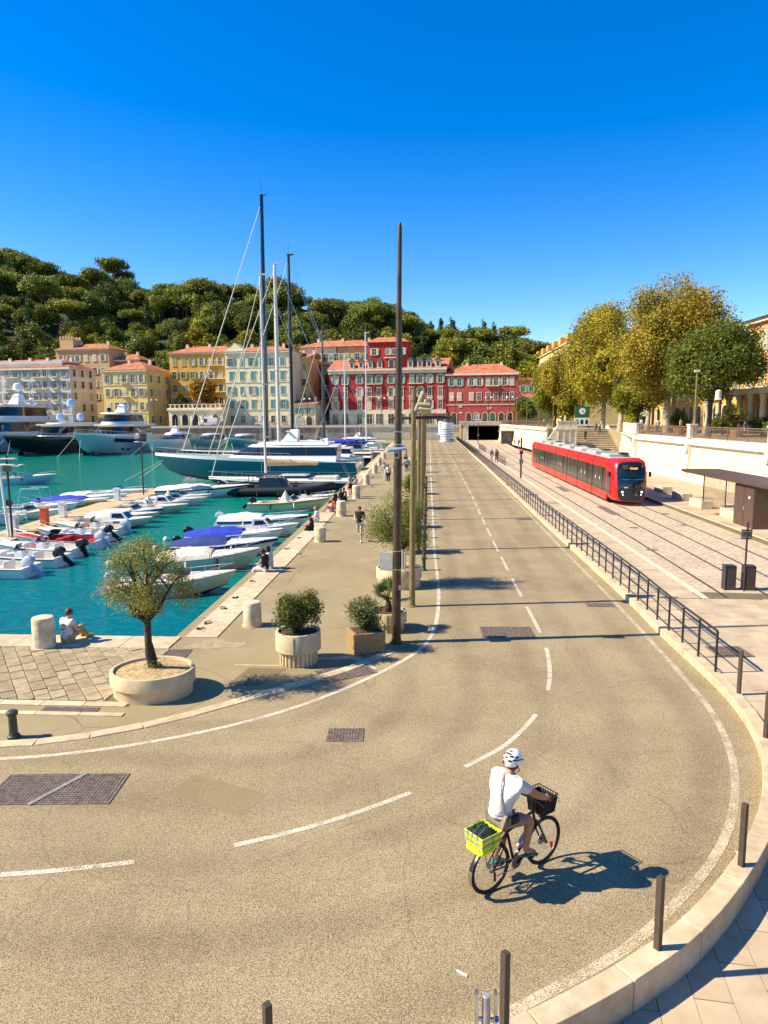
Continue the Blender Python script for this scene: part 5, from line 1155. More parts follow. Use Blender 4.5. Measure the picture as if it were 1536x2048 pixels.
# blue motor yacht stern-to the right quay
yacht('long blue motor yacht with white superstructure, stern to the quay', (-20.1, 82.8), rad(180), 23.5, 5.6, 2.75, 'hull_blue', 'white_gloss', low=True, boot='antifoul', rise=0.28, ports=0, fine=2.6)
yacht('cream motor yacht between the sailing yachts, wide low roof', (-17.2, 97.5), rad(180), 16, 4.8, 2.4, 'white_gloss', low=True, mast='arch', rise=0.3)
yacht('white flybridge boat with a blue sunshade farther down the quay', (-17.0, 119.5), rad(180), 14, 4.5, 2.2, 'white_gloss', tiers=1, roof='canvas_blue', mast='none', rise=0.3)
yacht('white motor yacht moored last but one along the quay', (-17.4, 148), rad(180), 15, 4.6, 2.3, 'white_gloss', low=True, mast='arch', rise=0.3)

# ------------------------------------------------------------------ sailing boats
paint('mast_alu', (0.62, 0.58, 0.50), 0.4)
def sailboat(label, loc, rz, L, B, F, hull, mh, mx, mastm='white_gloss', mr=0.11, boom=None, deckm='deck_cream', spread=2, lean=0.0, furl=True, stripe=None, stay_m='steel', name='sailing_boat'):
    t = thing(name, label, 'sailboat', (loc[0], loc[1], WZ), rz, 'sailing boats along the quay')
    R, G_ = motor_hull(L, B, F, 1.0, 2.0, 0.22, 0.45, 0.10, 18)
    for r in R: pass
    h = MB().loft(R, False); h.f.append(tuple(range(len(R[0])))); h.build('hull', hull, t, True, 40)
    MB().loft([[(x, b, z), (x, b * 0.95, z + 0.05), (x, 0, z + 0.10), (x, -b * 0.95, z + 0.05), (x, -b, z)] for x, b, z in G_], False).build('deck', deckm, t)
    if stripe:
        mb = MB()
        for s in (0, -1): mb.loft([[(r[s][0], r[s][1] * 1.01, r[s][2] - 0.05), (r[s][0], r[s][1] * 1.008, r[s][2] - 0.18)] for r in R], False)
        mb.build('sheer_stripe', stripe, t)
    zt = F * 0.84
    tier(t, 'coachroof', 'white_gloss', -L * 0.18, L * 0.22, B * 0.27, zt, zt + 0.5, 0.8, 0.15, 0.1, 0.4, (0.35, 0.8))
    MB().box((-L * 0.30, 0, zt + 0.1), (L * 0.16, B * 0.5, 0.5)).build('cockpit_coaming', deckm, t, bevel=0.08)
    ms = MB().tube([(mx, 0, F * 0.8), (mx - lean * 0.5, 0, mh * 0.5), (mx - lean, 0, mh)], [mr, mr, mr * 0.8], 10).build('mast', mastm, t, True)
    hd = MB().box((mx - lean - 0.25, 0, mh + 0.05), (0.9, mr * 1.6, 0.14)); hd.tube([(mx - lean, 0, mh), (mx - lean, 0, mh + 0.06 * mh)], 0.02, 4); hd.tube([(mx - lean - 0.6, 0, mh + 0.1), (mx - lean - 0.9, 0, mh + 0.5)], 0.02, 4)
    hd.build('masthead', mastm, ms)
    sp_ = MB(); sy_ = MB(); wid = B * 0.44
    tips = []
    for k in range(spread):
        z = mh * (k + 1) / (spread + 1); wk_ = wid * (1 - 0.22 * k)
        sp_.tube([(mx, -wk_, z + 0.1), (mx, 0, z), (mx, wk_, z + 0.1)], 0.05, 5); tips.append((wk_, z + 0.1))
    sp_.build('spreaders', mastm, ms)
    for s in (1, -1):
        sy_.tube([(mx, s * B * 0.46, F)] + [(mx, s * a, z) for a, z in tips] + [(mx - lean, 0, mh)], 0.008 + 0.0004 * mh, 4)
        sy_.tube([(-L * 0.46, s * B * 0.2, F * 0.8), (mx - lean - 0.2, 0, mh)], 0.008 + 0.0003 * mh, 4)
    sy_.build('stays', stay_m, ms)
    if furl:
        MB().tube([(G_[-1][0] - 0.3, 0, G_[-1][2]), (mx - lean + 0.1, 0, mh * 0.97)], [0.05 * mh / 20, 0.03 * mh / 20], 6).build('furled_jib', 'canvas_cream' if furl is True else furl, ms, True)
    bl = L * 0.36
    bm = MB().tube([(mx - 0.1, 0, zt + 1.6), (mx - bl, 0, zt + 1.5)], 0.09, 8).build('boom', mastm, t, True)
    if boom:
        MB().loft([[(mx - 0.15 - bl * k / 6, (0.12 + 0.16 * math.sin(PI * (k + 0.7) / 7.4)) * math.cos(a), zt + 1.72 - 0.02 * k + (0.16 + 0.22 * (1 - k / 6)) * math.sin(a)) for a in [2 * PI * q / 8 for q in range(8)]] for k in range(7)], True, True, True).build('sail_cover', boom, bm, True)
    rl_ = MB()
    for s in (1, -1):
        rl_.tube([(x, s * max(0, b - 0.08), z + 0.6) for x, b, z in G_], 0.014, 4)
        for x, b, z in G_[::2]: rl_.tube([(x, s * max(0, b - 0.08), z), (x, s * max(0, b - 0.08), z + 0.6)], 0.014, 4)
    rl_.build('lifelines', 'steel', t)
    for k in range(5):
        i = 2 + 2 * k; MB().tube([(G_[i][0], G_[i][1] + 0.12, G_[i][2] - 0.1), (G_[i][0], G_[i][1] + 0.12, G_[i][2] - 0.8)], 0.11, 8).build('fender', 'canvas_navy' if k % 2 else 'black_matt', t, True)
    x, b, z = G_[-1]
    for s in (1, -1): MB().tube([(x - 0.4, s * 0.2, z - 0.2), (x + 3.2, s * 1.2, 0.0)], 0.022, 4).build('mooring_line', 'rope', t)
    return t
W180 = rad(180)
sailboat('navy sailing boat with tan sail cover and white mast, before the blue yacht', (-14.6, 70.2), W180, 14.5, 3.9, 1.35, 'navy', 21.2, 1.9, 'mast_alu', 0.13, 'sail_tan', stripe='white_gloss', spread=3)
sailboat('large sailing yacht with a thick white mast behind the blue yacht', (-18.5, 90.0), W180, 20, 4.8, 1.9, 'white_gloss', 26.4, 0.8, 'mast_alu', 0.24, 'canvas_cream', spread=3)
sailboat('dark sailing yacht with the shorter of two black masts', (-19.5, 104.8), W180, 22, 5.0, 1.9, 'navy', 30.8, 0.9, 'black_matt', 0.24, 'canvas_navy', spread=3)
sailboat('sailing yacht with the tallest black mast in the harbour', (-24.0, 112), W180, 30, 6.2, 2.2, 'black_gloss', 41.3, 2.0, 'black_gloss', 0.34, 'canvas_cream', spread=4, lean=0.2)
sailboat('grey sailing boat with dark mast and long white furled jib', (-16.6, 126), W180, 17, 4.3, 1.6, 'hull_grey', 23.5, 2.2, 'pole_brown', 0.2, 'canvas_navy', spread=2)
sailboat('red and black sailing boat with slim white mast near the lamp posts', (-13.4, 133.5), W180, 10, 3.4, 1.7, 'hull_red', 23.0, -1.6, 'lamp_white', 0.13, None, spread=2, furl=False)
sailboat('white sailing boat with short white mast behind the red one', (-17.2, 140), W180, 12, 3.6, 1.4, 'white_gloss', 18.4, -0.6, 'lamp_white', 0.13, 'canvas_navy', spread=2)
# black rigid inflatable
t = thing('inflatable_boat', 'black rigid inflatable with black canopy next to the navy sailing boat', 'boat', (-14.4, 65.6, WZ), rad(2), 'small boats moored in the harbour')
P = [(-5.2, 1.45, 0.5), (-2, 1.5, 0.5), (2, 1.45, 0.58), (4.2, 0.95, 0.75), (5.3, 0.0, 0.9)]
path = spline(P + [(x, -y, z) for x, y, z in reversed(P[:-1])], 0.6)
MB().tube(path, 0.36, 12).build('tube', 'black_matt', t, True)
R, G_ = motor_hull(10.6, 2.9, 0.55); h = MB().loft(R, False); h.f.append(tuple(range(len(R[0])))); h.build('hull', 'navy', t, True)
MB().box((-0.4, 0, 0.42), (8.6, 2.3, 0.08)).build('deck', 'black_matt', t)
MB().loft([[(1.6, 0.95, 0.5), (1.6, -0.95, 0.5), (-1.8, -0.95, 0.5), (-1.8, 0.95, 0.5)], [(0.7, 0.8, 1.7), (0.7, -0.8, 1.7), (-1.5, -0.8, 1.7), (-1.5, 0.8, 1.7)]], True, True, True).build('console', 'black_gloss', t, bevel=0.05)
MB().box((-1.2, 0, 2.0), (3.2, 2.2, 0.09)).build('canopy', 'black_matt', t, bevel=0.03)
mb = MB()
for s in (1, -1):
    mb.tube([(-2.6, s * 1.0, 0.5), (-2.4, s * 1.0, 2.0)], 0.035, 6); mb.tube([(0.9, s * 1.0, 0.8), (0.2, s * 1.0, 2.0)], 0.035, 6)
mb.build('canopy_frame', 'black_matt', t)
for x in (-2.6, -3.6): MB().box((x, 0, 0.75), (0.6, 1.6, 0.6)).build('seat', 'black_matt', t, bevel=0.08)
outboard(t, -5.2, 0.2, 'outboard_grey', 30, 0.4, 1.25); outboard(t, -5.2, 0.2, 'outboard_black', 30, -0.4, 1.25)
for k in range(4): MB().tube([(-3.5 + 2 * k, -1.85, 0.6), (-3.5 + 2 * k, -1.85, 0.1)], 0.1, 8).build('fender', 'black_matt', t, True)

for k, (x, y, lab_) in enumerate(((-15.9, 33.4, 'white mooring buoy nearest the olive tree'), (-15.4, 34.6, 'white mooring buoy beside the nearest one'), (-15.2, 37.6, 'white mooring buoy off the console boat'), (-15.7, 40.5, 'white mooring buoy off the red seated boat'))):
    t = thing('mooring_buoy', lab_, 'buoy', (x, y, WZ)); MB().ball((0, 0, 0.08), 0.17, 12, 8).build('float', 'seat_white', t, True); MB().lathe([(0.03, 0.2), (0.04, 0.28), (0.0, 0.3)], n=8).build('eye', 'steel', t)
# ================================================================== tramway side
mat('wall_stone', (0.74, 0.64, 0.44), 0.85, 0.16, 1.4, 0.9, 3.2, col2=(0.58, 0.47, 0.28))
mat('wall_trim', (0.72, 0.64, 0.48), 0.8, 0.12, 2.0, 0.2, 20)
paint('bronze_rail', (0.20, 0.125, 0.085), 0.5)
UR = 4.05
up_ = [(23.1, -30), (23.1, 80), (29.9, 111), (29.9, 121), (20.2, 121), (19.2, 186.3), (18.6, 186.3), (18.6, 248), (10.3, 248), (10.3, 186.3), (8.5, 186.3), (8.5, 196), (-420, 198.5), (-420, 420), (420, 420), (420, -30)]
struct(MB().prism(up_, -3.6, UR).build('upper_promenade', 'asphalt_quay', tri=True))
struct(MB().box((14.45, 217.2, UR - 0.1), (8.4, 61.8, 0.21)).build('street_deck', 'asphalt_quay'))
# retaining wall: battered faces with cornice and plinth, in bays
def wall_bay(parent, a, c, z0=0.3, z1=3.4, batter=0.32):
    a, c = Vector((*a, 0)), Vector((*c, 0)); t = (c - a).normalized(); nn = Vector((-t.y, t.x, 0))     # nn points to the tram side when walking +Y
    L = (c - a).length
    def slab(o0, o1, za, zb, name, m, oo0=None, oo1=None):
        p = [a + nn * o0, c + nn * o0, c + nn * (-0.6), a + nn * (-0.6)]; q = [a + nn * o1, c + nn * o1, c + nn * (-0.6), a + nn * (-0.6)]
        MB().loft([[(v.x, v.y, za) for v in p], [(v.x, v.y, zb) for v in q]], True, True, True).build(name, m, parent)
    slab(batter, 0.0, z0, z1, 'wall_face', 'wall_stone'); slab(batter + 0.14, batter + 0.08, z0 - 0.3, z0 + 0.42, 'plinth', 'wall_trim')
    slab(0.12, 0.20, z1, z1 + 0.16, 'cornice', 'wall_trim'); slab(0.30, 0.30, z1 + 0.16, z1 + 0.34, 'cornice', 'wall_trim')
    slab(0.10, 0.10, z1 + 0.34, z1 + 0.72, 'coping', 'wall_trim')
rw = thing('retaining_wall', 'tall pale stone retaining wall with cornice along the tram platform', 'wall', (0, 0, 0))
ys = [10, 18, 33.3, 48.6, 63.5, 79.5]
for a, c in zip(ys, ys[1:]): wall_bay(rw, (23.05, a), (23.05, c))
wall_bay(rw, (23.08, 79.5), (29.9, 111.2))
for y in ys[1:]:
    MB().loft([[(22.5, y - 0.45, 0.0), (22.5, y + 0.45, 0.0), (23.3, y + 0.45, 0.0), (23.3, y - 0.45, 0.0)], [(22.82, y - 0.38, 3.38), (22.82, y + 0.38, 3.38), (23.3, y + 0.38, 3.38), (23.3, y - 0.38, 3.38)]], True, True, True).build('pilaster', 'wall_trim', rw)
    MB().box((22.82, y, 3.30), (0.30, 0.55, 0.75), top=1.25).build('bracket', 'wall_trim', rw)
    MB().box((22.68, y, 2.98), (0.18, 0.40, 0.35), top=1.3).build('bracket', 'wall_trim', rw)
# pedestals and bronze railing on top
for y, lab_ in ((33.3, 'stone pedestal on the wall, hidden past the right edge'), (48.6, 'stone pedestal on the wall nearest the right edge'), (63.5, 'stone pedestal on the wall under the second lamp post'), (79.5, 'stone pedestal where the railing meets the solid parapet')):
    t = thing('stone_pedestal', lab_, 'pedestal', (23.1, y, 4.12)); MB().box((0, 0, 0.55), (0.6, 0.7, 1.1)).build('block', 'wall_trim', t, bevel=0.02); MB().box((0, 0, 1.16), (0.74, 0.84, 0.12)).build('cap', 'wall_trim', t, bevel=0.02); MB().box((-0.31, 0, 0.6), (0.03, 0.45, 0.7)).build('panel', 'wall_stone', t)
def bronze(parent, a, c, z, h=1.02, sp=0.16):
    a, c = Vector(a), Vector(c); L = (c - a).length; n = max(2, int(L / sp)); ang = math.atan2((c - a).y, (c - a).x)
    b = MB()
    for k in range(n + 1):
        p = a.lerp(c, k / n); b.box((p.x, p.y, z + h * 0.5), (0.022, 0.022, h - 0.1), ang)
        if k % 2 == 0 and k < n: q = a.lerp(c, (k + 0.5) / n); b.box((q.x, q.y, z + 0.30), (sp * 0.8, 0.02, 0.03), ang)
    o = b.build('balusters', 'bronze_rail', parent); o['kind'] = 'stuff'
    m_ = a.lerp(c, 0.5)
    for zz, s in ((h - 0.03, 0.06), (h - 0.20, 0.03), (0.08, 0.045)): MB().box((m_.x, m_.y, z + zz), (L, s, s), ang).build('rail', 'bronze_rail', parent)
    for k in range(0, 5):
        p = a.lerp(c, k / 4); MB().box((p.x, p.y, z + h * 0.52), (0.06, 0.06, h * 1.04), ang).build('post', 'bronze_rail', parent)
for a, c, lab_ in ((34, 48.1, 'bronze railing on the wall at the right edge'), (49.1, 63, 'bronze railing on the wall between the two lamp posts'), (64, 79, 'bronze railing on the wall before the plane trees')):
    t = thing('wall_railing', lab_, 'railing'); bronze(t, (23.1, a, 0), (23.1, c, 0), 4.12)
t = thing('parapet', 'solid pale stone parapet sloping away towards the stairs', 'wall')
for k in range(5):
    a, c = Vector((23.1, 80, 0)).lerp(Vector((29.9, 111, 0)), k / 5), Vector((23.1, 80, 0)).lerp(Vector((29.9, 111, 0)), (k + 1) / 5); m_ = a.lerp(c, 0.5); an = math.atan2((c - a).y, (c - a).x)
    MB().box((m_.x, m_.y, 4.6), ((c - a).length - 0.02, 0.42, 1.0), an).build('panel', 'wall_trim', t, bevel=0.02); MB().box((m_.x, m_.y, 5.16), ((c - a).length - 0.01, 0.56, 0.13), an).build('coping', 'wall_trim', t, bevel=0.02)
# stairs up to the promenade
st = thing('staircase', 'broad stone staircase behind the tram up to the promenade', 'staircase', (23.7, 111.0, 0))
NS = 15
for k in range(NS):
    z = UR * (k + 1) / NS
    sp_ = MB().box((3.1, 0.67 * k + 0.34, z - 0.04), (6.2, 0.74, 0.08)).build('step', 'limestone_pale', st); MB().box((3.1, 0.67 * k + 0.42, z - 0.18), (6.18, 0.7, 0.2)).build('riser', 'paver', sp_)  # darker riser stone paints in the shade below each tread
MB().loft([[(0.02, 0.3, -0.3), (6.18, 0.3, -0.3), (6.18, 10.6, -0.3), (0.02, 10.6, -0.3)], [(0.02, 10.0, UR - 0.5), (6.18, 10.0, UR - 0.5), (6.18, 10.6, UR - 0.5), (0.02, 10.6, UR - 0.5)]], True, True, True).build('stair_core', 'paver_joint', st)
for x in (-0.25, 6.42):
    MB().add([(x - 0.22, -0.6, 0), (x + 0.22, -0.6, 0), (x - 0.22, -0.6, 0.5), (x + 0.22, -0.6, 0.5), (x - 0.22, 10.4, 0), (x + 0.22, 10.4, 0), (x - 0.22, 10.4, UR + 0.55), (x + 0.22, 10.4, UR + 0.55)], [(0, 1, 3, 2), (4, 6, 7, 5), (0, 2, 6, 4), (1, 5, 7, 3), (2, 3, 7, 6), (0, 4, 5, 1)]).build('side_wall', 'wall_trim', st)
t = thing('stair_bastion', 'pale stone bastion with panelled parapet left of the staircase', 'wall', (21.7, 116.5, 0))
MB().box((0, -3.2, 2.0), (3.2, 2.6, 4.1), top=0.97).build('base', 'wall_stone', t); MB().box((0, -3.2, 4.15), (3.5, 2.9, 0.25)).build('cornice', 'wall_trim', t)
for k in range(3): MB().box((-1.05 + k * 1.05, -4.3, 4.8), (0.98, 0.4, 1.05)).build('parapet_panel', 'wall_trim', t, bevel=0.02)
MB().box((0, -4.3, 5.38), (3.3, 0.55, 0.12)).build('coping', 'wall_trim', t)
for k in range(4): MB().box((-1.35 + k * 0.9, -4.55, 2.1), (0.22, 0.16, 3.6)).build('pilaster', 'wall_trim', t, bevel=0.02)
MB().add([(-1.6, -4.4, 0), (-4.6, -4.4, 0), (-1.6, -4.4, 4.6), (-1.6, -4.0, 0), (-4.6, -4.0, 0), (-1.6, -4.0, 4.6)], [(0, 1, 2), (3, 5, 4), (1, 4, 5, 2), (0, 3, 4, 1), (0, 2, 5, 3)]).build('side_ramp', 'wall_trim', t)
fw = thing('ramp_wall', 'curving pale wall between the tunnel mouth and the stair bastion', 'wall')
wall_bay(fw, (20.1, 121.2), (19.3, 152), z1=3.6); wall_bay(fw, (19.3, 152), (18.7, 185.6), z1=3.6)
t = thing('wall_railing', 'bronze railing on the wall between stairs and tunnel', 'railing'); bronze(t, (20.1, 122, 0), (19.3, 152, 0), 4.32, sp=0.3); bronze(t, (19.3, 152, 0), (18.9, 186, 0), 4.32, sp=0.3)

# tunnel mouth
tn = thing('tunnel_portal', 'dark tram tunnel mouth under the pale street deck', 'tunnel', (14.4, 185.8, 0))
MB().box((0.0, 0.4, 4.45), (12.4, 1.2, 0.8)).build('lintel', 'wall_trim', tn); MB().box((0.0, 0.35, 4.98), (12.8, 1.5, 0.22)).build('deck_edge', 'wall_trim', tn)
for x in (-4.6, 4.35): MB().box((x, 0.5, 2.0), (1.3 if x < 0 else 0.5, 1.2, 4.1)).build('jamb', 'wall_stone', tn)
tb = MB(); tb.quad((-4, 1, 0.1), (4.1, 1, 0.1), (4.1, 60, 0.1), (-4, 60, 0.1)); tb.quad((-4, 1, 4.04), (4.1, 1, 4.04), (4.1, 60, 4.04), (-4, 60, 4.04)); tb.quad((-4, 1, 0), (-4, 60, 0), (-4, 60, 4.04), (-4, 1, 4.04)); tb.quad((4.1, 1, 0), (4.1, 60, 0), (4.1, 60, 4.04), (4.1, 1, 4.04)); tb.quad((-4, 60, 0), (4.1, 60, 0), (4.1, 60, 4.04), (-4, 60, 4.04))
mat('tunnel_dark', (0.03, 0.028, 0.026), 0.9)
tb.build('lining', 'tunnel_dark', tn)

# ------------------------------------------------------------------ tram
TX = 13.36; TF = 46.6
paint('tram_screen', (0.008, 0.022, 0.028), 0.06, spec=0.7, var=0.3, scale=1.4)
tr = thing('tram', 'long red low-floor tram with dark glass sides at the stop', 'tram', (TX, TF, TZ + 0.02))
lens_ = [6.3, 5.2, 4.4, 5.8, 4.4, 5.4, 6.8]; y = 0.0
def side_poly(w): return [(-w, 0.22), (-w, 0.78), (-w * 0.995, 1.5), (-w * 0.97, 2.36), (-w * 0.92, 2.78), (-w * 0.80, 2.98), (-w * 0.55, 3.04)]
def body_part(parent, name, m, pts, ya, yb):
    full = pts; MB().loft([[(x, ya, z) for x, z in full] + [(-x, ya, z) for x, z in reversed(full)], [(x, yb, z) for x, z in full] + [(-x, yb, z) for x, z in reversed(full)]], True, True, True).build(name, m, parent, True, 30)
for i, l in enumerate(lens_):
    ya = y + (2.0 if i == 0 else 0.10); yb = y + l - 0.10
    if i == 6: yb = y + l - 1.6
    mo = MB().box((0, (ya + yb) / 2, 0.30), (2.2, yb - ya, 0.3)).build('module', 'black_matt', tr)
    body_part(mo, 'skirt', 'tram_red', [(-1.17, 0.20), (-1.2, 0.30), (-1.2, 0.74)], ya, yb)
    body_part(mo, 'window_band', 'tram_glass', [(-1.19, 0.74), (-1.185, 1.5), (-1.165, 2.38)], ya, yb)
    body_part(mo, 'upper_band', 'tram_red', [(-1.175, 2.38), (-1.13, 2.72), (-1.06, 2.98), (-1.0, 3.02)], ya, yb)
    body_part(mo, 'roof', 'tram_roof', [(-1.0, 3.0), (-0.9, 3.06)], ya, yb)
    n_ = max(2, int((yb - ya) / 1.3))
    for k in range(1, n_):
        yy = ya + (yb - ya) * k / n_
        for s in (-1, 1): MB().box((s * 1.186, yy, 1.55), (0.02, 0.05, 1.6)).build('mullion', 'black_gloss', mo)
    for s in (-1, 1):
        if i in (1, 3, 5, 0):
            yy = (ya + yb) / 2 + 0.4
            for d in (-0.62, 0.62): MB().box((s * 1.19, yy + d, 1.32), (0.015, 1.15, 1.98)).build('door_leaf', 'tram_glass', mo)
            for d in (-1.25, 0, 1.25): MB().box((s * 1.195, yy + d, 1.32), (0.02, 0.045, 2.02)).build('door_edge', 'black_gloss', mo)
            for d in (-0.5, 0.7): MB().box((s * 1.203, yy + d, 1.55), (0.006, 0.14, 0.20)).build('sticker', 'white_gloss', mo)
    if i not in (0,): MB().box((0, (ya + yb) / 2, 3.16), (1.5, (yb - ya) * 0.62, 0.22)).build('roof_unit', 'tram_roof' if i % 2 else 'concrete_white', mo, bevel=0.03)
    else: MB().box((0, (ya + yb) / 2 + 0.6, 3.14), (1.4, 2.4, 0.18)).build('roof_unit', 'tram_roof', mo, bevel=0.03)
    MB().box((0.3, (ya + yb) / 2 - 0.5, 3.30), (0.5, 0.9, 0.10)).build('roof_vent', 'black_matt', mo)
    if i < 6: MB().box((0, y + l, 1.62), (2.2, 0.3, 2.7)).build('bellows', 'rubber', tr)
    y += l
# cab nose
def nring(yc, w, h, zc, e, rk, n=36):
    out = []
    for k in range(n):
        a = 2 * PI * k / n; c, s = math.cos(a), math.sin(a)
        x = w * math.copysign(abs(c) ** e, c); z = zc + h * math.copysign(abs(s) ** e, s)
        out.append((x, yc + rk * max(0, (z - 1.0) / 2.0) ** 1.6 + 0.12 * (x / 1.2) ** 2, z))
    return out
def cab(parent, y0, d, name):
    c = MB().loft([[(x, y0 + d * (yy - 0), z) for x, yy, z in r] for r in (nring(2.05, 1.2, 1.42, 1.63, 0.32, 0.0), nring(1.1, 1.19, 1.41, 1.63, 0.36, 0.05), nring(0.55, 1.10, 1.38, 1.62, 0.40, 0.35), nring(0.22, 0.98, 1.33, 1.60, 0.42, 0.55), nring(0.19, 0.92, 1.28, 1.60, 0.44, 0.55))], True).build('cab', 'tram_red', parent, True, 50)
    g = MB().loft([[(x, y0 + d * yy, z) for x, yy, z in r] for r in (nring(0.195, 0.925, 1.285, 1.60, 0.44, 0.55), nring(0.17, 0.86, 1.2, 1.60, 0.48, 0.55), nring(0.08, 0.6, 0.8, 1.60, 0.7, 0.52), nring(0.02, 0.2, 0.3, 1.6, 0.9, 0.48))], True, False, True).build('windscreen', 'tram_screen', c, True, 60)
    return c
cb = cab(tr, 0, 1, 'cab')
rc = cab(tr, sum(lens_), -1, 'cab')
def fy(x, z, k=0.0): return 0.10 + 0.50 * max(0, (z - 1.0) / 2.0) ** 1.6 - 0.03 + k
MB().loft([[(x, fy(x, z) + 0.10 * (abs(x) / 0.9) ** 2 - 0.03, z) for x in (-0.86 + 0.16 * max(0, 0.8 - z), -0.45, 0, 0.45, 0.86 - 0.16 * max(0, 0.8 - z))] for z in (0.46, 0.7, 0.95, 1.14)], False).build('lower_mask', 'navy', cb, True)
for s in (-1, 1):
    for q, (dx, z, r) in enumerate(((0.62, 0.92, 0.075), (0.58, 0.74, 0.05))): MB().ball((s * dx, fy(dx, z) + 0.02, z), r, 10, 6, (1, 0.5, 1)).build('headlight', 'light_white', cb, True)
    for dd in (0,): MB().box((s * 1.19, 1.55, 1.42), (0.03, 0.95, 1.55)).build('cab_door', 'glass_dark', cb, bevel=0.02)
    MB().box((s * 1.31, 0.75, 2.05), (0.16, 0.1, 0.34)).build('mirror', 'black_gloss', cb, bevel=0.03)
MB().box((0.0, fy(0, 2.5) - 0.05, 2.53), (1.3, 0.03, 0.30)).build('display_panel', 'glass_dark', cb)
text('display_text', 'SAINT ISIDORE', 0.17, 'led_orange', cb, (0.12, fy(0, 2.6) - 0.075, 2.60), (rad(90), 0, 0), 0.002, bold=0.004)
text('display_text', 'STADE', 0.17, 'led_orange', cb, (0.12, fy(0, 2.45) - 0.06, 2.445), (rad(90), 0, 0), 0.002, bold=0.004)
MB().box((0, fy(0, 1.7) - 0.03, 1.74), (1.3, 0.02, 0.02)).build('sun_blind', 'steel', cb); MB().box((-0.4, fy(0, 1.2) - 0.03, 1.22), (0.24, 0.02, 0.07)).build('plate', 'white_gloss', cb)
MB().tube([(0.1, fy(0, 1.18) - 0.02, 1.18), (0.55, fy(0, 1.3) - 0.03, 1.42)], 0.014, 5).build('wiper', 'black_matt', cb)
text('fleet_number', '053', 0.09, 'white_gloss', cb, (0.25, fy(0, 0.75) - 0.075, 0.74), (rad(90), 0, 0), 0.002)
for yy in (4.5, 13.5, 23.5, 33.5):
    for s in (-1, 1):
        MB().tube([(s * 0.85, yy, 0.28), (s * 0.66, yy, 0.28)], 0.28, 16).build('wheel', 'iron', tr, True)

# ------------------------------------------------------------------ stop furniture
gl = bpy.data.materials.new('glass_amber_sheen'); gl.use_nodes = True; gb = gl.node_tree.nodes['Principled BSDF']; gb.inputs['Base Color'].default_value = (0.75, 0.6, 0.4, 1); gb.inputs['Roughness'].default_value = 0.05; gb.inputs['Alpha'].default_value = 0.35; MATS['glass_amber_sheen'] = gl  # tan tint paints an amber reflection into the panes
sh = thing('tram_shelter', 'brown tram shelter with flat roof, glass end and steel cabinet', 'shelter', (16.1, 34.0, 0.375))
MB().box((1.0, 5.6, 2.28), (2.3, 11.4, 0.16)).build('roof', 'brown_panel', sh, bevel=0.02); MB().box((1.0, 5.6, 2.185), (2.1, 11.2, 0.03)).build('soffit', 'brown_panel', sh)
cbx = MB().box((0.95, 2.85, 1.06), (1.7, 2.25, 2.12)).build('cabinet', 'brown_panel', sh, bevel=0.015)
for yy in (2.28, 3.4): MB().box((0.09, yy, 1.06), (0.02, 1.08, 2.0)).build('cabinet_door', 'brown_panel', cbx, bevel=0.008)
MB().box((0.075, 2.2, 1.55), (0.01, 0.16, 0.12)).build('notice', 'white_gloss', cbx); MB().box((0.07, 2.75, 0.95), (0.03, 0.06, 0.2)).build('handle', 'alu_grey', cbx)
MB().box((1.35, 9.7, 1.1), (1.3, 0.03, 2.2)).build('glass_end', 'glass_amber_sheen', sh)
for x in (0.68, 2.02): MB().box((x, 9.7, 1.1), (0.05, 0.06, 2.2)).build('glass_post', 'rail_dark', sh)
MB().box((2.05, 7.0, 1.3), (0.03, 5.2, 1.8)).build('back_glass', 'glass_amber_sheen', sh)
mat('bench_concrete', (0.52, 0.44, 0.32), 0.8, 0.12, 3, 0.2, 40)
for x, y, lab_ in ((17.0, 44.6, 'pale concrete bench block before the glass shelter end'), (16.9, 39.6, 'pale concrete bench block between shelter glass and brown cabinet'), (17.35, 48.9, 'grey bench block in the tram shadow, nearer the shelter'), (17.6, 53.6, 'grey bench block in the tram shadow, nearer the tram nose')):
    t = thing('concrete_bench', lab_, 'bench', (x, y, 0.375)); MB().box((0, 0, 0.24), (0.7, 2.0, 0.48)).build('seat_block', 'bench_concrete', t, bevel=0.02); MB().box((0, 0, 0.02), (0.62, 1.9, 0.04)).build('foot', 'paver_joint', t)
def signal(label, loc, h, red=True):
    t = thing('tram_signal', label, 'signal', loc); MB().tube([(0, 0, 0), (0, 0, h)], 0.085, 10).build('pole', 'rail_dark', t, True)
    b = MB().box((0, -0.12, h * 0.66), (0.34, 0.2, 0.42)).build('signal_head', 'black_matt', t, bevel=0.03)
    if red: MB().lathe([(0.11, 0), (0.09, 0.03), (0, 0.04)], (0, 0, 0), 12).xf(Matrix.Translation((0, -0.22, h * 0.70)) @ Matrix.Rotation(rad(90), 4, 'X')).build('red_lamp', 'led_red', b, True)
    MB().box((0, -0.1, h * 0.42), (0.36, 0.16, 0.42)).build('control_box', 'bronze_rail', t, bevel=0.02)
signal('dark tram signal post showing a red lamp beside the walkway', (8.95, 68.5, TZ), 3.9)
signal('dark signal post in front of the tunnel mouth', (11.2, 160, TZ), 4.6, False)
t = thing('ticket_kiosk', 'dark kiosk with flat roof by the tunnel ramp wall', 'kiosk', (17.6, 160, TZ)); MB().box((0, 0, 1.4), (2.4, 2.2, 2.8)).build('body', 'brown_panel', t); MB().box((0, 0, 2.9), (3.6, 3.0, 0.18)).build('roof', 'alu_grey', t); MB().box((0, -1.12, 1.5), (1.6, 0.04, 1.8)).build('glass_front', 'glass_dark', t)

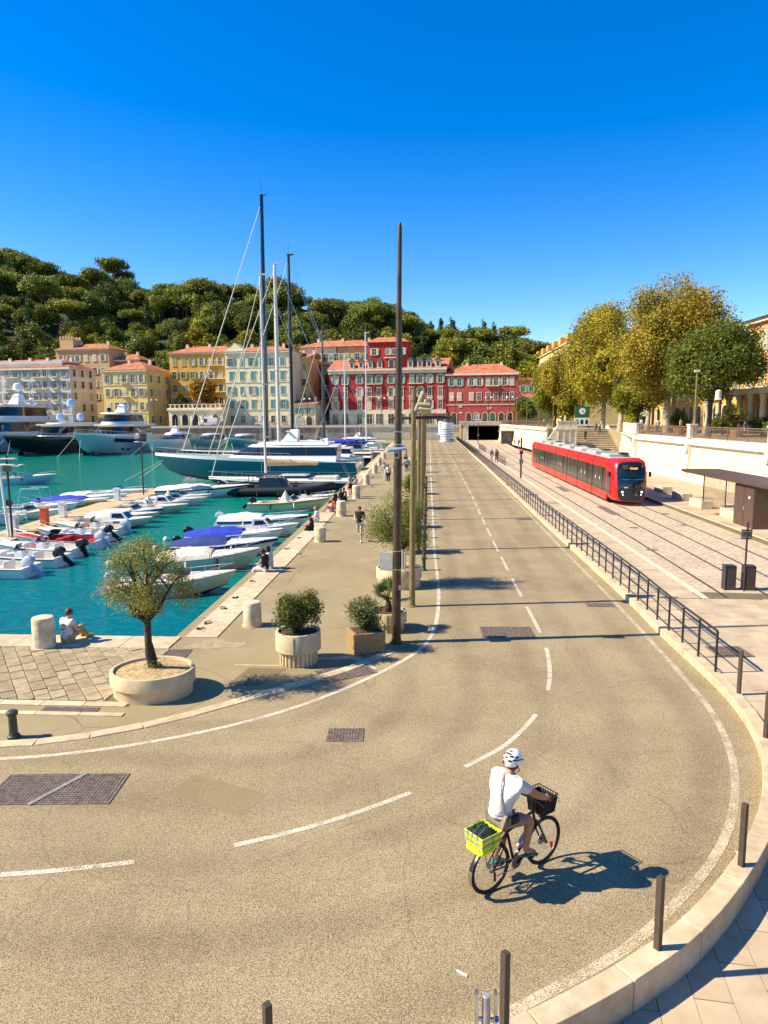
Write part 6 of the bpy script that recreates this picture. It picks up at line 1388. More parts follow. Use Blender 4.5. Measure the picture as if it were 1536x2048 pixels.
# ------------------------------------------------------------------ upper promenade: lamps, sign, trees, buildings
def prom_lamp(label, loc, h, arm=0, lantern=True):
    t = thing('promenade_lamp', label, 'lamp post', loc, 0, 'lamp posts on the upper promenade')
    MB().tube([(0, 0, 0), (0, 0, h * 0.3), (0, 0, h)], [0.14, 0.10, 0.08], 10).build('shaft', 'pole_olive', t, True); MB().lathe([(0.22, 0), (0.2, 0.5), (0.12, 0.6)], n=10).build('base', 'pole_olive', t)
    MB().box((0, 0, h - 0.1), (0.5, 0.2, 0.2)).build('projector', 'canvas_cream', t, bevel=0.04)
    if arm:
        MB().box((arm / 2, 0, h - 1.4), (abs(arm) + 0.8, 0.09, 0.09)).build('arm', 'pole_brown', t)
        MB().lathe([(0.05, 0.4), (0.25, 0.3), (0.25, -0.35), (0.33, -0.45), (0.05, -0.45)], (arm, 0, h - 2.1), 14).build('lantern', 'canvas_cream', t, True)
prom_lamp('promenade lamp post with hanging lantern before the dark tree', (23.3, 63.5, 4.1), 5.9, 1.9)
prom_lamp('promenade lamp post at the right edge before the orange house', (23.3, 48.6, 4.1), 5.9, 1.9)
for k, (x, y) in enumerate(((22.0, 160), (23.2, 150), (24.0, 138), (21.2, 172), (25.2, 148))):
    prom_lamp(('first', 'second', 'third', 'fourth', 'fifth')[k] + ' slim lamp post of the group above the ramp wall', (x, y, 4.1), 6.6 - 0.4 * (k % 3))
paint('sign_green', (0.02, 0.14, 0.05), 0.4)
t = thing('billboard', 'green board with a round white emblem above black figures on white', 'billboard', (26.2, 122.6, UR))
MB().box((0, 0, 2.8), (2.5, 0.25, 1.9)).build('green_panel', 'sign_green', t, bevel=0.02); MB().tube([(0, -0.13, 2.95), (0, -0.16, 2.95)], 0.58, 24).build('emblem', 'hull_paleblue', t)
MB().tube([(0, -0.16, 2.95), (0, -0.17, 2.95)], 0.50, 24).build('emblem_ring', 'white_gloss', t); MB().ball((0, -0.15, 2.95), 0.24, 12, 6, (1.2, 0.3, 0.5)).build('emblem_mark', 'hull_teal', t)
MB().box((0, 0, 1.2), (2.5, 0.25, 1.25)).build('white_panel', 'white_gloss', t)
for k in range(3): MB().loft([[(-0.85 + k * 0.8 + sx_ * 0.2, -0.14, 0.75), (-0.85 + k * 0.8 + sx_ * 0.27, -0.14, 1.3), (-0.85 + k * 0.8 + sx_ * 0.05, -0.14, 1.6)] for sx_ in (-1, 0, 1)], False).build('figure', 'black_matt', t)
for x in (-1.1, 1.1): MB().box((x, 0.1, 1.8), (0.12, 0.12, 3.6)).build('leg', 'alu_dark', t)
def city_tree(label, loc, z0, z1, R, m, seed, n, leaf, bark='bark_plane', tr_r=0.4, kb=34, cat='tree', fork=0.35, rmin=0.24, rmax=0.38, name='plane_tree', ry=None):
    t = thing(name, label, cat, loc); B = blobs_in(0, 0, z0, z1, R, ry or R, kb, seed, rmin, rmax)
    top = z0 + (z1 - z0) * fork * 0.4
    limbs(MB(), (0, 0, 0), (0.1, 0, top), [(b[0], b[1], b[2]) for b in B[:12]], tr_r, 0.04, seed, 8, 0.03).build('trunk', bark, t, True, 60)
    obj('crown', leaf_mesh('crown', B, n, leaf, m, seed, R * 0.085, 0.55, 30, 0.6, updir=0.4), t); return t
city_tree('tallest plane tree, golden crown over a pale trunk', (28.3, 86, UR), 3.4, 18.8, 6.6, 'leaf_plane_gold', 3, 95000, 0.135, kb=60, rmin=0.24, rmax=0.36)
city_tree('broad plane tree with yellow green crown left of the tallest', (30.8, 127, UR), 2.8, 21.8, 7.7, 'leaf_plane_green', 4, 90000, 0.17, kb=56, rmin=0.24, rmax=0.36)
city_tree('plane tree with rusty gold lower crown above the staircase', (27.0, 141, UR), 2.4, 15.5, 5.6, 'leaf_plane_gold', 14, 34000, 0.18, kb=40)
city_tree('round dark green tree in front of the orange house', (27.0, 70, UR), 2.8, 11.6, 4.7, 'leaf_dark', 5, 60000, 0.11, 'bark_pine', 0.25, name='evergreen_tree', kb=40)
city_tree('small mid green tree between the two big plane trees', (27.0, 93.5, UR), 1.8, 8.6, 3.4, 'leaf_mid', 6, 24000, 0.13, 'bark_pine', 0.2, name='evergreen_tree')
city_tree('bright green tree beside the yellow house, left end of the tree row', (26.5, 150, UR), 1.8, 14.4, 5.3, 'leaf_mid', 7, 34000, 0.17, 'bark_pine', 0.25, name='evergreen_tree')
city_tree('low green tree behind the green billboard', (26.0, 134, UR), 1.8, 7.0, 2.6, 'leaf_lime', 8, 6000, 0.17, 'bark_pine', 0.16, name='evergreen_tree')
city_tree('dark green tree right of the red house above the tunnel', (27.0, 196, UR), 1.2, 8.4, 3.8, 'leaf_dark', 9, 6000, 0.22, 'bark_pine', 0.2, name='evergreen_tree')
city_tree('small grey olive tree in a wooden tub near the colonnade', (28.6, 68, UR), 1.0, 3.4, 1.4, 'leaf_olive', 10, 3500, 0.08, 'bark_olive', 0.1, name='olive_tree')
for k, (x, y, lab_) in enumerate(((25.5, 96, 'pale bare plane trunk beside the staircase top'), (31, 92, 'pale bare plane trunk behind the tallest tree'), (30.6, 80, 'pale bare plane trunk right of the tallest tree'), (31.5, 104, 'pale bare plane trunk behind the stairs'))):
    city_tree(lab_ + ', crown hidden in the others', (x, y, UR), 5.5, 13.0, 4.0, 'leaf_plane_green', 20 + k, 7000, 0.2, tr_r=0.33, kb=20)
for k, (x, y, R, H, lab_) in enumerate(((30, 74, 1.5, 1.9, 'dark hedge bush under the round dark tree'), (33, 72, 1.6, 2.0, 'dark hedge bush near the white columns'), (30.5, 88, 1.3, 2.4, 'dark bush beside the tallest plane trunk'), (30, 64, 1.2, 1.6, 'dark bush before the columns at the right'), (33.5, 98, 1.6, 3.0, 'bush behind the parapet'), (33, 116, 1.8, 3.4, 'yellow green bush behind the staircase'))):
    small_shrub(lab_, (x, y, UR), R, H, 90 + k, 'leaf_dark' if k < 5 else 'leaf_lime')
for k, (x, y) in enumerate(((26.2, 75.5), (28.8, 67.9))):
    t = thing('plant_tub', ('brown wooden tub behind the bronze railing', 'brown wooden tub holding the small olive')[k], 'planter', (x, y, UR)); MB().lathe([(0.5, 0), (0.62, 0.75), (0.55, 0.75), (0.5, 0.65)], n=12).build('tub', 'teak', t); MB().lathe([(0.54, 0.62), (0, 0.66)], n=12, c0=False).build('soil', 'soil_dark', t)
# ================================================================== far quay, houses, hill
def rooftile():
    m = bpy.data.materials.new('roof_tile'); m.use_nodes = True; n, L = nodes_of(m); b = n['Principled BSDF']; b.inputs['Roughness'].default_value = 0.85
    tc = n.new('ShaderNodeTexCoord'); w = n.new('ShaderNodeTexWave'); w.inputs['Scale'].default_value = 1.6; w.inputs['Distortion'].default_value = 0.6; L.new(tc.outputs['Object'], w.inputs['Vector'])
    g = n.new('ShaderNodeTexNoise'); g.inputs['Scale'].default_value = 0.7; g.inputs['Detail'].default_value = 6; L.new(tc.outputs['Object'], g.inputs['Vector'])
    r = n.new('ShaderNodeValToRGB'); e = r.color_ramp.elements; e[0].position = 0.3; e[0].color = (0.30, 0.085, 0.035, 1); e[1].position = 0.7; e[1].color = (0.58, 0.20, 0.085, 1); L.new(g.outputs['Fac'], r.inputs['Fac'])
    L.new(r.outputs[0], b.inputs['Base Color']); bp = n.new('ShaderNodeBump'); bp.inputs['Strength'].default_value = 0.5; bp.inputs['Distance'].default_value = 0.1; L.new(w.outputs['Fac'], bp.inputs['Height']); L.new(bp.outputs[0], b.inputs['Normal']); MATS['roof_tile'] = m
rooftile()
def wallm(name, c, **k): return mat(name, c, 0.9, 0.09, 0.25, 0.15, 3, **k)
wallm('wall_white', (0.66, 0.60, 0.56)); wallm('wall_yellow', (0.78, 0.55, 0.17)); wallm('wall_orange', (0.72, 0.37, 0.06)); wallm('wall_cream', (0.78, 0.68, 0.42)); wallm('wall_ochre', (0.58, 0.40, 0.19))
wallm('wall_red', (0.44, 0.034, 0.030)); wallm('wall_pink', (0.47, 0.082, 0.066)); wallm('wall_brown', (0.30, 0.13, 0.09)); wallm('wall_shaded', (0.20, 0.16, 0.115)); wallm('wall_terracotta', (0.66, 0.31, 0.13)); wallm('wall_gold', (0.74, 0.52, 0.19))
mat('trim_cream', (0.74, 0.64, 0.44), 0.85, 0.08, 1); paint('shutter_teal', (0.10, 0.27, 0.27), 0.6); paint('shutter_mint', (0.28, 0.44, 0.31), 0.6); paint('shutter_cream', (0.62, 0.56, 0.36), 0.6); paint('shutter_grey', (0.34, 0.33, 0.35), 0.6); paint('shutter_olive', (0.30, 0.32, 0.12), 0.6); paint('awning_dark', (0.10, 0.012, 0.016), 0.8); paint('balcony_iron', (0.05, 0.05, 0.055), 0.5)
mat('quay_stone', (0.40, 0.33, 0.24), 0.9, 0.2, 0.8, 0.5, 2)
WC = {}; WR = random.Random(5)
paint('pane_curtain', (0.42, 0.40, 0.34), 0.4); paint('pane_dim', (0.10, 0.10, 0.09), 0.2)
def wmesh(key, fn):
    if key not in WC: WC[key] = fn()
    return WC[key]
def window(parent, x, z, w, h, sh='shutter_cream', trim='trim_cream', opened=True, arch=False, y=0.0, head=False, face=0, pane='glass_dark'):
    """one window: proud surround and sill, recessed pane, two shutters. face 0 front, 1 right side (x plane)"""
    def fr():
        mb = MB(); t = 0.16
        if arch:
            n = 9; o = [(-w / 2 - t, 0)] + [(-(w / 2 + t) * math.cos(PI * k / n), h - w / 2 + (w / 2 + t) * math.sin(PI * k / n)) for k in range(n + 1)] + [(w / 2 + t, 0)]
            i = [(-w / 2, 0)] + [(-(w / 2) * math.cos(PI * k / n), h - w / 2 + (w / 2) * math.sin(PI * k / n)) for k in range(n + 1)] + [(w / 2, 0)]
            mb.loft([[(a[0], -0.12, a[1]), (b[0], -0.12, b[1]), (b[0], 0, b[1]), (a[0], 0, a[1])] for a, b in zip(o, i)], True, True, True)
        else:
            mb.box((-w / 2 - t / 2, -0.05, h / 2), (t, 0.1, h)); mb.box((w / 2 + t / 2, -0.05, h / 2), (t, 0.1, h)); mb.box((0, -0.05, h + t / 2), (w + 2 * t, 0.1, t)); mb.box((0, -0.10, -0.06), (w + 2.6 * t, 0.2, 0.12))
            if head: mb.box((0, -0.12, h + 0.34), (w + 0.6, 0.24, 0.16)); mb.box((0, -0.08, h + 0.22), (w + 0.2, 0.14, 0.10))
            mb.box((0, -0.035, h / 2), (0.07, 0.05, h)); mb.box((0, -0.034, h * 0.62), (w, 0.045, 0.06))
        return mb.mesh('window', trim)
    def pn():
        mb = MB()
        if arch:
            n = 9; i = [(-w / 2, 0)] + [(-(w / 2) * math.cos(PI * k / n), h - w / 2 + (w / 2) * math.sin(PI * k / n)) for k in range(n + 1)] + [(w / 2, 0)]
            mb.add([(a, -0.03, b) for a, b in i], [tuple(range(len(i)))])
        else: mb.box((0, -0.012, h / 2), (w, 0.02, h))
        return mb.mesh('pane', pane)
    o = obj('window', wmesh(('f', w, h, trim, arch, head), fr), parent, (x, y, z) if face == 0 else (y, x, z), rz=(0 if face == 0 else rad(90)))
    if pane == 'glass_dark' and WR.random() < 0.28: pane = WR.choice(('pane_curtain', 'pane_dim', 'glass_teal'))
    obj('pane', wmesh(('p', w, h, arch, pane), pn), o)
    if sh and WR.random() < 0.18: opened = not opened
    if sh:
        def sm(): 
            mb = MB().box((0, 0, h / 2), (w * 0.5, 0.05, h))
            for k in range(7): mb.box((0, -0.03, h * (k + 0.5) / 7), (w * 0.42, 0.02, h * 0.07))
            return mb.mesh('shutter', sh)
        me = wmesh(('s', w, h, sh), sm)
        for s in (-1, 1): obj('shutter', me, o, (s * (w * 0.78 + 0.05) if opened else s * w * 0.252, -0.13 if opened else -0.09, 0))
    return o
def balcony(parent, x0, x1, z, y=0.0, d=0.9, h=1.0):
    b = MB().box(((x0 + x1) / 2, -d / 2 + y, z - 0.08), (x1 - x0, d, 0.16)).build('balcony', 'trim_cream', parent)
    n = max(3, int((x1 - x0) / 0.35)); mb = MB()
    for k in range(n + 1): mb.box((x0 + 0.05 + (x1 - x0 - 0.1) * k / n, -d + 0.05 + y, z + h / 2), (0.045, 0.045, h))
    for s in (x0 + 0.05, x1 - 0.05): mb.box((s, -d / 2 + y, z + h), (0.06, d, 0.06))
    mb.box(((x0 + x1) / 2, -d + 0.05 + y, z + h), (x1 - x0, 0.07, 0.07)); mb.build('balcony_rail', 'balcony_iron', b)
def house(name, label, loc, a, W, D, H, m, roof='hip', rise=2.6, over=0.7, cornice=True, floors=(), grp=None):
    t = thing(name, label, 'building', loc, rad(a))
    MB().box((W / 2, D / 2, H / 2), (W, D, H)).build('wall', m, t)
    if roof == 'hip':
        i = min(W, D) * 0.42; r = MB().loft([[(-over, -over, H), (W + over, -over, H), (W + over, D + over, H), (-over, D + over, H)], [(i, D * 0.45, H + rise), (W - i, D * 0.45, H + rise), (W - i, D * 0.55, H + rise), (i, D * 0.55, H + rise)]], True, True, True).build('roof', 'roof_tile', t)
    elif roof == 'lean':
        r = MB().add([(-over, -over, H), (W + over, -over, H), (W + over, D + 0.2, H), (-over, D + 0.2, H), (-over, D * 0.6, H + rise), (W + over, D * 0.6, H + rise), (-over, D + 0.2, H + rise * 0.8), (W + over, D + 0.2, H + rise * 0.8)], [(0, 1, 5, 4), (4, 5, 7, 6), (0, 4, 6, 3), (1, 2, 7, 5), (3, 6, 7, 2), (0, 3, 2, 1)]).build('roof', 'roof_tile', t)
    else: r = MB().box((W / 2, D / 2, H + 0.15), (W + 0.5, D + 0.5, 0.3)).build('roof', 'trim_cream', t)
    rr = random.Random(label)
    for k in range(max(2, int(W / 7))): 
        x = W * (k + 0.6) / max(2, int(W / 7)) + rr.uniform(-1, 1); MB().box((x, D * 0.4, H + rise * 0.8 + 0.3), (0.8, 0.6, 1.6)).build('chimney', 'wall_cream', r); MB().box((x, D * 0.4, H + rise * 0.8 + 1.16), (0.95, 0.75, 0.12)).build('chimney_cap', 'roof_tile', r)
    if cornice:
        MB().box((W / 2, -0.25, H - 0.25), (W + 0.5, 0.5, 0.5)).build('cornice', 'trim_cream', t)
    for z in floors: MB().box((W / 2, -0.06, z), (W + 0.1, 0.14, 0.22)).build('string_course', 'trim_cream', t)
    return t
ROT = -8
def skew(x, y0=205): return (x, y0, UR)
# --- white apartment block, far left
h = house('apartment_block', 'white apartment block with rows of balconies at the left edge', (-150, 213, UR), ROT, 43, 13, 17.6, 'wall_white', 'hip', 3.0, 0.4, True, (3.6,))
for r in range(5):
    z = 1.2 + r * 3.45
    for c in range(13):
        x = 1.6 + c * 3.3; window(h, x, z if r else 0.4, 1.3, 2.1 if r else 2.6, 'shutter_grey' if (c % 5) else None, 'trim_cream', True)
    if r:
        for c in (0, 3, 6, 9, 11): balcony(h, 0.6 + c * 3.3, 0.6 + c * 3.3 + (5.4 if c < 11 else 2.2), z - 0.15)
    for c in range(3): window(h, 2.2 + c * 4.0, z, 1.3, 2.1, 'shutter_cream', 'trim_cream', True, y=43.0, face=1)
MB().box((21, 5, 18.7), (38, 8, 2.2)).build('attic', 'wall_white', h); balcony(h, 1, 42, 17.7, 0.6, 0.8)
# --- tall ochre house behind with a crenellated turret
h = house('ochre_house', 'tall ochre house with a small crenellated turret behind the white block', (-124, 231, UR), ROT, 19.5, 12, 25.2, 'wall_ochre', 'hip', 2.2)
for r in range(4):
    for c in range(6): window(h, 1.8 + c * 3.1, 8.6 + r * 4.2, 1.2, 2.0, 'shutter_cream')
tt = MB().box((3.6, 3, 26.8), (5.0, 4.5, 3.6)).build('turret', 'wall_ochre', h)
for k in range(5): MB().box((1.4 + k * 1.1, 0.9, 29.1), (0.6, 0.5, 1.0)).build('merlon', 'wall_ochre', tt); MB().box((1.4 + k * 1.1, 5.0, 29.1), (0.6, 0.5, 1.0)).build('merlon', 'wall_ochre', tt)
h = house('brown_house', 'red brown house between the ochre and yellow houses', (-104.6, 231, UR), ROT, 9.5, 10, 21.6, 'wall_brown', 'hip', 2.2)
for r in range(4):
    for c in range(4): window(h, 1.3 + c * 2.3, 6 + r * 4.0, 1.1, 1.9, 'shutter_grey')
# --- yellow house
h = house('yellow_house', 'pale yellow house with hipped tile roof beside the harbour', (-97.1, 206.6, UR), ROT, 14.4, 16, 16.6, 'wall_yellow', 'hip', 2.9, 0.6, True, (3.9, 12.2))
for r in range(4):
    for c in range(5):
        window(h, 1.7 + c * 2.75, 0.9 + r * 4.0, 1.15, 2.15, ('shutter_cream', 'shutter_grey')[(r + c) % 3 == 0], 'trim_cream', (r + c) % 3 != 1)
    for c in range(3): window(h, 2.4 + c * 4.6, 0.9 + r * 4.0, 1.1, 2.1, 'shutter_cream', y=14.4, face=1)
balcony(h, 6.0, 8.6, 12.8); balcony(h, 6.0, 8.6, 8.8)
# --- orange house with terrace arcade
h = house('orange_house', 'tall orange house with green shutters behind the autumn tree', (-80.0, 216, UR), ROT, 21.5, 13, 22.2, 'wall_orange', 'hip', 2.4, 0.7, True, (9.0,))
for r in range(5):
    for c in range(7):
        if r < 1 and c > 3: continue
        window(h, 1.6 + c * 3.05, 2.4 + r * 4.0, 1.15, 2.1, 'shutter_olive' if c < 3 else 'shutter_cream', 'trim_cream', c % 3 != 1)
for r in (2, 3, 4): balcony(h, 12.4, 20.6, 2.3 + r * 4.0)
h = house('terrace_arcade', 'low cream arcade with terrace in front of the orange house', (-76.3, 203.6, UR), ROT, 17.0, 8, 5.0, 'wall_cream', 'flat', 0.3)
for c in range(5): window(h, 2.0 + c * 3.2, 0.2, 1.9, 3.2, None, 'trim_cream', arch=True)
for k in range(12): MB().box((0.7 + k * 1.42, 0.0, 5.75), (0.35, 0.35, 0.9)).build('baluster', 'trim_cream', h)
MB().box((8.5, 0, 6.3), (17, 0.4, 0.16)).build('parapet_rail', 'trim_cream', h)
t = city_tree('orange autumn tree on the terrace before the orange house', (-66.5, 206.5, UR + 5.2), 0.8, 8.6, 5.2, 'leaf_autumn', 31, 5200, 0.36, 'bark_pine', 0.22, name='autumn_tree')
t = city_tree('dark green tree at the left end of the terrace', (-72.8, 206.8, UR + 5.2), 0.4, 4.6, 2.4, 'leaf_dark', 32, 1600, 0.34, 'bark_pine', 0.18, name='terrace_tree')
# --- cream house with pediment
h = house('cream_house', 'cream house with teal shutters and a small pediment behind the masts', (-60.0, 207.3, UR), ROT, 20.6, 14, 21.6, 'wall_cream', 'hip', 1.9, 0.6, True, (4.6, 12.7, 17.0))
for r in range(5):
    for k, x in enumerate((1.9, 5.2, 8.6, 11.6, 14.6, 17.8)):
        window(h, x, 0.9 + r * 4.12, 1.25, 2.3 if r else 2.0, 'shutter_teal' if r else None, 'trim_cream', False if r in (2, 3) else (k % 2 == 0 and r == 4), head=r in (1, 3))
MB().add([(0.2, -0.3, 21.6), (6.6, -0.3, 21.6), (3.4, -0.3, 24.0), (0.2, 4, 21.6), (6.6, 4, 21.6), (3.4, 4, 24.0)], [(0, 1, 2), (3, 5, 4), (0, 2, 5, 3), (1, 4, 5, 2), (0, 3, 4, 1)]).build('pediment', 'wall_cream', h)
MB().box((3.4, -0.35, 21.75), (7.0, 0.5, 0.3)).build('pediment_sill', 'trim_cream', h)
h = house('narrow_house', 'narrow orange yellow house squeezed beside the cream house', (-39.2, 213, UR), ROT, 3.4, 10, 20.4, 'wall_gold', 'lean', 1.6)
for r in range(4): window(h, 1.7, 3 + r * 4.4, 1.2, 2.0, 'shutter_olive')
h = house('low_house', 'low cream garage house at the foot of the dark apartment block', (-39.4, 204.6, UR), ROT, 6.6, 7, 6.2, 'wall_cream', 'lean', 1.2)
window(h, 1.6, 3.4, 1.2, 1.5, 'shutter_teal'); window(h, 4.6, 3.4, 1.3, 1.6, 'shutter_mint'); window(h, 1.8, 0.1, 2.2, 2.7, None, arch=True); window(h, 4.8, 0.1, 1.8, 2.6, None, arch=True)
# --- balcony block, the shade on its front painted into the dark wall colour
h = house('balcony_block', 'dim apartment block with stacked balconies behind the red house', (-40.8, 224.5, UR), ROT, 24.5, 14, 24.2, 'wall_shaded', 'hip', 2.6, 0.9, False)
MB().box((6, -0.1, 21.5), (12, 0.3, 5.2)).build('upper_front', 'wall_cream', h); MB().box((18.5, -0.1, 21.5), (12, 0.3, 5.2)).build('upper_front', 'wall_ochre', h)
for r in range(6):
    for c in range(7): window(h, 1.9 + c * 3.4, 1.2 + r * 3.75, 1.3, 2.1, None if r < 5 else 'shutter_mint', 'wall_shaded' if r < 5 else 'trim_cream', y=-0.0 if r < 5 else -0.26)
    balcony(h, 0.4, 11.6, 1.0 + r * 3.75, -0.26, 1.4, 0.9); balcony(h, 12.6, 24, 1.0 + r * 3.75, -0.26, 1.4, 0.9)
# --- red house with mansard dormers and tower
h = house('red_house', 'long deep red house with dormers and a square tower over the quay', (-29.3, 208.8, UR), ROT, 34.6, 14, 16.2, 'wall_red', 'lean', 3.4, 0.5, False, (4.3,))
MB().box((17.3, -0.05, 2.1), (34.7, 0.16, 4.2)).build('ground_floor', 'trim_cream', h); MB().box((17.3, -0.35, 15.9), (35.2, 0.9, 0.5)).build('cornice', 'trim_cream', h); MB().box((17.3, -0.2, 15.2), (34.8, 0.5, 0.8)).build('frieze', 'trim_cream', h)
cx = [1.8, 4.9, 9.2, 12.1, 15.0, 18.6, 21.6, 24.7, 27.2, 29.9, 33.0]
for r in range(3):
    for k, x in enumerate(cx):
        window(h, x, 4.7 + r * 3.65, 1.1, 2.3, 'shutter_mint' if r == 2 else ('shutter_cream' if (k + r) % 3 == 0 else None), 'trim_cream', True, head=r < 2)
        if r < 2: MB().box((x, -0.05, 4.25 + r * 3.65), (1.7, 0.12, 0.7)).build('apron', 'trim_cream', h)
    for a_, b_ in ((3.9, 5.9), (11.2, 16.0), (23.6, 28.2)):
        if r: balcony(h, a_, b_, 4.6 + r * 3.65)
for k, x in enumerate(cx): window(h, x, 0.3, 1.7, 2.9, None, 'trim_cream', y=-0.14, pane='glass_teal' if k % 4 == 2 else 'glass_dark')
for x in (6.8, 9.6, 12.4, 15.2, 24.2, 27.0, 29.6, 32.2):
    d = MB().box((x, 1.0, 17.4), (1.5, 1.8, 1.9)).build('dormer', 'trim_cream', h)
    MB().add([(x - 1.1, -0.1, 18.3), (x + 1.1, -0.1, 18.3), (x, -0.1, 19.4), (x - 1.1, 2.4, 18.3), (x + 1.1, 2.4, 18.3), (x, 2.4, 19.4)], [(0, 1, 2), (3, 5, 4), (0, 2, 5, 3), (1, 4, 5, 2), (0, 3, 4, 1)]).build('dormer_roof', 'alu_dark', d); MB().box((x, 0.08, 17.4), (0.8, 0.06, 1.3)).build('dormer_pane', 'glass_dark', d)
tw = MB().box((17.4, 4.0, 20.0), (11.8, 7.0, 7.6)).build('tower', 'wall_red', h); MB().box((18.8, 0.3, 18.5), (4.0, 1.0, 5.2)).build('tower_front', 'wall_red', tw)
MB().loft([[(11, 0, 23.8), (23.8, 0, 23.8), (23.8, 8, 23.8), (11, 8, 23.8)], [(14, 4, 25.6), (20.6, 4, 25.6), (20.6, 4.4, 25.6), (14, 4.4, 25.6)]], True, True, True).build('tower_roof', 'roof_tile', tw)
for x in (13.6, 21.6): window(h, x, 20.2, 1.2, 1.8, 'shutter_cream', y=0.48)
for x in (18.0, 19.7): window(h, x, 20.2, 1.0, 1.6, 'shutter_mint' if x < 19 else None, y=-0.22)
window(h, 18.8, 16.6, 1.4, 2.2, None, arch=True, y=-0.22); MB().box((18.8, -0.3, 19.3), (4.4, 0.5, 0.3)).build('tower_band', 'trim_cream', tw)
aw = MB().add([(30.0, 0, 3.4), (34.4, 0, 3.4), (34.4, -1.6, 2.6), (30.0, -1.6, 2.6), (34.4, -1.6, 2.0), (30.0, -1.6, 2.0)], [(0, 1, 2, 3), (3, 2, 4, 5)]).build('awning', 'awning_dark', h)
text('awning_lettering', 'Compositer  A', 0.62, 'white_gloss', aw, (32.2, -1.63, 2.3), (rad(90), 0, 0), 0.01)
sg = MB().box((25.4, -0.5, 3.4), (2.0, 0.15, 1.2)).build('shop_sign', 'canvas_navy', h); text('sign_lettering', 'AXA', 0.75, 'white_gloss', sg, (25.4, -0.6, 3.6), (rad(90), 0, 0), 0.01, bold=0.01)
# --- pinkish red house with arches
h = house('arched_house', 'lower rose red house with arched ground floor windows', (4.95, 204.2, UR), ROT, 20.3, 12, 14.4, 'wall_pink', 'hip', 2.9, 0.5, True, (5.6,))
for r in range(2):
    for k, x in enumerate((1.7, 3.9, 7.3, 9.5, 12.0, 14.2, 16.6, 18.6)): window(h, x, 6.9 + r * 4.1, 1.05, 2.1, 'shutter_mint' if k < 2 and r else ('shutter_cream' if (r or k < 3) else None), 'trim_cream', not (k == 0 and r == 1))
for x in (2.4, 6.6, 8.8, 11.2, 13.4, 15.8, 18.2): window(h, x, 0.2, 1.45, 3.2, None, 'trim_cream', arch=True)
balcony(h, 11.2, 15.2, 10.9)
text('bank_lettering', 'CIC', 0.9, 'white_gloss', h, (12.4, -0.1, 4.6), (rad(90), 0, 0), 0.03, bold=0.02)
MB().box((4.2, -0.06, 5.2), (1.0, 0.1, 0.7)).build('street_plate', 'hull_paleblue', h); MB().box((4.3, -0.06, 3.4), (0.8, 0.08, 0.35)).build('street_plate', 'white_gloss', h)
# --- houses at the right end, facing the sun
h = house('yellow_block', 'tall yellow house in sunlight behind the green tree', (40, 284, UR), -90, 78, 16, 23.6, 'wall_gold', 'hip', 2.4)
for r in range(5):
    for c in range(18): window(h, 2.4 + c * 4.2, 2.0 + r * 4.2, 1.3, 2.2, 'shutter_cream' if c % 2 else 'shutter_olive')
for k in range(7): MB().box((6 + k * 11, 1.5, 24.8), (4, 3, 2.4)).build('roof_box', 'wall_orange', h)
h = house('small_orange_house', 'narrow orange house at the end of the street right of the red house', (27.5, 242, UR), ROT, 9, 10, 14.8, 'wall_terracotta', 'hip', 2.4)
for r in range(3):
    for c in range(3): window(h, 1.6 + c * 2.7, 2.5 + r * 4.0, 1.2, 2.1, 'shutter_mint')
h = house('colonnade_house', 'orange house with olive shutters over a white colonnade, right edge', (42, 98, UR), -90, 46, 16, 14.2, 'wall_terracotta', 'hip', 2.2, 0.9, True, (5.0, 9.4))
for r in range(2):
    for c in range(13): window(h, 2.2 + c * 3.4, 5.7 + r * 4.2, 1.25, 2.5, 'shutter_olive', 'trim_cream', True, head=r == 0)
MB().box((23, -2.0, 4.9), (46, 4.0, 0.7)).build('entablature', 'trim_cream', h)
for k in range(15): MB().lathe([(0.5, 0), (0.5, 0.25), (0.40, 0.3), (0.34, 3.9), (0.46, 4.1), (0.46, 4.55)], (1.0 + k * 3.15, -3.4, 0), 14).build('column', 'trim_cream', h, True)
for c in range(13): window(h, 2.6 + c * 3.15, 0.1, 1.9, 3.4, None, 'trim_cream', arch=True)
h = house('arcade_house', 'ochre arcaded house glimpsed behind the plane trunks', (46, 150, UR), -90, 50, 14, 12.5, 'wall_orange', 'hip', 2.4, 0.8, True, (5.0,))
for r in range(2):
    for c in range(14): window(h, 2 + c * 3.5, 5.6 + r * 3.6, 1.2, 2.2, 'shutter_olive')
for c in range(14): window(h, 2 + c * 3.5, 0.1, 2.0, 3.6, None, 'trim_cream', arch=True)

# --- far harbour wall and railing
hw = thing('harbour_wall', 'long dark stone harbour wall below the far street', 'wall')
for k in range(12):
    xa = -150 + k * 13.2; xb = xa + 13.2; ya = 198.5 - (xa + 420) / 428.5 * 2.5 - 0.3; yb = 198.5 - (xb + 420) / 428.5 * 2.5 - 0.3
    MB().prism([(xa + 0.01, ya), (xb - 0.01, yb), (xb - 0.01, yb + 0.28), (xa + 0.01, ya + 0.28)], -0.2, UR - 0.5).build('wall_bay', 'quay_stone' if k < 10 else 'wall_stone', hw)
    MB().prism([(xa, ya - 0.25), (xb, yb - 0.25), (xb, yb + 0.28), (xa, ya + 0.28)], UR - 0.5, UR + 0.12).build('coping', 'wall_trim', hw)
    MB().box((xa, ya - 0.1, UR / 2), (0.7, 0.5, UR - 1.0)).build('buttress', 'quay_stone', hw)
rl2 = thing('street_railing', 'dark railing along the far street above the harbour wall', 'railing')
for k in range(11): bronze(rl2, (-150 + k * 14.4, 198.4 - (-150 + k * 14.4 + 420) / 428.5 * 2.5, 0), (-150 + (k + 1) * 14.4, 198.4 - (-150 + (k + 1) * 14.4 + 420) / 428.5 * 2.5, 0), UR + 0.12, 1.05, 0.42)
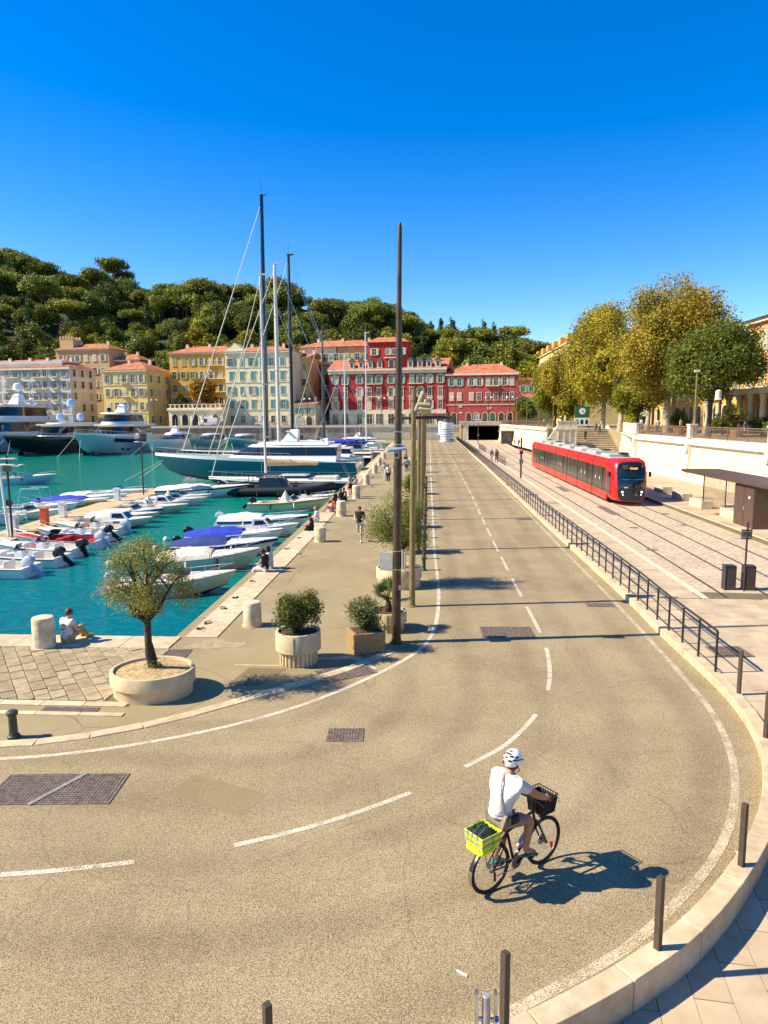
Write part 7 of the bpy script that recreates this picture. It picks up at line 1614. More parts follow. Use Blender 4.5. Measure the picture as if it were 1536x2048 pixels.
t = thing('street_railing', 'railing on the deck right above the tunnel mouth', 'railing'); bronze(t, (8.5, 186.4, 0), (20.2, 186.4, 0), 5.1, 1.0, 0.3)
struct(MB().box((-213, 171.6, -1.6), (410, 1.0, 3.3)).xf(Matrix.Rotation(0, 4, 'Z')).build('far_quay_edge', 'quay_stone'))
# --- vehicles on the upper street and lower quay
def van(label, loc, rz, L, W, H, m, name='van', cat='van', bonnet=0.22):
    t = thing(name, label, cat, loc, rz); w = W / 2
    def sec(x, zt, ww): return [(x, -w, 0.35), (x, -w, 0.95), (x, -ww, zt), (x, ww, zt), (x, w, 0.95), (x, w, 0.35)]
    MB().loft([sec(-L / 2, H * 0.94, w * 0.9), sec(-L / 2 + 0.2, H, w * 0.9), sec(L * (0.22 - bonnet * 0.2), H, w * 0.88), sec(L * (0.5 - bonnet), H * 0.60, w * 0.92), sec(L / 2 - 0.12, H * 0.5, w * 0.9), sec(L / 2, H * 0.40, w * 0.85)], True, True, True).build('body', m, t, True, 30, bevel=0.05)
    for s in (-1, 1):
        MB().quad((L * 0.02, s * (w + 0.012), 1.05), (L * (0.42 - bonnet), s * (w + 0.012), 1.05), (L * (0.28 - bonnet * 0.3), s * (w * 0.90 + 0.04), H * 0.90), (L * 0.02, s * (w * 0.90 + 0.04), H * 0.90)).build('side_window', 'glass_dark', t)
        for x in (-L * 0.32, L * 0.32): wl = MB().tube([(x, s * (w - 0.18), 0.33), (x, s * (w + 0.015), 0.33)], 0.33, 16).build('wheel', 'rubber', t, True); MB().tube([(x, s * (w - 0.1), 0.33), (x, s * (w + 0.022), 0.33)], 0.19, 12).build('rim', 'alu_grey', wl)
        MB().box((L / 2 - 0.03, s * w * 0.66, 0.72), (0.08, 0.3, 0.16)).build('headlight', 'lamp_white', t); MB().box((-L / 2 - 0.005, s * w * 0.8, 1.0), (0.03, 0.12, 0.4)).build('tail_light', 'seat_red', t)
    MB().quad((L * (0.24 - bonnet * 0.2), -w * 0.8, H * 0.97), (L * (0.24 - bonnet * 0.2), w * 0.8, H * 0.97), (L * (0.5 - bonnet) + 0.03, w * 0.84, H * 0.63), (L * (0.5 - bonnet) + 0.03, -w * 0.84, H * 0.63)).build('windscreen', 'glass_dark', t)
van('white delivery van parked on the far street before the arcade', (-63.5, 200.6, UR), rad(180), 5.6, 2.0, 2.4, 'white_gloss')
van('white hatchback on the street before the cream house', (-47.5, 200.4, UR), rad(180), 4.2, 1.8, 1.5, 'white_gloss', 'car', 'car', 0.26)
van('silver hatchback on the street before the rose red house', (12.8, 196.6, UR), rad(175), 4.2, 1.8, 1.5, 'hull_grey', 'car', 'car', 0.26)
van('teal van parked on the low far quay behind the masts', (-49, 189, 0), rad(180), 4.8, 1.9, 2.0, 'hull_teal')
van('black hatchback on the low far quay behind the masts', (-36, 188.5, 0), rad(180), 4.2, 1.8, 1.5, 'black_gloss', 'car', 'car', 0.26)
def globe_lamp(label, loc, h):
    t = thing('street_lamp', label, 'lamp post', loc, 0, 'globe lamps on the far street'); MB().tube([(0, 0, 0), (0, 0, h)], [0.12, 0.07], 8).build('post', 'rail_dark', t, True); MB().box((0, 0, h - 0.3), (1.6, 0.08, 0.08)).build('crossbar', 'rail_dark', t)
    for s in (-1, 1): MB().ball((s * 0.75, 0, h - 0.05), 0.28, 10, 6).build('globe', 'lamp_white', t, True)
for k, (x, lab_) in enumerate(((7.4, 'double globe lamp at the joint of the two red houses'), (16.6, 'double globe lamp before the middle of the rose red house'), (22.4, 'double globe lamp before the right end of the rose red house'), (-13, 'double globe lamp before the deep red house'), (-34, 'double globe lamp before the low cream house'), (-78, 'double globe lamp before the yellow house'))):
    globe_lamp(lab_, (x, 197.2, UR), 7.5)

# ------------------------------------------------------------------ wooded hill
RX = [-420, -260, -196, -182, -160, -147, -130, -110, -80, -40, -25, -12, 2, 12, 24, 36, 46, 56, 70, 100]
RZ = [60, 68, 73, 61, 54, 59, 53, 49.5, 49.5, 44, 41, 38, 32, 29.5, 28, 25.5, 23.5, 19, 9, 4]
def hill_z(x, y):
    r = float(np.interp(x, RX, RZ)); t = (y - 226) / 94.0
    if t <= 0: return 4.0
    return 4.0 + (r - 4.0) * (math.sin(min(t, 1.0) * PI / 2) ** 0.9 if t < 1 else max(0.3, 1 - (t - 1) * 0.3))
mat('hill_ground', (0.035, 0.045, 0.015), 0.95, 0.2, 0.1)
gx = list(range(-420, 112, 8)); gy = list(range(226, 380, 7)); hm = MB()
hm.loft([[(x, y, hill_z(x, y)) for x in gx] for y in gy], False); struct(hm.build('hill', 'hill_ground', None, True, 180))
def hill_proto(kind, seed):
    r = random.Random(seed)
    if kind == 'pine': B = blobs_in(0, 0, 7.4, 10.4, 5.8, 5.8, 18, seed, 0.30, 0.44); B = [(a, b, c + 1.6 * (1 - (a * a + b * b) / 30), d, e, f * 1.0) for a, b, c, d, e, f in B]; m, n, s, th = 'leaf_pine', 6500, 0.26, 6.5
    elif kind == 'oak': B = blobs_in(0, 0, 1.4, 11.0, 5.0, 5.0, 18, seed, 0.28, 0.44); m, n, s, th = 'leaf_oak', 7000, 0.27, 3.0
    elif kind == 'lime': B = blobs_in(0, 0, 1.0, 9.0, 4.4, 4.4, 16, seed, 0.28, 0.44); m, n, s, th = 'leaf_lime', 6000, 0.26, 2.5
    else: B = [(r.uniform(-.2, .2), r.uniform(-.2, .2), 1.5 + k * 1.5, 1.5 * math.sin(PI * (0.25 + 0.72 * (k + 0.5) / 8)) ** 0.8, 1.5 * math.sin(PI * (0.25 + 0.72 * (k + 0.5) / 8)) ** 0.8, 1.5) for k in range(8)]; m, n, s, th = 'leaf_cypress', 3500, 0.2, 1.5
    cm = leaf_mesh('crown', B, n, s, m, seed, {'pine': 0.55, 'oak': 0.6, 'lime': 0.55}.get(kind, 0.3), 0.6, 26, 0.7, updir=0.6)
    tm = MB(); tm.tube([(0, 0, -1.5), (0.1, 0, th * 0.5), (0, 0, th)], [0.34, 0.28, 0.24], 6)
    for b in B[:5]: tm.tube([(0, 0, th * 0.9), (b[0] * 0.5, b[1] * 0.5, (th + b[2]) / 2), (b[0], b[1], b[2])], [0.2, 0.14, 0.07], 5)
    return cm, tm.mesh('trunk', 'bark_pine')
PROTO = {k: [hill_proto(k, 200 + 10 * i + j) for j in range(6)] for i, k in enumerate(('pine', 'oak', 'lime', 'cypress'))}
HL = {'pine': ('umbrella_pine', 'dark umbrella pine on the wooded hill behind the houses', 'umbrella pines on the hill'), 'oak': ('hill_tree', 'dense dark green round tree on the wooded hillside', 'round dark trees on the hill'), 'lime': ('leafy_tree', 'light yellow green leafy tree low on the wooded hill', 'light green trees on the hill'), 'cypress': ('cypress', 'slim dark cypress on the wooded hill', 'cypresses on the hill')}
rh = random.Random(77)
def hill_tree(kind, x, y, s, label=None, z=None, sz=1.0, glabel=None):
    nm, lb, gp = HL[kind]; lb = glabel or lb; cm, tm = rh.choice(PROTO[kind])
    t = thing(nm, label or lb, 'tree', (x, y, (hill_z(x, y) if z is None else z) - 0.3), rh.uniform(0, 6.28), None if label else gp); t.scale = (s, s, s * sz)
    obj('trunk', tm, t); obj('crown', cm, t)
y = 236.0; row = 0
cntk = {'pine': 0, 'oak': 0, 'lime': 0, 'cypress': 0}
while y < 345:
    x = -212 + (row % 2) * 4
    while x < 68:
        xx, yy = x + rh.uniform(-2.6, 2.6), y + rh.uniform(-2.4, 2.4); px = 857 + 1400 * xx / yy; hz_ = hill_z(xx, yy)
        low = (yy - 236) / 90; u_ = rh.random()
        if hz_ > 9 and px > -70:
            if low < 0.33: kind = 'lime' if u_ < 0.42 else ('oak' if u_ < 0.93 else 'cypress')
            elif yy > 326: kind = 'oak'
            elif px > 860: kind = 'cypress' if u_ < 0.22 else ('oak' if u_ < 0.72 else 'pine')
            elif px > 290 and low > 0.55: kind = 'pine' if u_ < 0.72 else ('oak' if u_ < 0.96 else 'cypress')
            else: kind = 'oak' if u_ < 0.46 else ('pine' if u_ < 0.80 else ('lime' if u_ < 0.95 else 'cypress'))
            zone = 'just above the roofs' if low < 0.3 else ('midway up the hill' if low < 0.68 else 'close to the skyline')
            where = ('behind the white apartment block', 'behind the ochre turret house', 'behind the yellow house', 'behind the orange house', 'behind the cream house', 'behind the tall masts', 'behind the dim balcony block', 'behind the deep red house', 'behind the rose red house', 'at the right end of the hill')[min(9, max(0, int(np.searchsorted([110, 200, 310, 447, 525, 600, 660, 890, 1000], px))))]
            adj = {'pine': 'dark umbrella pine ', 'oak': 'dense round green tree ', 'lime': 'light yellow green tree ', 'cypress': 'slim dark cypress '}[kind]
            hill_tree(kind, xx, yy, rh.uniform(0.7, 1.5), sz=rh.uniform(0.75, 1.15), glabel=adj + zone + ' ' + where); cntk[kind] += 1
        x += 8.3
    y += 7.6; row += 1
for px, py, Y, kind, s, lab_ in ((30, 500, 322, 'pine', 1.35, 'tall leaning pine at the left end of the skyline'), (12, 520, 316, 'oak', 1.3, 'broad dark tree under the leftmost skyline pine'), (95, 528, 318, 'pine', 1.5, 'broad pine second on the skyline from the left'), (132, 538, 320, 'oak', 1.1, 'grey green round tree beside the second skyline pine'), (235, 524, 318, 'pine', 1.45, 'big umbrella pine standing clear on the left skyline'), (262, 548, 322, 'pine', 1.0, 'smaller pine just right of the big skyline umbrella pine'), (963, 640, 312, 'cypress', 1.5, 'thick cypress tallest of the right skyline group'), (982, 648, 314, 'cypress', 1.2, 'cypress right beside the thickest one on the right skyline'), (935, 652, 316, 'cypress', 0.9, 'cypress left of the thickest one on the right skyline'), (900, 645, 318, 'cypress', 1.0, 'cypress alone on the middle of the right skyline'), (880, 636, 320, 'cypress', 1.0, 'cypress near the tall pole on the skyline'), (1020, 662, 306, 'pine', 1.25, 'umbrella pine ending the skyline at the right'), (748, 605, 322, 'cypress', 0.9, 'small pointed tree on the skyline left of the tall pole'), (706, 612, 322, 'oak', 0.8, 'dark round tree on the skyline behind the masts')):
    X_ = (px - 857) / 1400 * Y * 1.005; ztop = 6 + (836 - py) / 1400 * Y; hgt = {'pine': 11.6, 'oak': 11.2, 'lime': 9, 'cypress': 14}[kind] * s
    hill_tree(kind, X_, Y, s, lab_, ztop - hgt + 0.3)
# ================================================================== people and bicycle
SKINQ = []
def skin(name, J, E, root, m, parent, sub=2):
    SKINQ.append((name, J, E, root, m, parent, sub))
def flush_skins():
    tmp = []
    for name, J, E, root, m, parent, sub in SKINQ:
        ks = list(J); me = bpy.data.meshes.new(name); me.from_pydata([J[k][:3] for k in ks], [(ks.index(a), ks.index(b)) for a, b in E], [])
        o = bpy.data.objects.new(name, me); COL.objects.link(o); md = o.modifiers.new('skin', 'SKIN'); md.use_smooth_shade = True
        sv = me.skin_vertices[0].data
        for i, k in enumerate(ks):
            r = J[k][3]; sv[i].radius = r if isinstance(r, tuple) else (r, r); sv[i].use_root = (k == root)
        s = o.modifiers.new('sub', 'SUBSURF'); s.levels = sub; s.render_levels = sub; tmp.append(o)
    dg = bpy.context.evaluated_depsgraph_get()
    for o, (name, J, E, root, m, parent, sub) in zip(tmp, SKINQ):
        me = bpy.data.meshes.new_from_object(o.evaluated_get(dg)); me.materials.clear(); me.materials.append(MATS[m]); me.name = name
        if name == 'shirt' and sub >= 3:
            from mathutils import noise as NZ
            nv = [v.normal.copy() for v in me.vertices]
            for v, nn_ in zip(me.vertices, nv):
                c = v.co; low = max(0.0, min(1.0, (1.42 - c.z) / 0.35)); d_ = NZ.noise(Vector((c.x * 7, c.y * 7, c.z * 7))) * 0.012 + (0.35 + low) * 0.011 * (1 - abs(NZ.noise(Vector((c.x * 8, c.y * 8 + c.z * 9, c.z * 26))))) - 0.006
                v.co = c + nn_ * d_
        bpy.data.objects.remove(o); q = obj(name, me, parent)
        for extra in EXTRA.get((name, parent.name), []):
            bm = bmesh.new(); bm.from_mesh(q.data); em = extra.mesh('x'); bm.from_mesh(em); bm.to_mesh(q.data); bm.free(); q.data.shade_smooth()
    SKINQ.clear()
EXTRA = {}
paint('skin_tan', (0.42, 0.20, 0.105), 0.55, var=0.1, scale=14); paint('skin_light', (0.58, 0.34, 0.22), 0.55); paint('skin_brown', (0.24, 0.12, 0.07), 0.55)
def cloth(name, c): return mat(name, c, 0.9, 0.12, 9, 1.0, 11)
cloth('cloth_white', (0.62, 0.61, 0.60)); cloth('cloth_black', (0.018, 0.018, 0.02)); cloth('cloth_taupe', (0.23, 0.19, 0.13)); cloth('cloth_grey', (0.40, 0.37, 0.33)); cloth('cloth_blue', (0.03, 0.13, 0.42)); cloth('cloth_red', (0.50, 0.03, 0.03)); cloth('cloth_khaki', (0.42, 0.35, 0.18)); cloth('cloth_denim', (0.06, 0.09, 0.17)); cloth('cloth_lemon', (0.72, 0.66, 0.36)); cloth('cloth_brown', (0.16, 0.10, 0.07)); cloth('cloth_lilac', (0.45, 0.38, 0.52)); cloth('cloth_ltblue', (0.38, 0.48, 0.66))
paint('hair_brown', (0.10, 0.045, 0.02), 0.6, var=0.3, scale=30); paint('hair_black', (0.02, 0.015, 0.012), 0.5); paint('hair_blond', (0.38, 0.24, 0.10), 0.6)
BR = dict(pelvis=0.10, spine=0.09, chest=0.10, nb=0.066, nk=0.06, hb=0.08, hm=0.098, ht=0.075, sh=0.07, el=0.052, wr=0.036, hip=0.09, kn=0.066, an=0.044, toe=0.036)
def finger_set(w, h, k, curl=0.5, s=1.0):
    """palm and five bent fingers from wrist w along direction h; k = palm side normal"""
    w, h, k = Vector(w), Vector(h).normalized(), Vector(k).normalized(); side = h.cross(k).normalized(); mb = MB()
    p0, p1 = w, w + h * 0.085 * s
    mb.loft([[p + side * a * 0.036 * s * f + k * b * 0.013 * s for a, b in ((-1, -1), (-1, 1), (1, 1), (1, -1))] for p, f in ((p0, 0.7), (w + h * 0.04 * s, 1.05), (p1, 1.0))], True, True, True)
    for i, (o, l) in enumerate(((-0.028, 0.066), (-0.010, 0.076), (0.009, 0.072), (0.027, 0.056))):
        b = p1 + side * o * s; d1 = (h * math.cos(curl * 0.6) + k * math.sin(curl * 0.6)); d2 = (h * math.cos(curl * 1.6) + k * math.sin(curl * 1.6)); d3 = (h * math.cos(curl * 2.4) + k * math.sin(curl * 2.4))
        a1 = b + d1 * l * 0.45 * s; a2 = a1 + d2 * l * 0.32 * s; mb.tube([b - h * 0.01, a1, a2, a2 + d3 * l * 0.25 * s], [0.0088 * s, 0.0085 * s, 0.008 * s, 0.006 * s], 6)
    t0 = w + h * 0.025 * s - side * 0.034 * s; t1 = t0 + (h * 0.6 - side * 0.6 + k * 0.35).normalized() * 0.035 * s; mb.tube([t0, t1, t1 + (h * 0.8 + k * 0.6).normalized() * 0.03 * s], [0.012 * s, 0.0105 * s, 0.007 * s], 6)
    return mb
def figure(name, label, loc, rz, J, top, bottom, skin_m='skin_tan', hair='hair_brown', sleeve=0.5, leg='long', hairlen=0, group=None, shoe='cloth_white', hand_curl=0.6, sub=2, cap=None, fwd=(0, 1, 0), sc=1.0, scale_head=1.0):
    """J: joints {pelvis,spine,chest,nb,head,shL,elL,wrL,hipL,knL,anL,toeL, ...R}; clothes are children of one continuous body"""
    t = thing(name, label, 'person', loc, rz, group, sc)
    V_ = {k: Vector(v) for k, v in J.items()}; F_ = Vector(fwd)
    hd = V_['head']; nb = V_['nb']; ax = (hd - nb).normalized()
    B = {k: (*V_[k], BR[k]) for k in ('pelvis', 'spine', 'chest')}; B['nb'] = (*nb, 0.06)
    B['nk'] = (*(nb + ax * 0.06), 0.053); B['hb'] = (*(hd - ax * 0.055 + F_ * 0.012), (0.072, 0.082)); B['hm'] = (*(hd + ax * 0.03), (0.082, 0.098)); B['ht'] = (*(hd + ax * 0.105), 0.06)
    B['nose'] = (*(hd - ax * 0.01 + F_ * 0.105), 0.016)
    E = [('pelvis', 'spine'), ('spine', 'chest'), ('chest', 'nb'), ('nb', 'nk'), ('nk', 'hb'), ('hb', 'hm'), ('hm', 'ht'), ('hm', 'nose')]
    for s in 'LR':
        for k in ('sh', 'el', 'wr', 'hip', 'kn', 'an', 'toe'): B[k + s] = (*V_[k + s], BR[k])
        B['fa' + s] = (*(V_['el' + s].lerp(V_['wr' + s], 0.35)), 0.052); B['cf' + s] = (*(V_['kn' + s].lerp(V_['an' + s], 0.35)), 0.066); B['th' + s] = (*(V_['hip' + s].lerp(V_['kn' + s], 0.45)), 0.078)
        E += [('chest', 'sh' + s), ('sh' + s, 'el' + s), ('el' + s, 'fa' + s), ('fa' + s, 'wr' + s), ('pelvis', 'hip' + s), ('hip' + s, 'th' + s), ('th' + s, 'kn' + s), ('kn' + s, 'cf' + s), ('cf' + s, 'an' + s), ('an' + s, 'toe' + s)]
    skin('body', B, E, 'pelvis', skin_m, t, sub)
    ex = []
    for s, sg_ in (('L', 1), ('R', -1)):
        d = (V_['wr' + s] - V_['el' + s]).normalized(); kk = J.get('palm' + s) or (F_ * 0.3 + Vector((0, 0, -1)))
        kk = Vector(kk); kk = (kk - d * kk.dot(d)); ex.append(finger_set(V_['wr' + s] - d * 0.01, J.get('hand' + s) or d, kk, hand_curl))
    for q in (-1, 1):
        side = F_.cross(Vector((0, 0, 1))).normalized()
        ex.append(MB().ball(hd + side * q * 0.083 + F_ * -0.005 - ax * 0.005, 0.024, 8, 6, (0.5, 0.8, 1.3)))
    EXTRA[('body', t.name)] = ex
    # shirt
    wd_ = (0.150, 0.185) if tuple(fwd) == (1, 0, 0) else 0.158
    Tq = {'hem': (*(V_['pelvis'] - (V_['spine'] - V_['pelvis']) * 0.15), 0.165), 'pelvis': (*(V_['pelvis'] + (V_['spine'] - V_['pelvis']) * 0.35), 0.160), 'spine': (*V_['spine'].lerp(V_['chest'], 0.25), 0.158), 'chest': (*V_['chest'], 0.172), 'nb': (*nb, 0.082)}
    TE = [('hem', 'pelvis'), ('pelvis', 'spine'), ('spine', 'chest'), ('chest', 'nb')]
    for s in 'LR':
        Tq['sh' + s] = (*V_['sh' + s], 0.094); e = V_['sh' + s].lerp(V_['el' + s], min(1, sleeve)); Tq['el' + s] = (*e, 0.072 if sleeve < 0.9 else 0.06); TE += [('chest', 'sh' + s), ('sh' + s, 'el' + s)]
        if sleeve > 1: Tq['wr' + s] = (*V_['el' + s].lerp(V_['wr' + s], 0.92), 0.044); TE.append(('el' + s, 'wr' + s))
    skin('shirt', Tq, TE, 'chest', top, t, 4 if tuple(fwd) == (1, 0, 0) else sub)
    P = {'pelvis': (*V_['pelvis'], 0.135)}; PE = []
    for s in 'LR':
        P['hip' + s] = (*V_['hip' + s], 0.108); kf = 1.0 if leg == 'long' else 0.82; P['kn' + s] = (*V_['hip' + s].lerp(V_['kn' + s], kf), 0.078 if leg == 'long' else 0.092); PE += [('pelvis', 'hip' + s), ('hip' + s, 'kn' + s)]
        if leg == 'long': P['an' + s] = (*V_['kn' + s].lerp(V_['an' + s], 0.94), 0.058); PE.append(('kn' + s, 'an' + s))
    skin('trousers' if leg == 'long' else 'shorts', P, PE, 'pelvis', bottom, t, sub)
    if hair:
        hb = MB().lathe([(0.001, 0.135), (0.055, 0.125), (0.092, 0.085), (0.103, 0.035), (0.100, -0.01), (0.08, -0.05 - hairlen)], (0, 0, 0), 14, 0.93, 1.08, False, False)
        q = ax.to_track_quat('Z', 'Y').to_matrix().to_4x4(); hb.xf(Matrix.Translation(hd - F_ * 0.022) @ q); hb.build('hair', hair, t, True)
    for s in 'LR':
        a, b = V_['an' + s], V_['toe' + s]; d = (b - a); d.z = 0; d = d.normalized() if d.length > 1e-4 else F_.copy()
        if shoe: MB().tube([a - d * 0.06 - Vector((0, 0, 0.03)), a + (b - a) * 0.3 - Vector((0, 0, 0.012)), b, b + (b - a).normalized() * 0.05], [0.034, 0.048, 0.042, 0.02], 8).build('shoe', shoe, t, True)
    return t
def walk(st=0.28, sw=0.2, run=False):
    J = dict(pelvis=(0, 0, 0.96), spine=(0, 0.01, 1.14), chest=(0, 0.02, 1.33), nb=(0, 0.02, 1.48), head=(0, 0.045, 1.63))
    for s, q, f in (('L', -1, 1), ('R', 1, -1)):
        J['hip' + s] = (q * 0.09, 0, 0.92); J['kn' + s] = (q * 0.09, f * st * 0.55 + 0.05, 0.50); J['an' + s] = (q * 0.09, f * st - (0.08 if f < 0 else 0), 0.09 if f > 0 else 0.14); J['toe' + s] = (q * 0.10, f * st + 0.13 - (0.08 if f < 0 else 0), 0.045 if f > 0 else 0.06)
        J['sh' + s] = (q * 0.185, 0.01, 1.43); J['el' + s] = (q * 0.23, -f * sw * 0.6 - 0.03, 1.15); J['wr' + s] = (q * 0.22, -f * sw + 0.06, 0.92)
    if run:
        J['knR'] = (0.09, 0.0, 0.52); J['anR'] = (0.09, -0.38, 0.42); J['toeR'] = (0.10, -0.42, 0.28)
        for s, q, f in (('L', -1, 1), ('R', 1, -1)): J['wr' + s] = (q * 0.17, 0.24 - f * 0.08, 1.16)
    return J
def sit(edge=True, lean=0.0, hug=False):
    J = dict(pelvis=(0, 0, 0.12), spine=(0, 0.0 - lean * 0.3, 0.30), chest=(0, 0.03 - lean, 0.50), nb=(0, 0.05 - lean, 0.64), head=(0, 0.10 - lean, 0.79))
    for s, q in (('L', -1), ('R', 1)):
        J['hip' + s] = (q * 0.09, 0.02, 0.11)
        if edge: J['kn' + s] = (q * 0.11, 0.44, 0.12); J['an' + s] = (q * 0.11, 0.50, -0.30); J['toe' + s] = (q * 0.11, 0.62, -0.36)
        else: J['kn' + s] = (q * 0.13, 0.36, 0.40); J['an' + s] = (q * 0.10, 0.56, 0.07); J['toe' + s] = (q * 0.10, 0.70, 0.04)
        J['sh' + s] = (q * 0.18, 0.02 - lean, 0.59); J['el' + s] = (q * 0.23, 0.12 - lean, 0.34); J['wr' + s] = (q * 0.10, 0.32 - lean * 0.3, 0.30) if not lean else (q * 0.26, -0.30, 0.10)
    return J
def cross():
    J = sit(False)
    for s, q in (('L', -1), ('R', 1)): J['kn' + s] = (q * 0.36, 0.28, 0.17); J['an' + s] = (-q * 0.08, 0.34, 0.07); J['toe' + s] = (-q * 0.20, 0.36, 0.05)
    return J
R_ = rad
fig = figure
fig('person', 'person in white printed shirt sitting on the coping beside the large bollard', (-9.74, 17.78, 0.03), R_(-22), sit(False), 'cloth_white', 'cloth_khaki', 'skin_light', 'hair_brown', shoe='yellow_trim')
pr2 = bpy.data.objects['person']
pt = MB()
for k in range(9):
    a = random.uniform(-0.09, 0.09); z = 0.40 + random.uniform(-0.02, 0.16); s = random.uniform(0.015, 0.035); pt.quad((a - s, -0.152, z), (a, -0.154, z + s * 0.7), (a + s, -0.152, z + s * 0.2), (a + s * 0.2, -0.153, z - s * 0.6))
pt.build('shirt_print', 'leaf_palm', pr2)
fig('person', 'dark haired man in black shirt sitting on the quay edge, legs over', (-6.42, 26.75, 0.03), R_(78), sit(True), 'cloth_black', 'cloth_white', 'skin_tan', 'hair_black')
fig('person', 'person in lilac white top sitting behind the man in black shirt', (-6.36, 27.35, 0.03), R_(88), sit(True), 'cloth_white', 'cloth_white', 'skin_light', 'hair_black', hairlen=0.08)
fig('person', 'man in black sitting alone by the low white bollard', (-6.3, 37.1, 0.03), R_(95), cross(), 'cloth_black', 'cloth_black', 'skin_tan', 'hair_black', shoe='cloth_black')
fig('person', 'person in white leaning forward on the quay edge by the wooden post', (-6.45, 40.0, 0.03), R_(105), sit(True), 'cloth_white', 'cloth_white', 'skin_light', 'hair_blond')
fig('person', 'sunbather in red top leaning back by the tall bollard', (-6.2, 44.6, 0.03), R_(120), sit(False, 0.18), 'cloth_red', 'cloth_grey', 'skin_tan', 'hair_black', leg='short', shoe=None)
for k, (x, y, a, top, bot, sk, hr, lab_) in enumerate(((-6.6, 49.2, 70, 'cloth_black', 'cloth_black', 'skin_light', 'hair_blond', 'blond person in black, first of the seated friends'), (-6.3, 50.3, 40, 'cloth_black', 'cloth_denim', 'skin_tan', 'hair_brown', 'person in black, second of the seated friends'), (-6.15, 51.2, 120, 'cloth_black', 'cloth_black', 'skin_light', 'hair_brown', 'person in black nearest the bollard of the seated friends'), (-6.3, 58.6, 80, 'cloth_white', 'cloth_khaki', 'skin_light', 'hair_brown', 'person in white sitting before the next bollard'), (-6.35, 60.2, 100, 'cloth_lemon', 'cloth_grey', 'skin_light', 'hair_blond', 'person in pale yellow sitting beside the one in white'), (-6.4, 61.6, 60, 'cloth_white', 'cloth_white', 'skin_tan', 'hair_black', 'person in all white sitting closest to the yacht stern'))):
    fig('person', lab_, (x, y, 0.03), R_(a), sit(k % 2 == 0), top, bot, sk, hr, hairlen=0.06 * (k % 2), sub=1)
fig('person', 'person in lilac top and dark shorts standing by the seated friends', (-6.0, 53.4, 0.03), R_(60), walk(0.05, 0.05), 'cloth_lilac', 'cloth_black', 'skin_light', 'hair_brown', leg='short', sub=1)
fig('person', 'runner in black shirt and light shorts left of the bushy olive', (-3.34, 33.7, 0), R_(175), walk(0.16, 0.25, True), 'cloth_black', 'cloth_grey', 'skin_light', 'hair_black', leg='short')
for k, (x, y, a, top, bot, leg, sk, hr, lab_) in enumerate(((-4.35, 68.6, 170, 'cloth_grey', 'cloth_white', 'long', 'skin_tan', 'hair_brown', 'walker in grey top and white trousers, left of the quay walkers'), (-3.72, 64.6, 185, 'cloth_lemon', 'cloth_black', 'long', 'skin_tan', 'hair_black', 'man in pale yellow shirt and black trousers walking on the quay'), (-3.05, 65.2, 180, 'cloth_black', 'cloth_white', 'long', 'skin_light', 'hair_black', 'woman in black top and white trousers walking on the quay'), (-3.2, 67.4, 180, 'cloth_brown', 'cloth_brown', 'short', 'skin_tan', 'hair_brown', 'walker in brown half hidden behind the couple'), (-2.35, 76.5, 5, 'cloth_ltblue', 'cloth_denim', 'long', 'skin_tan', 'hair_black', 'walker in light blue shirt near the lamp posts'), (-2.0, 80.5, 0, 'cloth_white', 'cloth_black', 'long', 'skin_light', 'hair_brown', 'walker in white farther along by the lamp posts'), (-2.7, 83, 180, 'cloth_black', 'cloth_black', 'long', 'skin_light', 'hair_black', 'walker in black farthest along the quay'))):
    fig('person', lab_, (x, y, 0), R_(a), walk(0.22 + 0.03 * k % 0.1, 0.16), top, bot, sk, hr, leg=leg, sub=1)
fig('person', 'man in bright blue shirt on the tram walkway', (8.35, 93.5, TZ), R_(170), walk(0.2, 0.12), 'cloth_blue', 'cloth_grey', 'skin_tan', 'hair_black', leg='short', sub=1)
fig('person', 'person in brown beside the man in bright blue', (9.05, 93.8, TZ), R_(185), walk(0.2, 0.12), 'cloth_brown', 'cloth_taupe', 'skin_brown', 'hair_black', sub=1)
fig('person', 'person in red shirt near the ramp wall behind the tram', (17.8, 140, TZ), R_(120), walk(0.1, 0.1), 'cloth_red', 'cloth_denim', 'skin_tan', 'hair_black', sub=1)
fig('person', 'person in white near the dark kiosk', (18.2, 150, TZ), R_(60), walk(0.1, 0.1), 'cloth_white', 'cloth_grey', 'skin_tan', 'hair_black', sub=1)
fig('person', 'person in dark clothes going down the staircase', (25.4, 116.0, UR * 13 / 24), R_(175), walk(0.2, 0.1), 'cloth_black', 'cloth_black', 'skin_tan', 'hair_black', sub=1)
fig('person', 'person in brown at the top of the staircase', (27.7, 118.9, UR * 20 / 24), R_(170), walk(0.15, 0.1), 'cloth_brown', 'cloth_denim', 'skin_tan', 'hair_black', sub=1)
fig('person', 'person in grey beside the one at the staircase top', (28.4, 119.3, UR * 20 / 24), R_(190), walk(0.15, 0.1), 'cloth_grey', 'cloth_black', 'skin_light', 'hair_brown', sub=1)
for k, (x, y, top, lab_) in enumerate(((26.0, 82, 'cloth_white', 'person in white behind the railing left of the tallest trunk'), (27.2, 78, 'cloth_grey', 'person in grey behind the railing right of the tallest trunk'), (28.0, 76.5, 'cloth_brown', 'person in brown behind the bronze railing'), (27.5, 64, 'cloth_black', 'person in black by the tub olive'), (29.5, 100, 'cloth_white', 'person in white behind the sloping parapet'), (24.5, 131, 'cloth_black', 'person in black near the billboard'), (22.6, 140, 'cloth_white', 'person in white above the ramp wall'))):
    fig('person', lab_, (x, y, UR), R_(40 * k), walk(0.08, 0.08), top, 'cloth_denim', 'skin_tan', 'hair_black', sub=1)

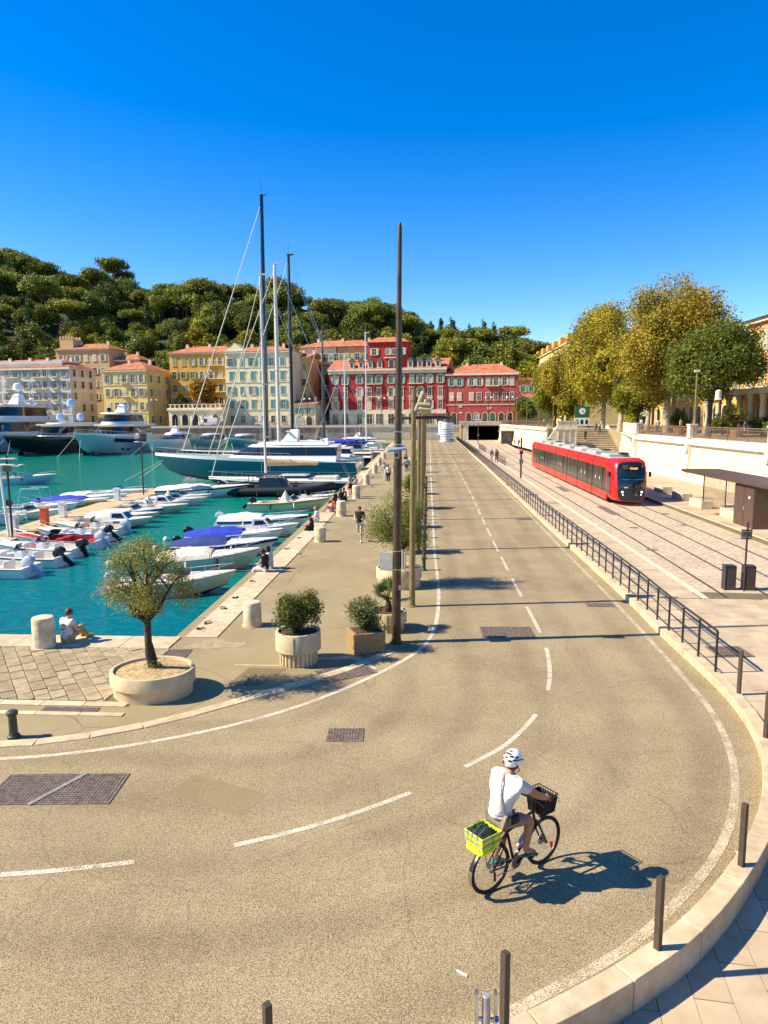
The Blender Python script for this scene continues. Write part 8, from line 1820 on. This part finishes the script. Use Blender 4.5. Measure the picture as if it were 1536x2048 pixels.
# ------------------------------------------------------------------ bicycle
BL, BA = (0.80, 8.27, 0.004), math.atan2(0.61, 0.73); BS = 0.965
bk = thing('bicycle', 'black city bicycle with hi-vis rear crate ridden round the bend', 'bicycle', BL, BA, None, BS)
paint('hi_vis', (0.62, 0.80, 0.0), 0.6, var=0.08, scale=6, bump=0.4, bscale=8); paint('reflective', (0.34, 0.33, 0.30), 0.35); paint('bike_black', (0.012, 0.012, 0.013), 0.3); paint('teal_cord', (0.02, 0.22, 0.18), 0.6); paint('chrome', (0.6, 0.6, 0.6), 0.15, metal=1.0)
RW = 0.345
def wheel(x, name='wheel', steer=0):
    T = MB().tube([(x + (RW - 0.02) * math.cos(a), 0, RW + (RW - 0.02) * math.sin(a)) for a in [2 * PI * k / 40 for k in range(41)]], 0.023, 8, False)
    w = T.build('wheel', 'rubber', bk, True)
    MB().tube([(x + (RW - 0.045) * math.cos(a), 0, RW + (RW - 0.045) * math.sin(a)) for a in [2 * PI * k / 40 for k in range(41)]], 0.010, 6, False).build('rim', 'bike_black', w, True)
    sp = MB()
    for k in range(28):
        a = 2 * PI * k / 28; b = a + (0.5 if k % 2 else -0.5); s = 0.03 if (k // 2) % 2 else -0.03
        sp.tube([(x + 0.02 * math.cos(b), s, RW + 0.02 * math.sin(b)), (x + (RW - 0.05) * math.cos(a), 0, RW + (RW - 0.05) * math.sin(a))], 0.0016, 3, False)
    o = sp.build('spokes', 'alu_grey', w); o['kind'] = 'stuff'
    MB().tube([(x, -0.06, RW), (x, 0.06, RW)], 0.022, 10).build('hub', 'bike_black', w, True)
    return w
rwh = wheel(0.0); fwh = wheel(1.03)
MB().tube([(0, -0.035, RW), (0, -0.065, RW)], [0.055, 0.03], 14).build('cassette', 'iron', rwh, True); MB().tube([(1.03, 0.03, RW), (1.03, 0.034, RW)], 0.08, 16).build('brake_disc', 'steel', fwh)
MB().box((1.03 + 0.16, -0.012, RW - 0.12), (0.05, 0.012, 0.09)).build('reflector', 'orange_plastic', fwh)
fr = MB()
bb = (0.43, 0, 0.29); st_ = (0.30, 0, 0.74); sad = (0.245, 0, 0.93); ht = (0.80, 0, 0.86); hb = (0.85, 0, 0.68)
for p in ([bb, st_, sad], [bb, hb], [st_, ht], [ht, hb]): fr.tube(p, 0.020 if p[0] != st_ else 0.018, 8)
for s in (-1, 1):
    fr.tube([bb, (0.2, s * 0.055, 0.31), (0, s * 0.065, RW)], 0.011, 6); fr.tube([st_, (0.2, s * 0.05, 0.6), (0, s * 0.065, RW)], 0.010, 6)
fr.build('frame', 'bike_black', bk, True)
fk = MB()
for s in (-1, 1): fk.tube([(0.85, s * 0.02, 0.72), (0.87, s * 0.055, 0.66), (0.96, s * 0.06, 0.48), (1.03, s * 0.058, RW)], [0.018, 0.018, 0.014, 0.012], 8)
fk.build('fork', 'bike_black', bk, True)
hbm = MB().tube([(0.66, 0.33, 1.03), (0.74, 0.27, 1.05), (0.80, 0.1, 1.03), (0.80, 0, 1.02), (0.80, -0.1, 1.03), (0.74, -0.27, 1.05), (0.66, -0.33, 1.03)], 0.013, 8).build('handlebar', 'bike_black', bk, True)
MB().tube([(0.79, 0, 0.86), (0.78, 0, 1.02)], 0.018, 8).build('stem', 'bike_black', hbm, True)
for s in (-1, 1):
    MB().tube([(0.655, s * 0.335, 1.03), (0.73, s * 0.28, 1.048)], 0.018, 8).build('grip', 'rubber', hbm, True); MB().tube([(0.76, s * 0.24, 1.04), (0.78, s * 0.30, 1.03), (0.72, s * 0.34, 1.01)], 0.007, 5).build('brake_lever', 'black_matt', hbm)
MB().loft([[(0.10, 0.075, 0.93), (0.10, -0.075, 0.93), (0.10, -0.06, 0.97), (0.10, 0.06, 0.97)], [(0.2, 0.08, 0.93), (0.2, -0.08, 0.93), (0.2, -0.07, 0.985), (0.2, 0.07, 0.985)], [(0.30, 0.035, 0.935), (0.30, -0.035, 0.935), (0.30, -0.03, 0.985), (0.30, 0.03, 0.985)], [(0.37, 0.018, 0.945), (0.37, -0.018, 0.945), (0.37, -0.015, 0.975), (0.37, 0.015, 0.975)]], True, True, True).build('saddle', 'black_matt', bk, True, bevel=0.01)
cr = MB().tube([(0.43, -0.055, 0.29), (0.43, -0.064, 0.29)], 0.092, 24).build('chainring', 'iron', bk)
ped = {}
for s, dx, dz in ((-1, 0.155, 0.065), (1, -0.155, -0.065)):
    c = MB().box((0, 0, 0), (0.19, 0.02, 0.025)).xf(Matrix.Translation((0.43 + dx / 2, s * 0.08, 0.29 + dz / 2)) @ Matrix.Rotation(-math.atan2(dz, dx), 4, 'Y')).build('crank', 'bike_black', bk)
    MB().box((0.43 + dx, s * 0.14, 0.29 + dz), (0.09, 0.10, 0.022)).build('pedal', 'black_matt', c)
MB().tube([(0.43, -0.06, 0.38), (0.02, -0.055, RW + 0.045)], 0.005, 4).build('chain', 'iron', bk); MB().tube([(0.43, -0.06, 0.20), (0.05, -0.055, 0.24), (0.0, -0.055, RW - 0.045)], 0.005, 4).build('chain', 'iron', bk)
MB().box((0.02, -0.06, 0.24), (0.03, 0.015, 0.12)).build('derailleur', 'bike_black', bk)
def mudguard(x, a0, a1, name, m, parent):
    return MB().loft([[(x + (RW + 0.025) * math.cos(a), y_, RW + (RW + 0.025 - 0.01 * abs(y_) / 0.03) * math.sin(a)) for y_ in (-0.032, -0.016, 0, 0.016, 0.032)] for a in [rad(a0 + (a1 - a0) * k / 16) for k in range(17)]], False).build(name, m, parent, True)
mudguard(0, 40, 165, 'rear_mudguard', 'bike_black', bk); mudguard(0, 165, 195, 'mudguard_tip', 'chrome', bk)
rk_ = MB()
for s in (-1, 1): rk_.tube([(0.0, s * 0.07, RW), (-0.06, s * 0.08, 0.74)], 0.006, 5); rk_.tube([(0.27, s * 0.05, 0.72), (-0.30, s * 0.08, 0.745)], 0.007, 5)
rk_.build('rack', 'bike_black', bk)
# hi-vis crate
ct = MB().loft([[(x, y_, z) for x, y_ in ((xa, -w_), (xb, -w_), (xb, w_), (xa, w_))] for xa, xb, w_, z in ((-0.26, 0.02, 0.15, 0.70), (-0.34, 0.03, 0.19, 0.76), (-0.36, 0.04, 0.205, 0.86), (-0.37, 0.05, 0.215, 0.985), (-0.35, 0.035, 0.20, 0.985), (-0.33, 0.02, 0.185, 0.80))], True, True, True).build('rear_crate', 'hi_vis', bk, False, bevel=0.012)
for z, dz, g in ((0.955, 0.05, 0.004), (0.845, 0.045, 0.004)):
    MB().loft([[(x, y_, zz) for x, y_ in ((-0.362 - e, -0.207 - e), (0.042 + e, -0.207 - e), (0.042 + e, 0.207 + e), (-0.362 - e, 0.207 + e))] for zz, e in ((z - dz / 2, 0.004 if z < 0.9 else 0.008), (z + dz / 2, 0.008 if z < 0.9 else 0.012))], True).build('reflective_band', 'reflective', ct)
MB().loft([[(-0.30, -0.21, 0.76), (-0.05, -0.21, 0.76), (-0.05, 0.21, 0.76), (-0.30, 0.21, 0.76)], [(-0.38, -0.18, 0.70), (-0.16, -0.18, 0.665), (-0.16, 0.18, 0.665), (-0.38, 0.18, 0.70)], [(-0.36, -0.12, 0.665), (-0.22, -0.12, 0.64), (-0.22, 0.12, 0.64), (-0.36, 0.12, 0.665)]], True, True, True).build('crate_flap', 'hi_vis', ct, True, bevel=0.02)
rb_ = random.Random(12)
bg_ = MB().loft([[(-0.345 + 0.375 * i / 11, -0.195 + 0.39 * j / 11, 0.945 + 0.075 * math.sin(PI * i / 11) * math.sin(PI * j / 11) + (rb_.uniform(-0.028, 0.034) if 0 < i < 11 and 0 < j < 11 else -0.02)) for j in range(12)] for i in range(12)], False)
bg_.build('load', 'cloth_black', ct, True, 60)
for y_ in (-0.1, 0.02, 0.12): MB().tube([(-0.39, y_, 0.86), (-0.375, y_, 0.99), (-0.15, y_ + 0.05, 1.03), (0.05, y_ + 0.02, 0.99), (0.065, y_, 0.80)], 0.006, 5).build('bungee_cord', 'teal_cord', ct)
for y_ in (-0.232,): MB().tube([(-0.15, y_, 0.98), (-0.15, y_, 0.74)], 0.006, 5).build('bungee_cord', 'teal_cord', ct)
ct.scale = (0.84, 0.78, 0.84); ct.location = (-0.01, 0, 0.115)
# front basket of wire
bs_ = MB()
def bring(z, f): return [(0.86 - 0.01 * f, -0.15 * f, z), (1.07 + 0.03 * f, -0.15 * f, z), (1.07 + 0.03 * f, 0.15 * f, z), (0.86 - 0.01 * f, 0.15 * f, z)]
for k in range(7):
    z = 0.82 + k * 0.045; f = 0.85 + 0.05 * k; R4 = bring(z, f); bs_.tube(R4 + [R4[0]], 0.0075 if k in (0, 6) else 0.005, 4, False)
for i in range(4):
    lo, hi = bring(0.82, 0.85), bring(1.09, 1.15)
    for k in range(8):
        u_ = k / 8; bs_.tube([Vector(lo[i]).lerp(Vector(lo[(i + 1) % 4]), u_), Vector(hi[i]).lerp(Vector(hi[(i + 1) % 4]), u_)], 0.005, 4, False)
bso = bs_.build('basket_wire', 'bike_black', bk)
MB().loft([bring(0.825, 0.83), bring(1.05, 1.08)], True, True, False).build('basket_liner', 'cloth_black', bso)
MB().tube([(1.12, -0.19, 0.98), (1.14, -0.15, 1.0), (1.12, -0.11, 0.98), (1.115, -0.15, 0.95), (1.12, -0.19, 0.98)], 0.006, 5).build('basket_ring', 'lamp_white', bso)
MB().tube([(0.52, -0.0, 0.45), (0.62, -0.0, 0.56), (0.65, 0, 0.60)], [0.036, 0.036, 0.02], 10).build('bottle', 'steel', bk, True)
MB().box((0.47, -0.03, 0.40), (0.03, 0.03, 0.03)).build('bottle_cap', 'white_gloss', bk)
MB().ball((0.97, 0, 0.74), 0.04, 10, 6).build('front_light', 'black_gloss', bk, True)
# ------------------------------------------------------------------ cyclist
JC = dict(pelvis=(0.15, 0, 1.03), spine=(0.17, 0, 1.20), chest=(0.25, 0, 1.41), nb=(0.33, 0, 1.565), head=(0.40, 0, 1.70),
          hipR=(0.18, -0.10, 1.00), knR=(0.575, -0.15, 0.90), anR=(0.50, -0.145, 0.475), toeR=(0.655, -0.155, 0.405),
          hipL=(0.18, 0.10, 1.00), knL=(0.43, 0.15, 0.68), anL=(0.20, 0.145, 0.345), toeL=(0.345, 0.155, 0.265),
          shR=(0.32, -0.215, 1.49), elR=(0.56, -0.27, 1.30), wrR=(0.84, -0.20, 1.13), shL=(0.32, 0.215, 1.49), elL=(0.50, 0.30, 1.27), wrL=(0.63, 0.30, 1.06))
JC['palmR'] = (0.1, 0.4, -1); JC['handR'] = (0.9, 0.35, -0.1); JC['palmL'] = (0.2, 0, -1); JC['handL'] = (0.8, -0.05, -0.25)
pc = figure('person', 'cyclist in white t-shirt, taupe shorts and white helmet', BL, BA, JC, 'cloth_white', 'cloth_taupe', 'skin_tan', None, sleeve=0.55, leg='short', shoe=None, hand_curl=0.7, sub=2, fwd=(1, 0, 0), sc=BS)
hmt = MB(); hc = Vector((0.385, 0, 1.755))
hm_ = MB().lathe([(0.001, 0.118), (0.05, 0.112), (0.094, 0.08), (0.118, 0.03), (0.122, -0.02), (0.112, -0.055), (0.098, -0.05)], (0, 0, 0), 22, 1.22, 0.98, False, False).xf(Matrix.Translation(hc) @ Matrix.Rotation(rad(-8), 4, 'Y')).build('helmet', 'white_gloss', pc, True, 50)
for k, (ax_, el_) in enumerate(((150, 10), (180, 28), (210, 10), (165, 52), (195, 52), (120, 15), (240, 15), (140, 38), (220, 38), (255, 30), (100, 34), (180, 74))):
    a, e_ = rad(ax_), rad(el_); d = Vector((math.cos(a) * math.cos(e_) * 1.2, math.sin(a) * math.cos(e_) * 0.98, math.sin(e_) * 0.98)) * 0.1185
    nrm = Vector((d.x / 1.44, d.y / 0.96, d.z / 0.96)).normalized(); M = Matrix.Translation(hc + d) @ nrm.to_track_quat('Z', 'Y').to_matrix().to_4x4()
    MB().lathe([(0.024, 0.0), (0.022, 0.004), (0, 0.005)], (0, 0, 0), 10, 1.25, 0.62).xf(M).build('vent', 'black_matt', hm_)
MB().box((hc.x - 0.145, 0.025, hc.z - 0.02), (0.02, 0.03, 0.055)).build('rear_light', 'seat_red', hm_, bevel=0.005)
MB().tube([(hc.x - 0.06, -0.115, hc.z - 0.02), (hc.x + 0.02, -0.10, hc.z - 0.12), (hc.x + 0.05, -0.04, hc.z - 0.20)], 0.006, 5).build('chin_strap', 'black_matt', hm_)
MB().tube([(hc.x - 0.13, -0.05, hc.z + 0.02), (hc.x - 0.05, -0.123, hc.z + 0.03), (hc.x + 0.08, -0.115, hc.z + 0.01)], 0.006, 5).build('glasses_arm', 'black_matt', hm_)
MB().lathe([(0.098, 0.03), (0.1, -0.01), (0.085, -0.055), (0.07, -0.075)], (0, 0, 0), 14, 0.95, 0.9, False, False).xf(Matrix.Translation((0.375, 0, 1.695))).build('hair', 'hair_brown', pc, True)
strap = MB(); sp_ = [(0.36, 0.06, 1.56), (0.26, 0.03, 1.578), (0.155, -0.03, 1.50), (0.095, -0.075, 1.40), (0.055, -0.115, 1.27), (0.07, -0.15, 1.15), (0.16, -0.185, 1.06)]
strap.loft([[(x, y_ - 0.014, z), (x - 0.004, y_, z + 0.002), (x, y_ + 0.014, z)] for x, y_, z in sp_], False); strap.build('bag_strap', 'cloth_taupe', pc, True)
MB().box((0.24, -0.185, 1.03), (0.15, 0.06, 0.11)).build('hip_bag', 'cloth_black', pc, bevel=0.025)
for s, k in (('R', -1), ('L', 1)):
    a, b = Vector(JC['an' + s]), Vector(JC['toe' + s]); d = (b - a); d.z = 0; d.normalize(); so = Vector((0, 0, -0.038))
    MB().loft([[p + Vector((0, w_, 0)) + so, p + Vector((0, -w_, 0)) + so, p + Vector((0, -w_, -0.018)) + so, p + Vector((0, w_, -0.018)) + so] for p, w_ in ((a - d * 0.07 + Vector((0, 0, -0.02)), 0.026), (a.lerp(b, 0.5), 0.042), (b + d * 0.02, 0.045), (b + d * 0.075 - Vector((0, 0, 0.012)), 0.02))], True, True, True).build('flip_flop', 'teal_cord', pc)
    for q in range(5): MB().ball(b + d * (0.045 - 0.009 * q) + Vector((0, k * (-0.028 + 0.014 * q), -0.012)), 0.0115 - 0.001 * q, 8, 5, (1.5, 1, 0.9)).build('toe', 'skin_tan', pc, True)
flush_skins()
# pigeons
for x, y, a, lab_ in ((-5.6, 30.0, 30, 'grey pigeon near the seated couple'), (-4.9, 60.5, 200, 'grey pigeon on the quay before the walkers')):
    g = copy_tree(bpy.data.objects['gull'], (x, y, 0.0), R_(a), lab_); g.name = 'pigeon'; g.scale = (0.55, 0.55, 0.55)
    for c in g.children:
        if c.name.startswith('body'): me = c.data.copy(); me.materials.clear(); me.materials.append(MATS['hull_grey']); c.data = me
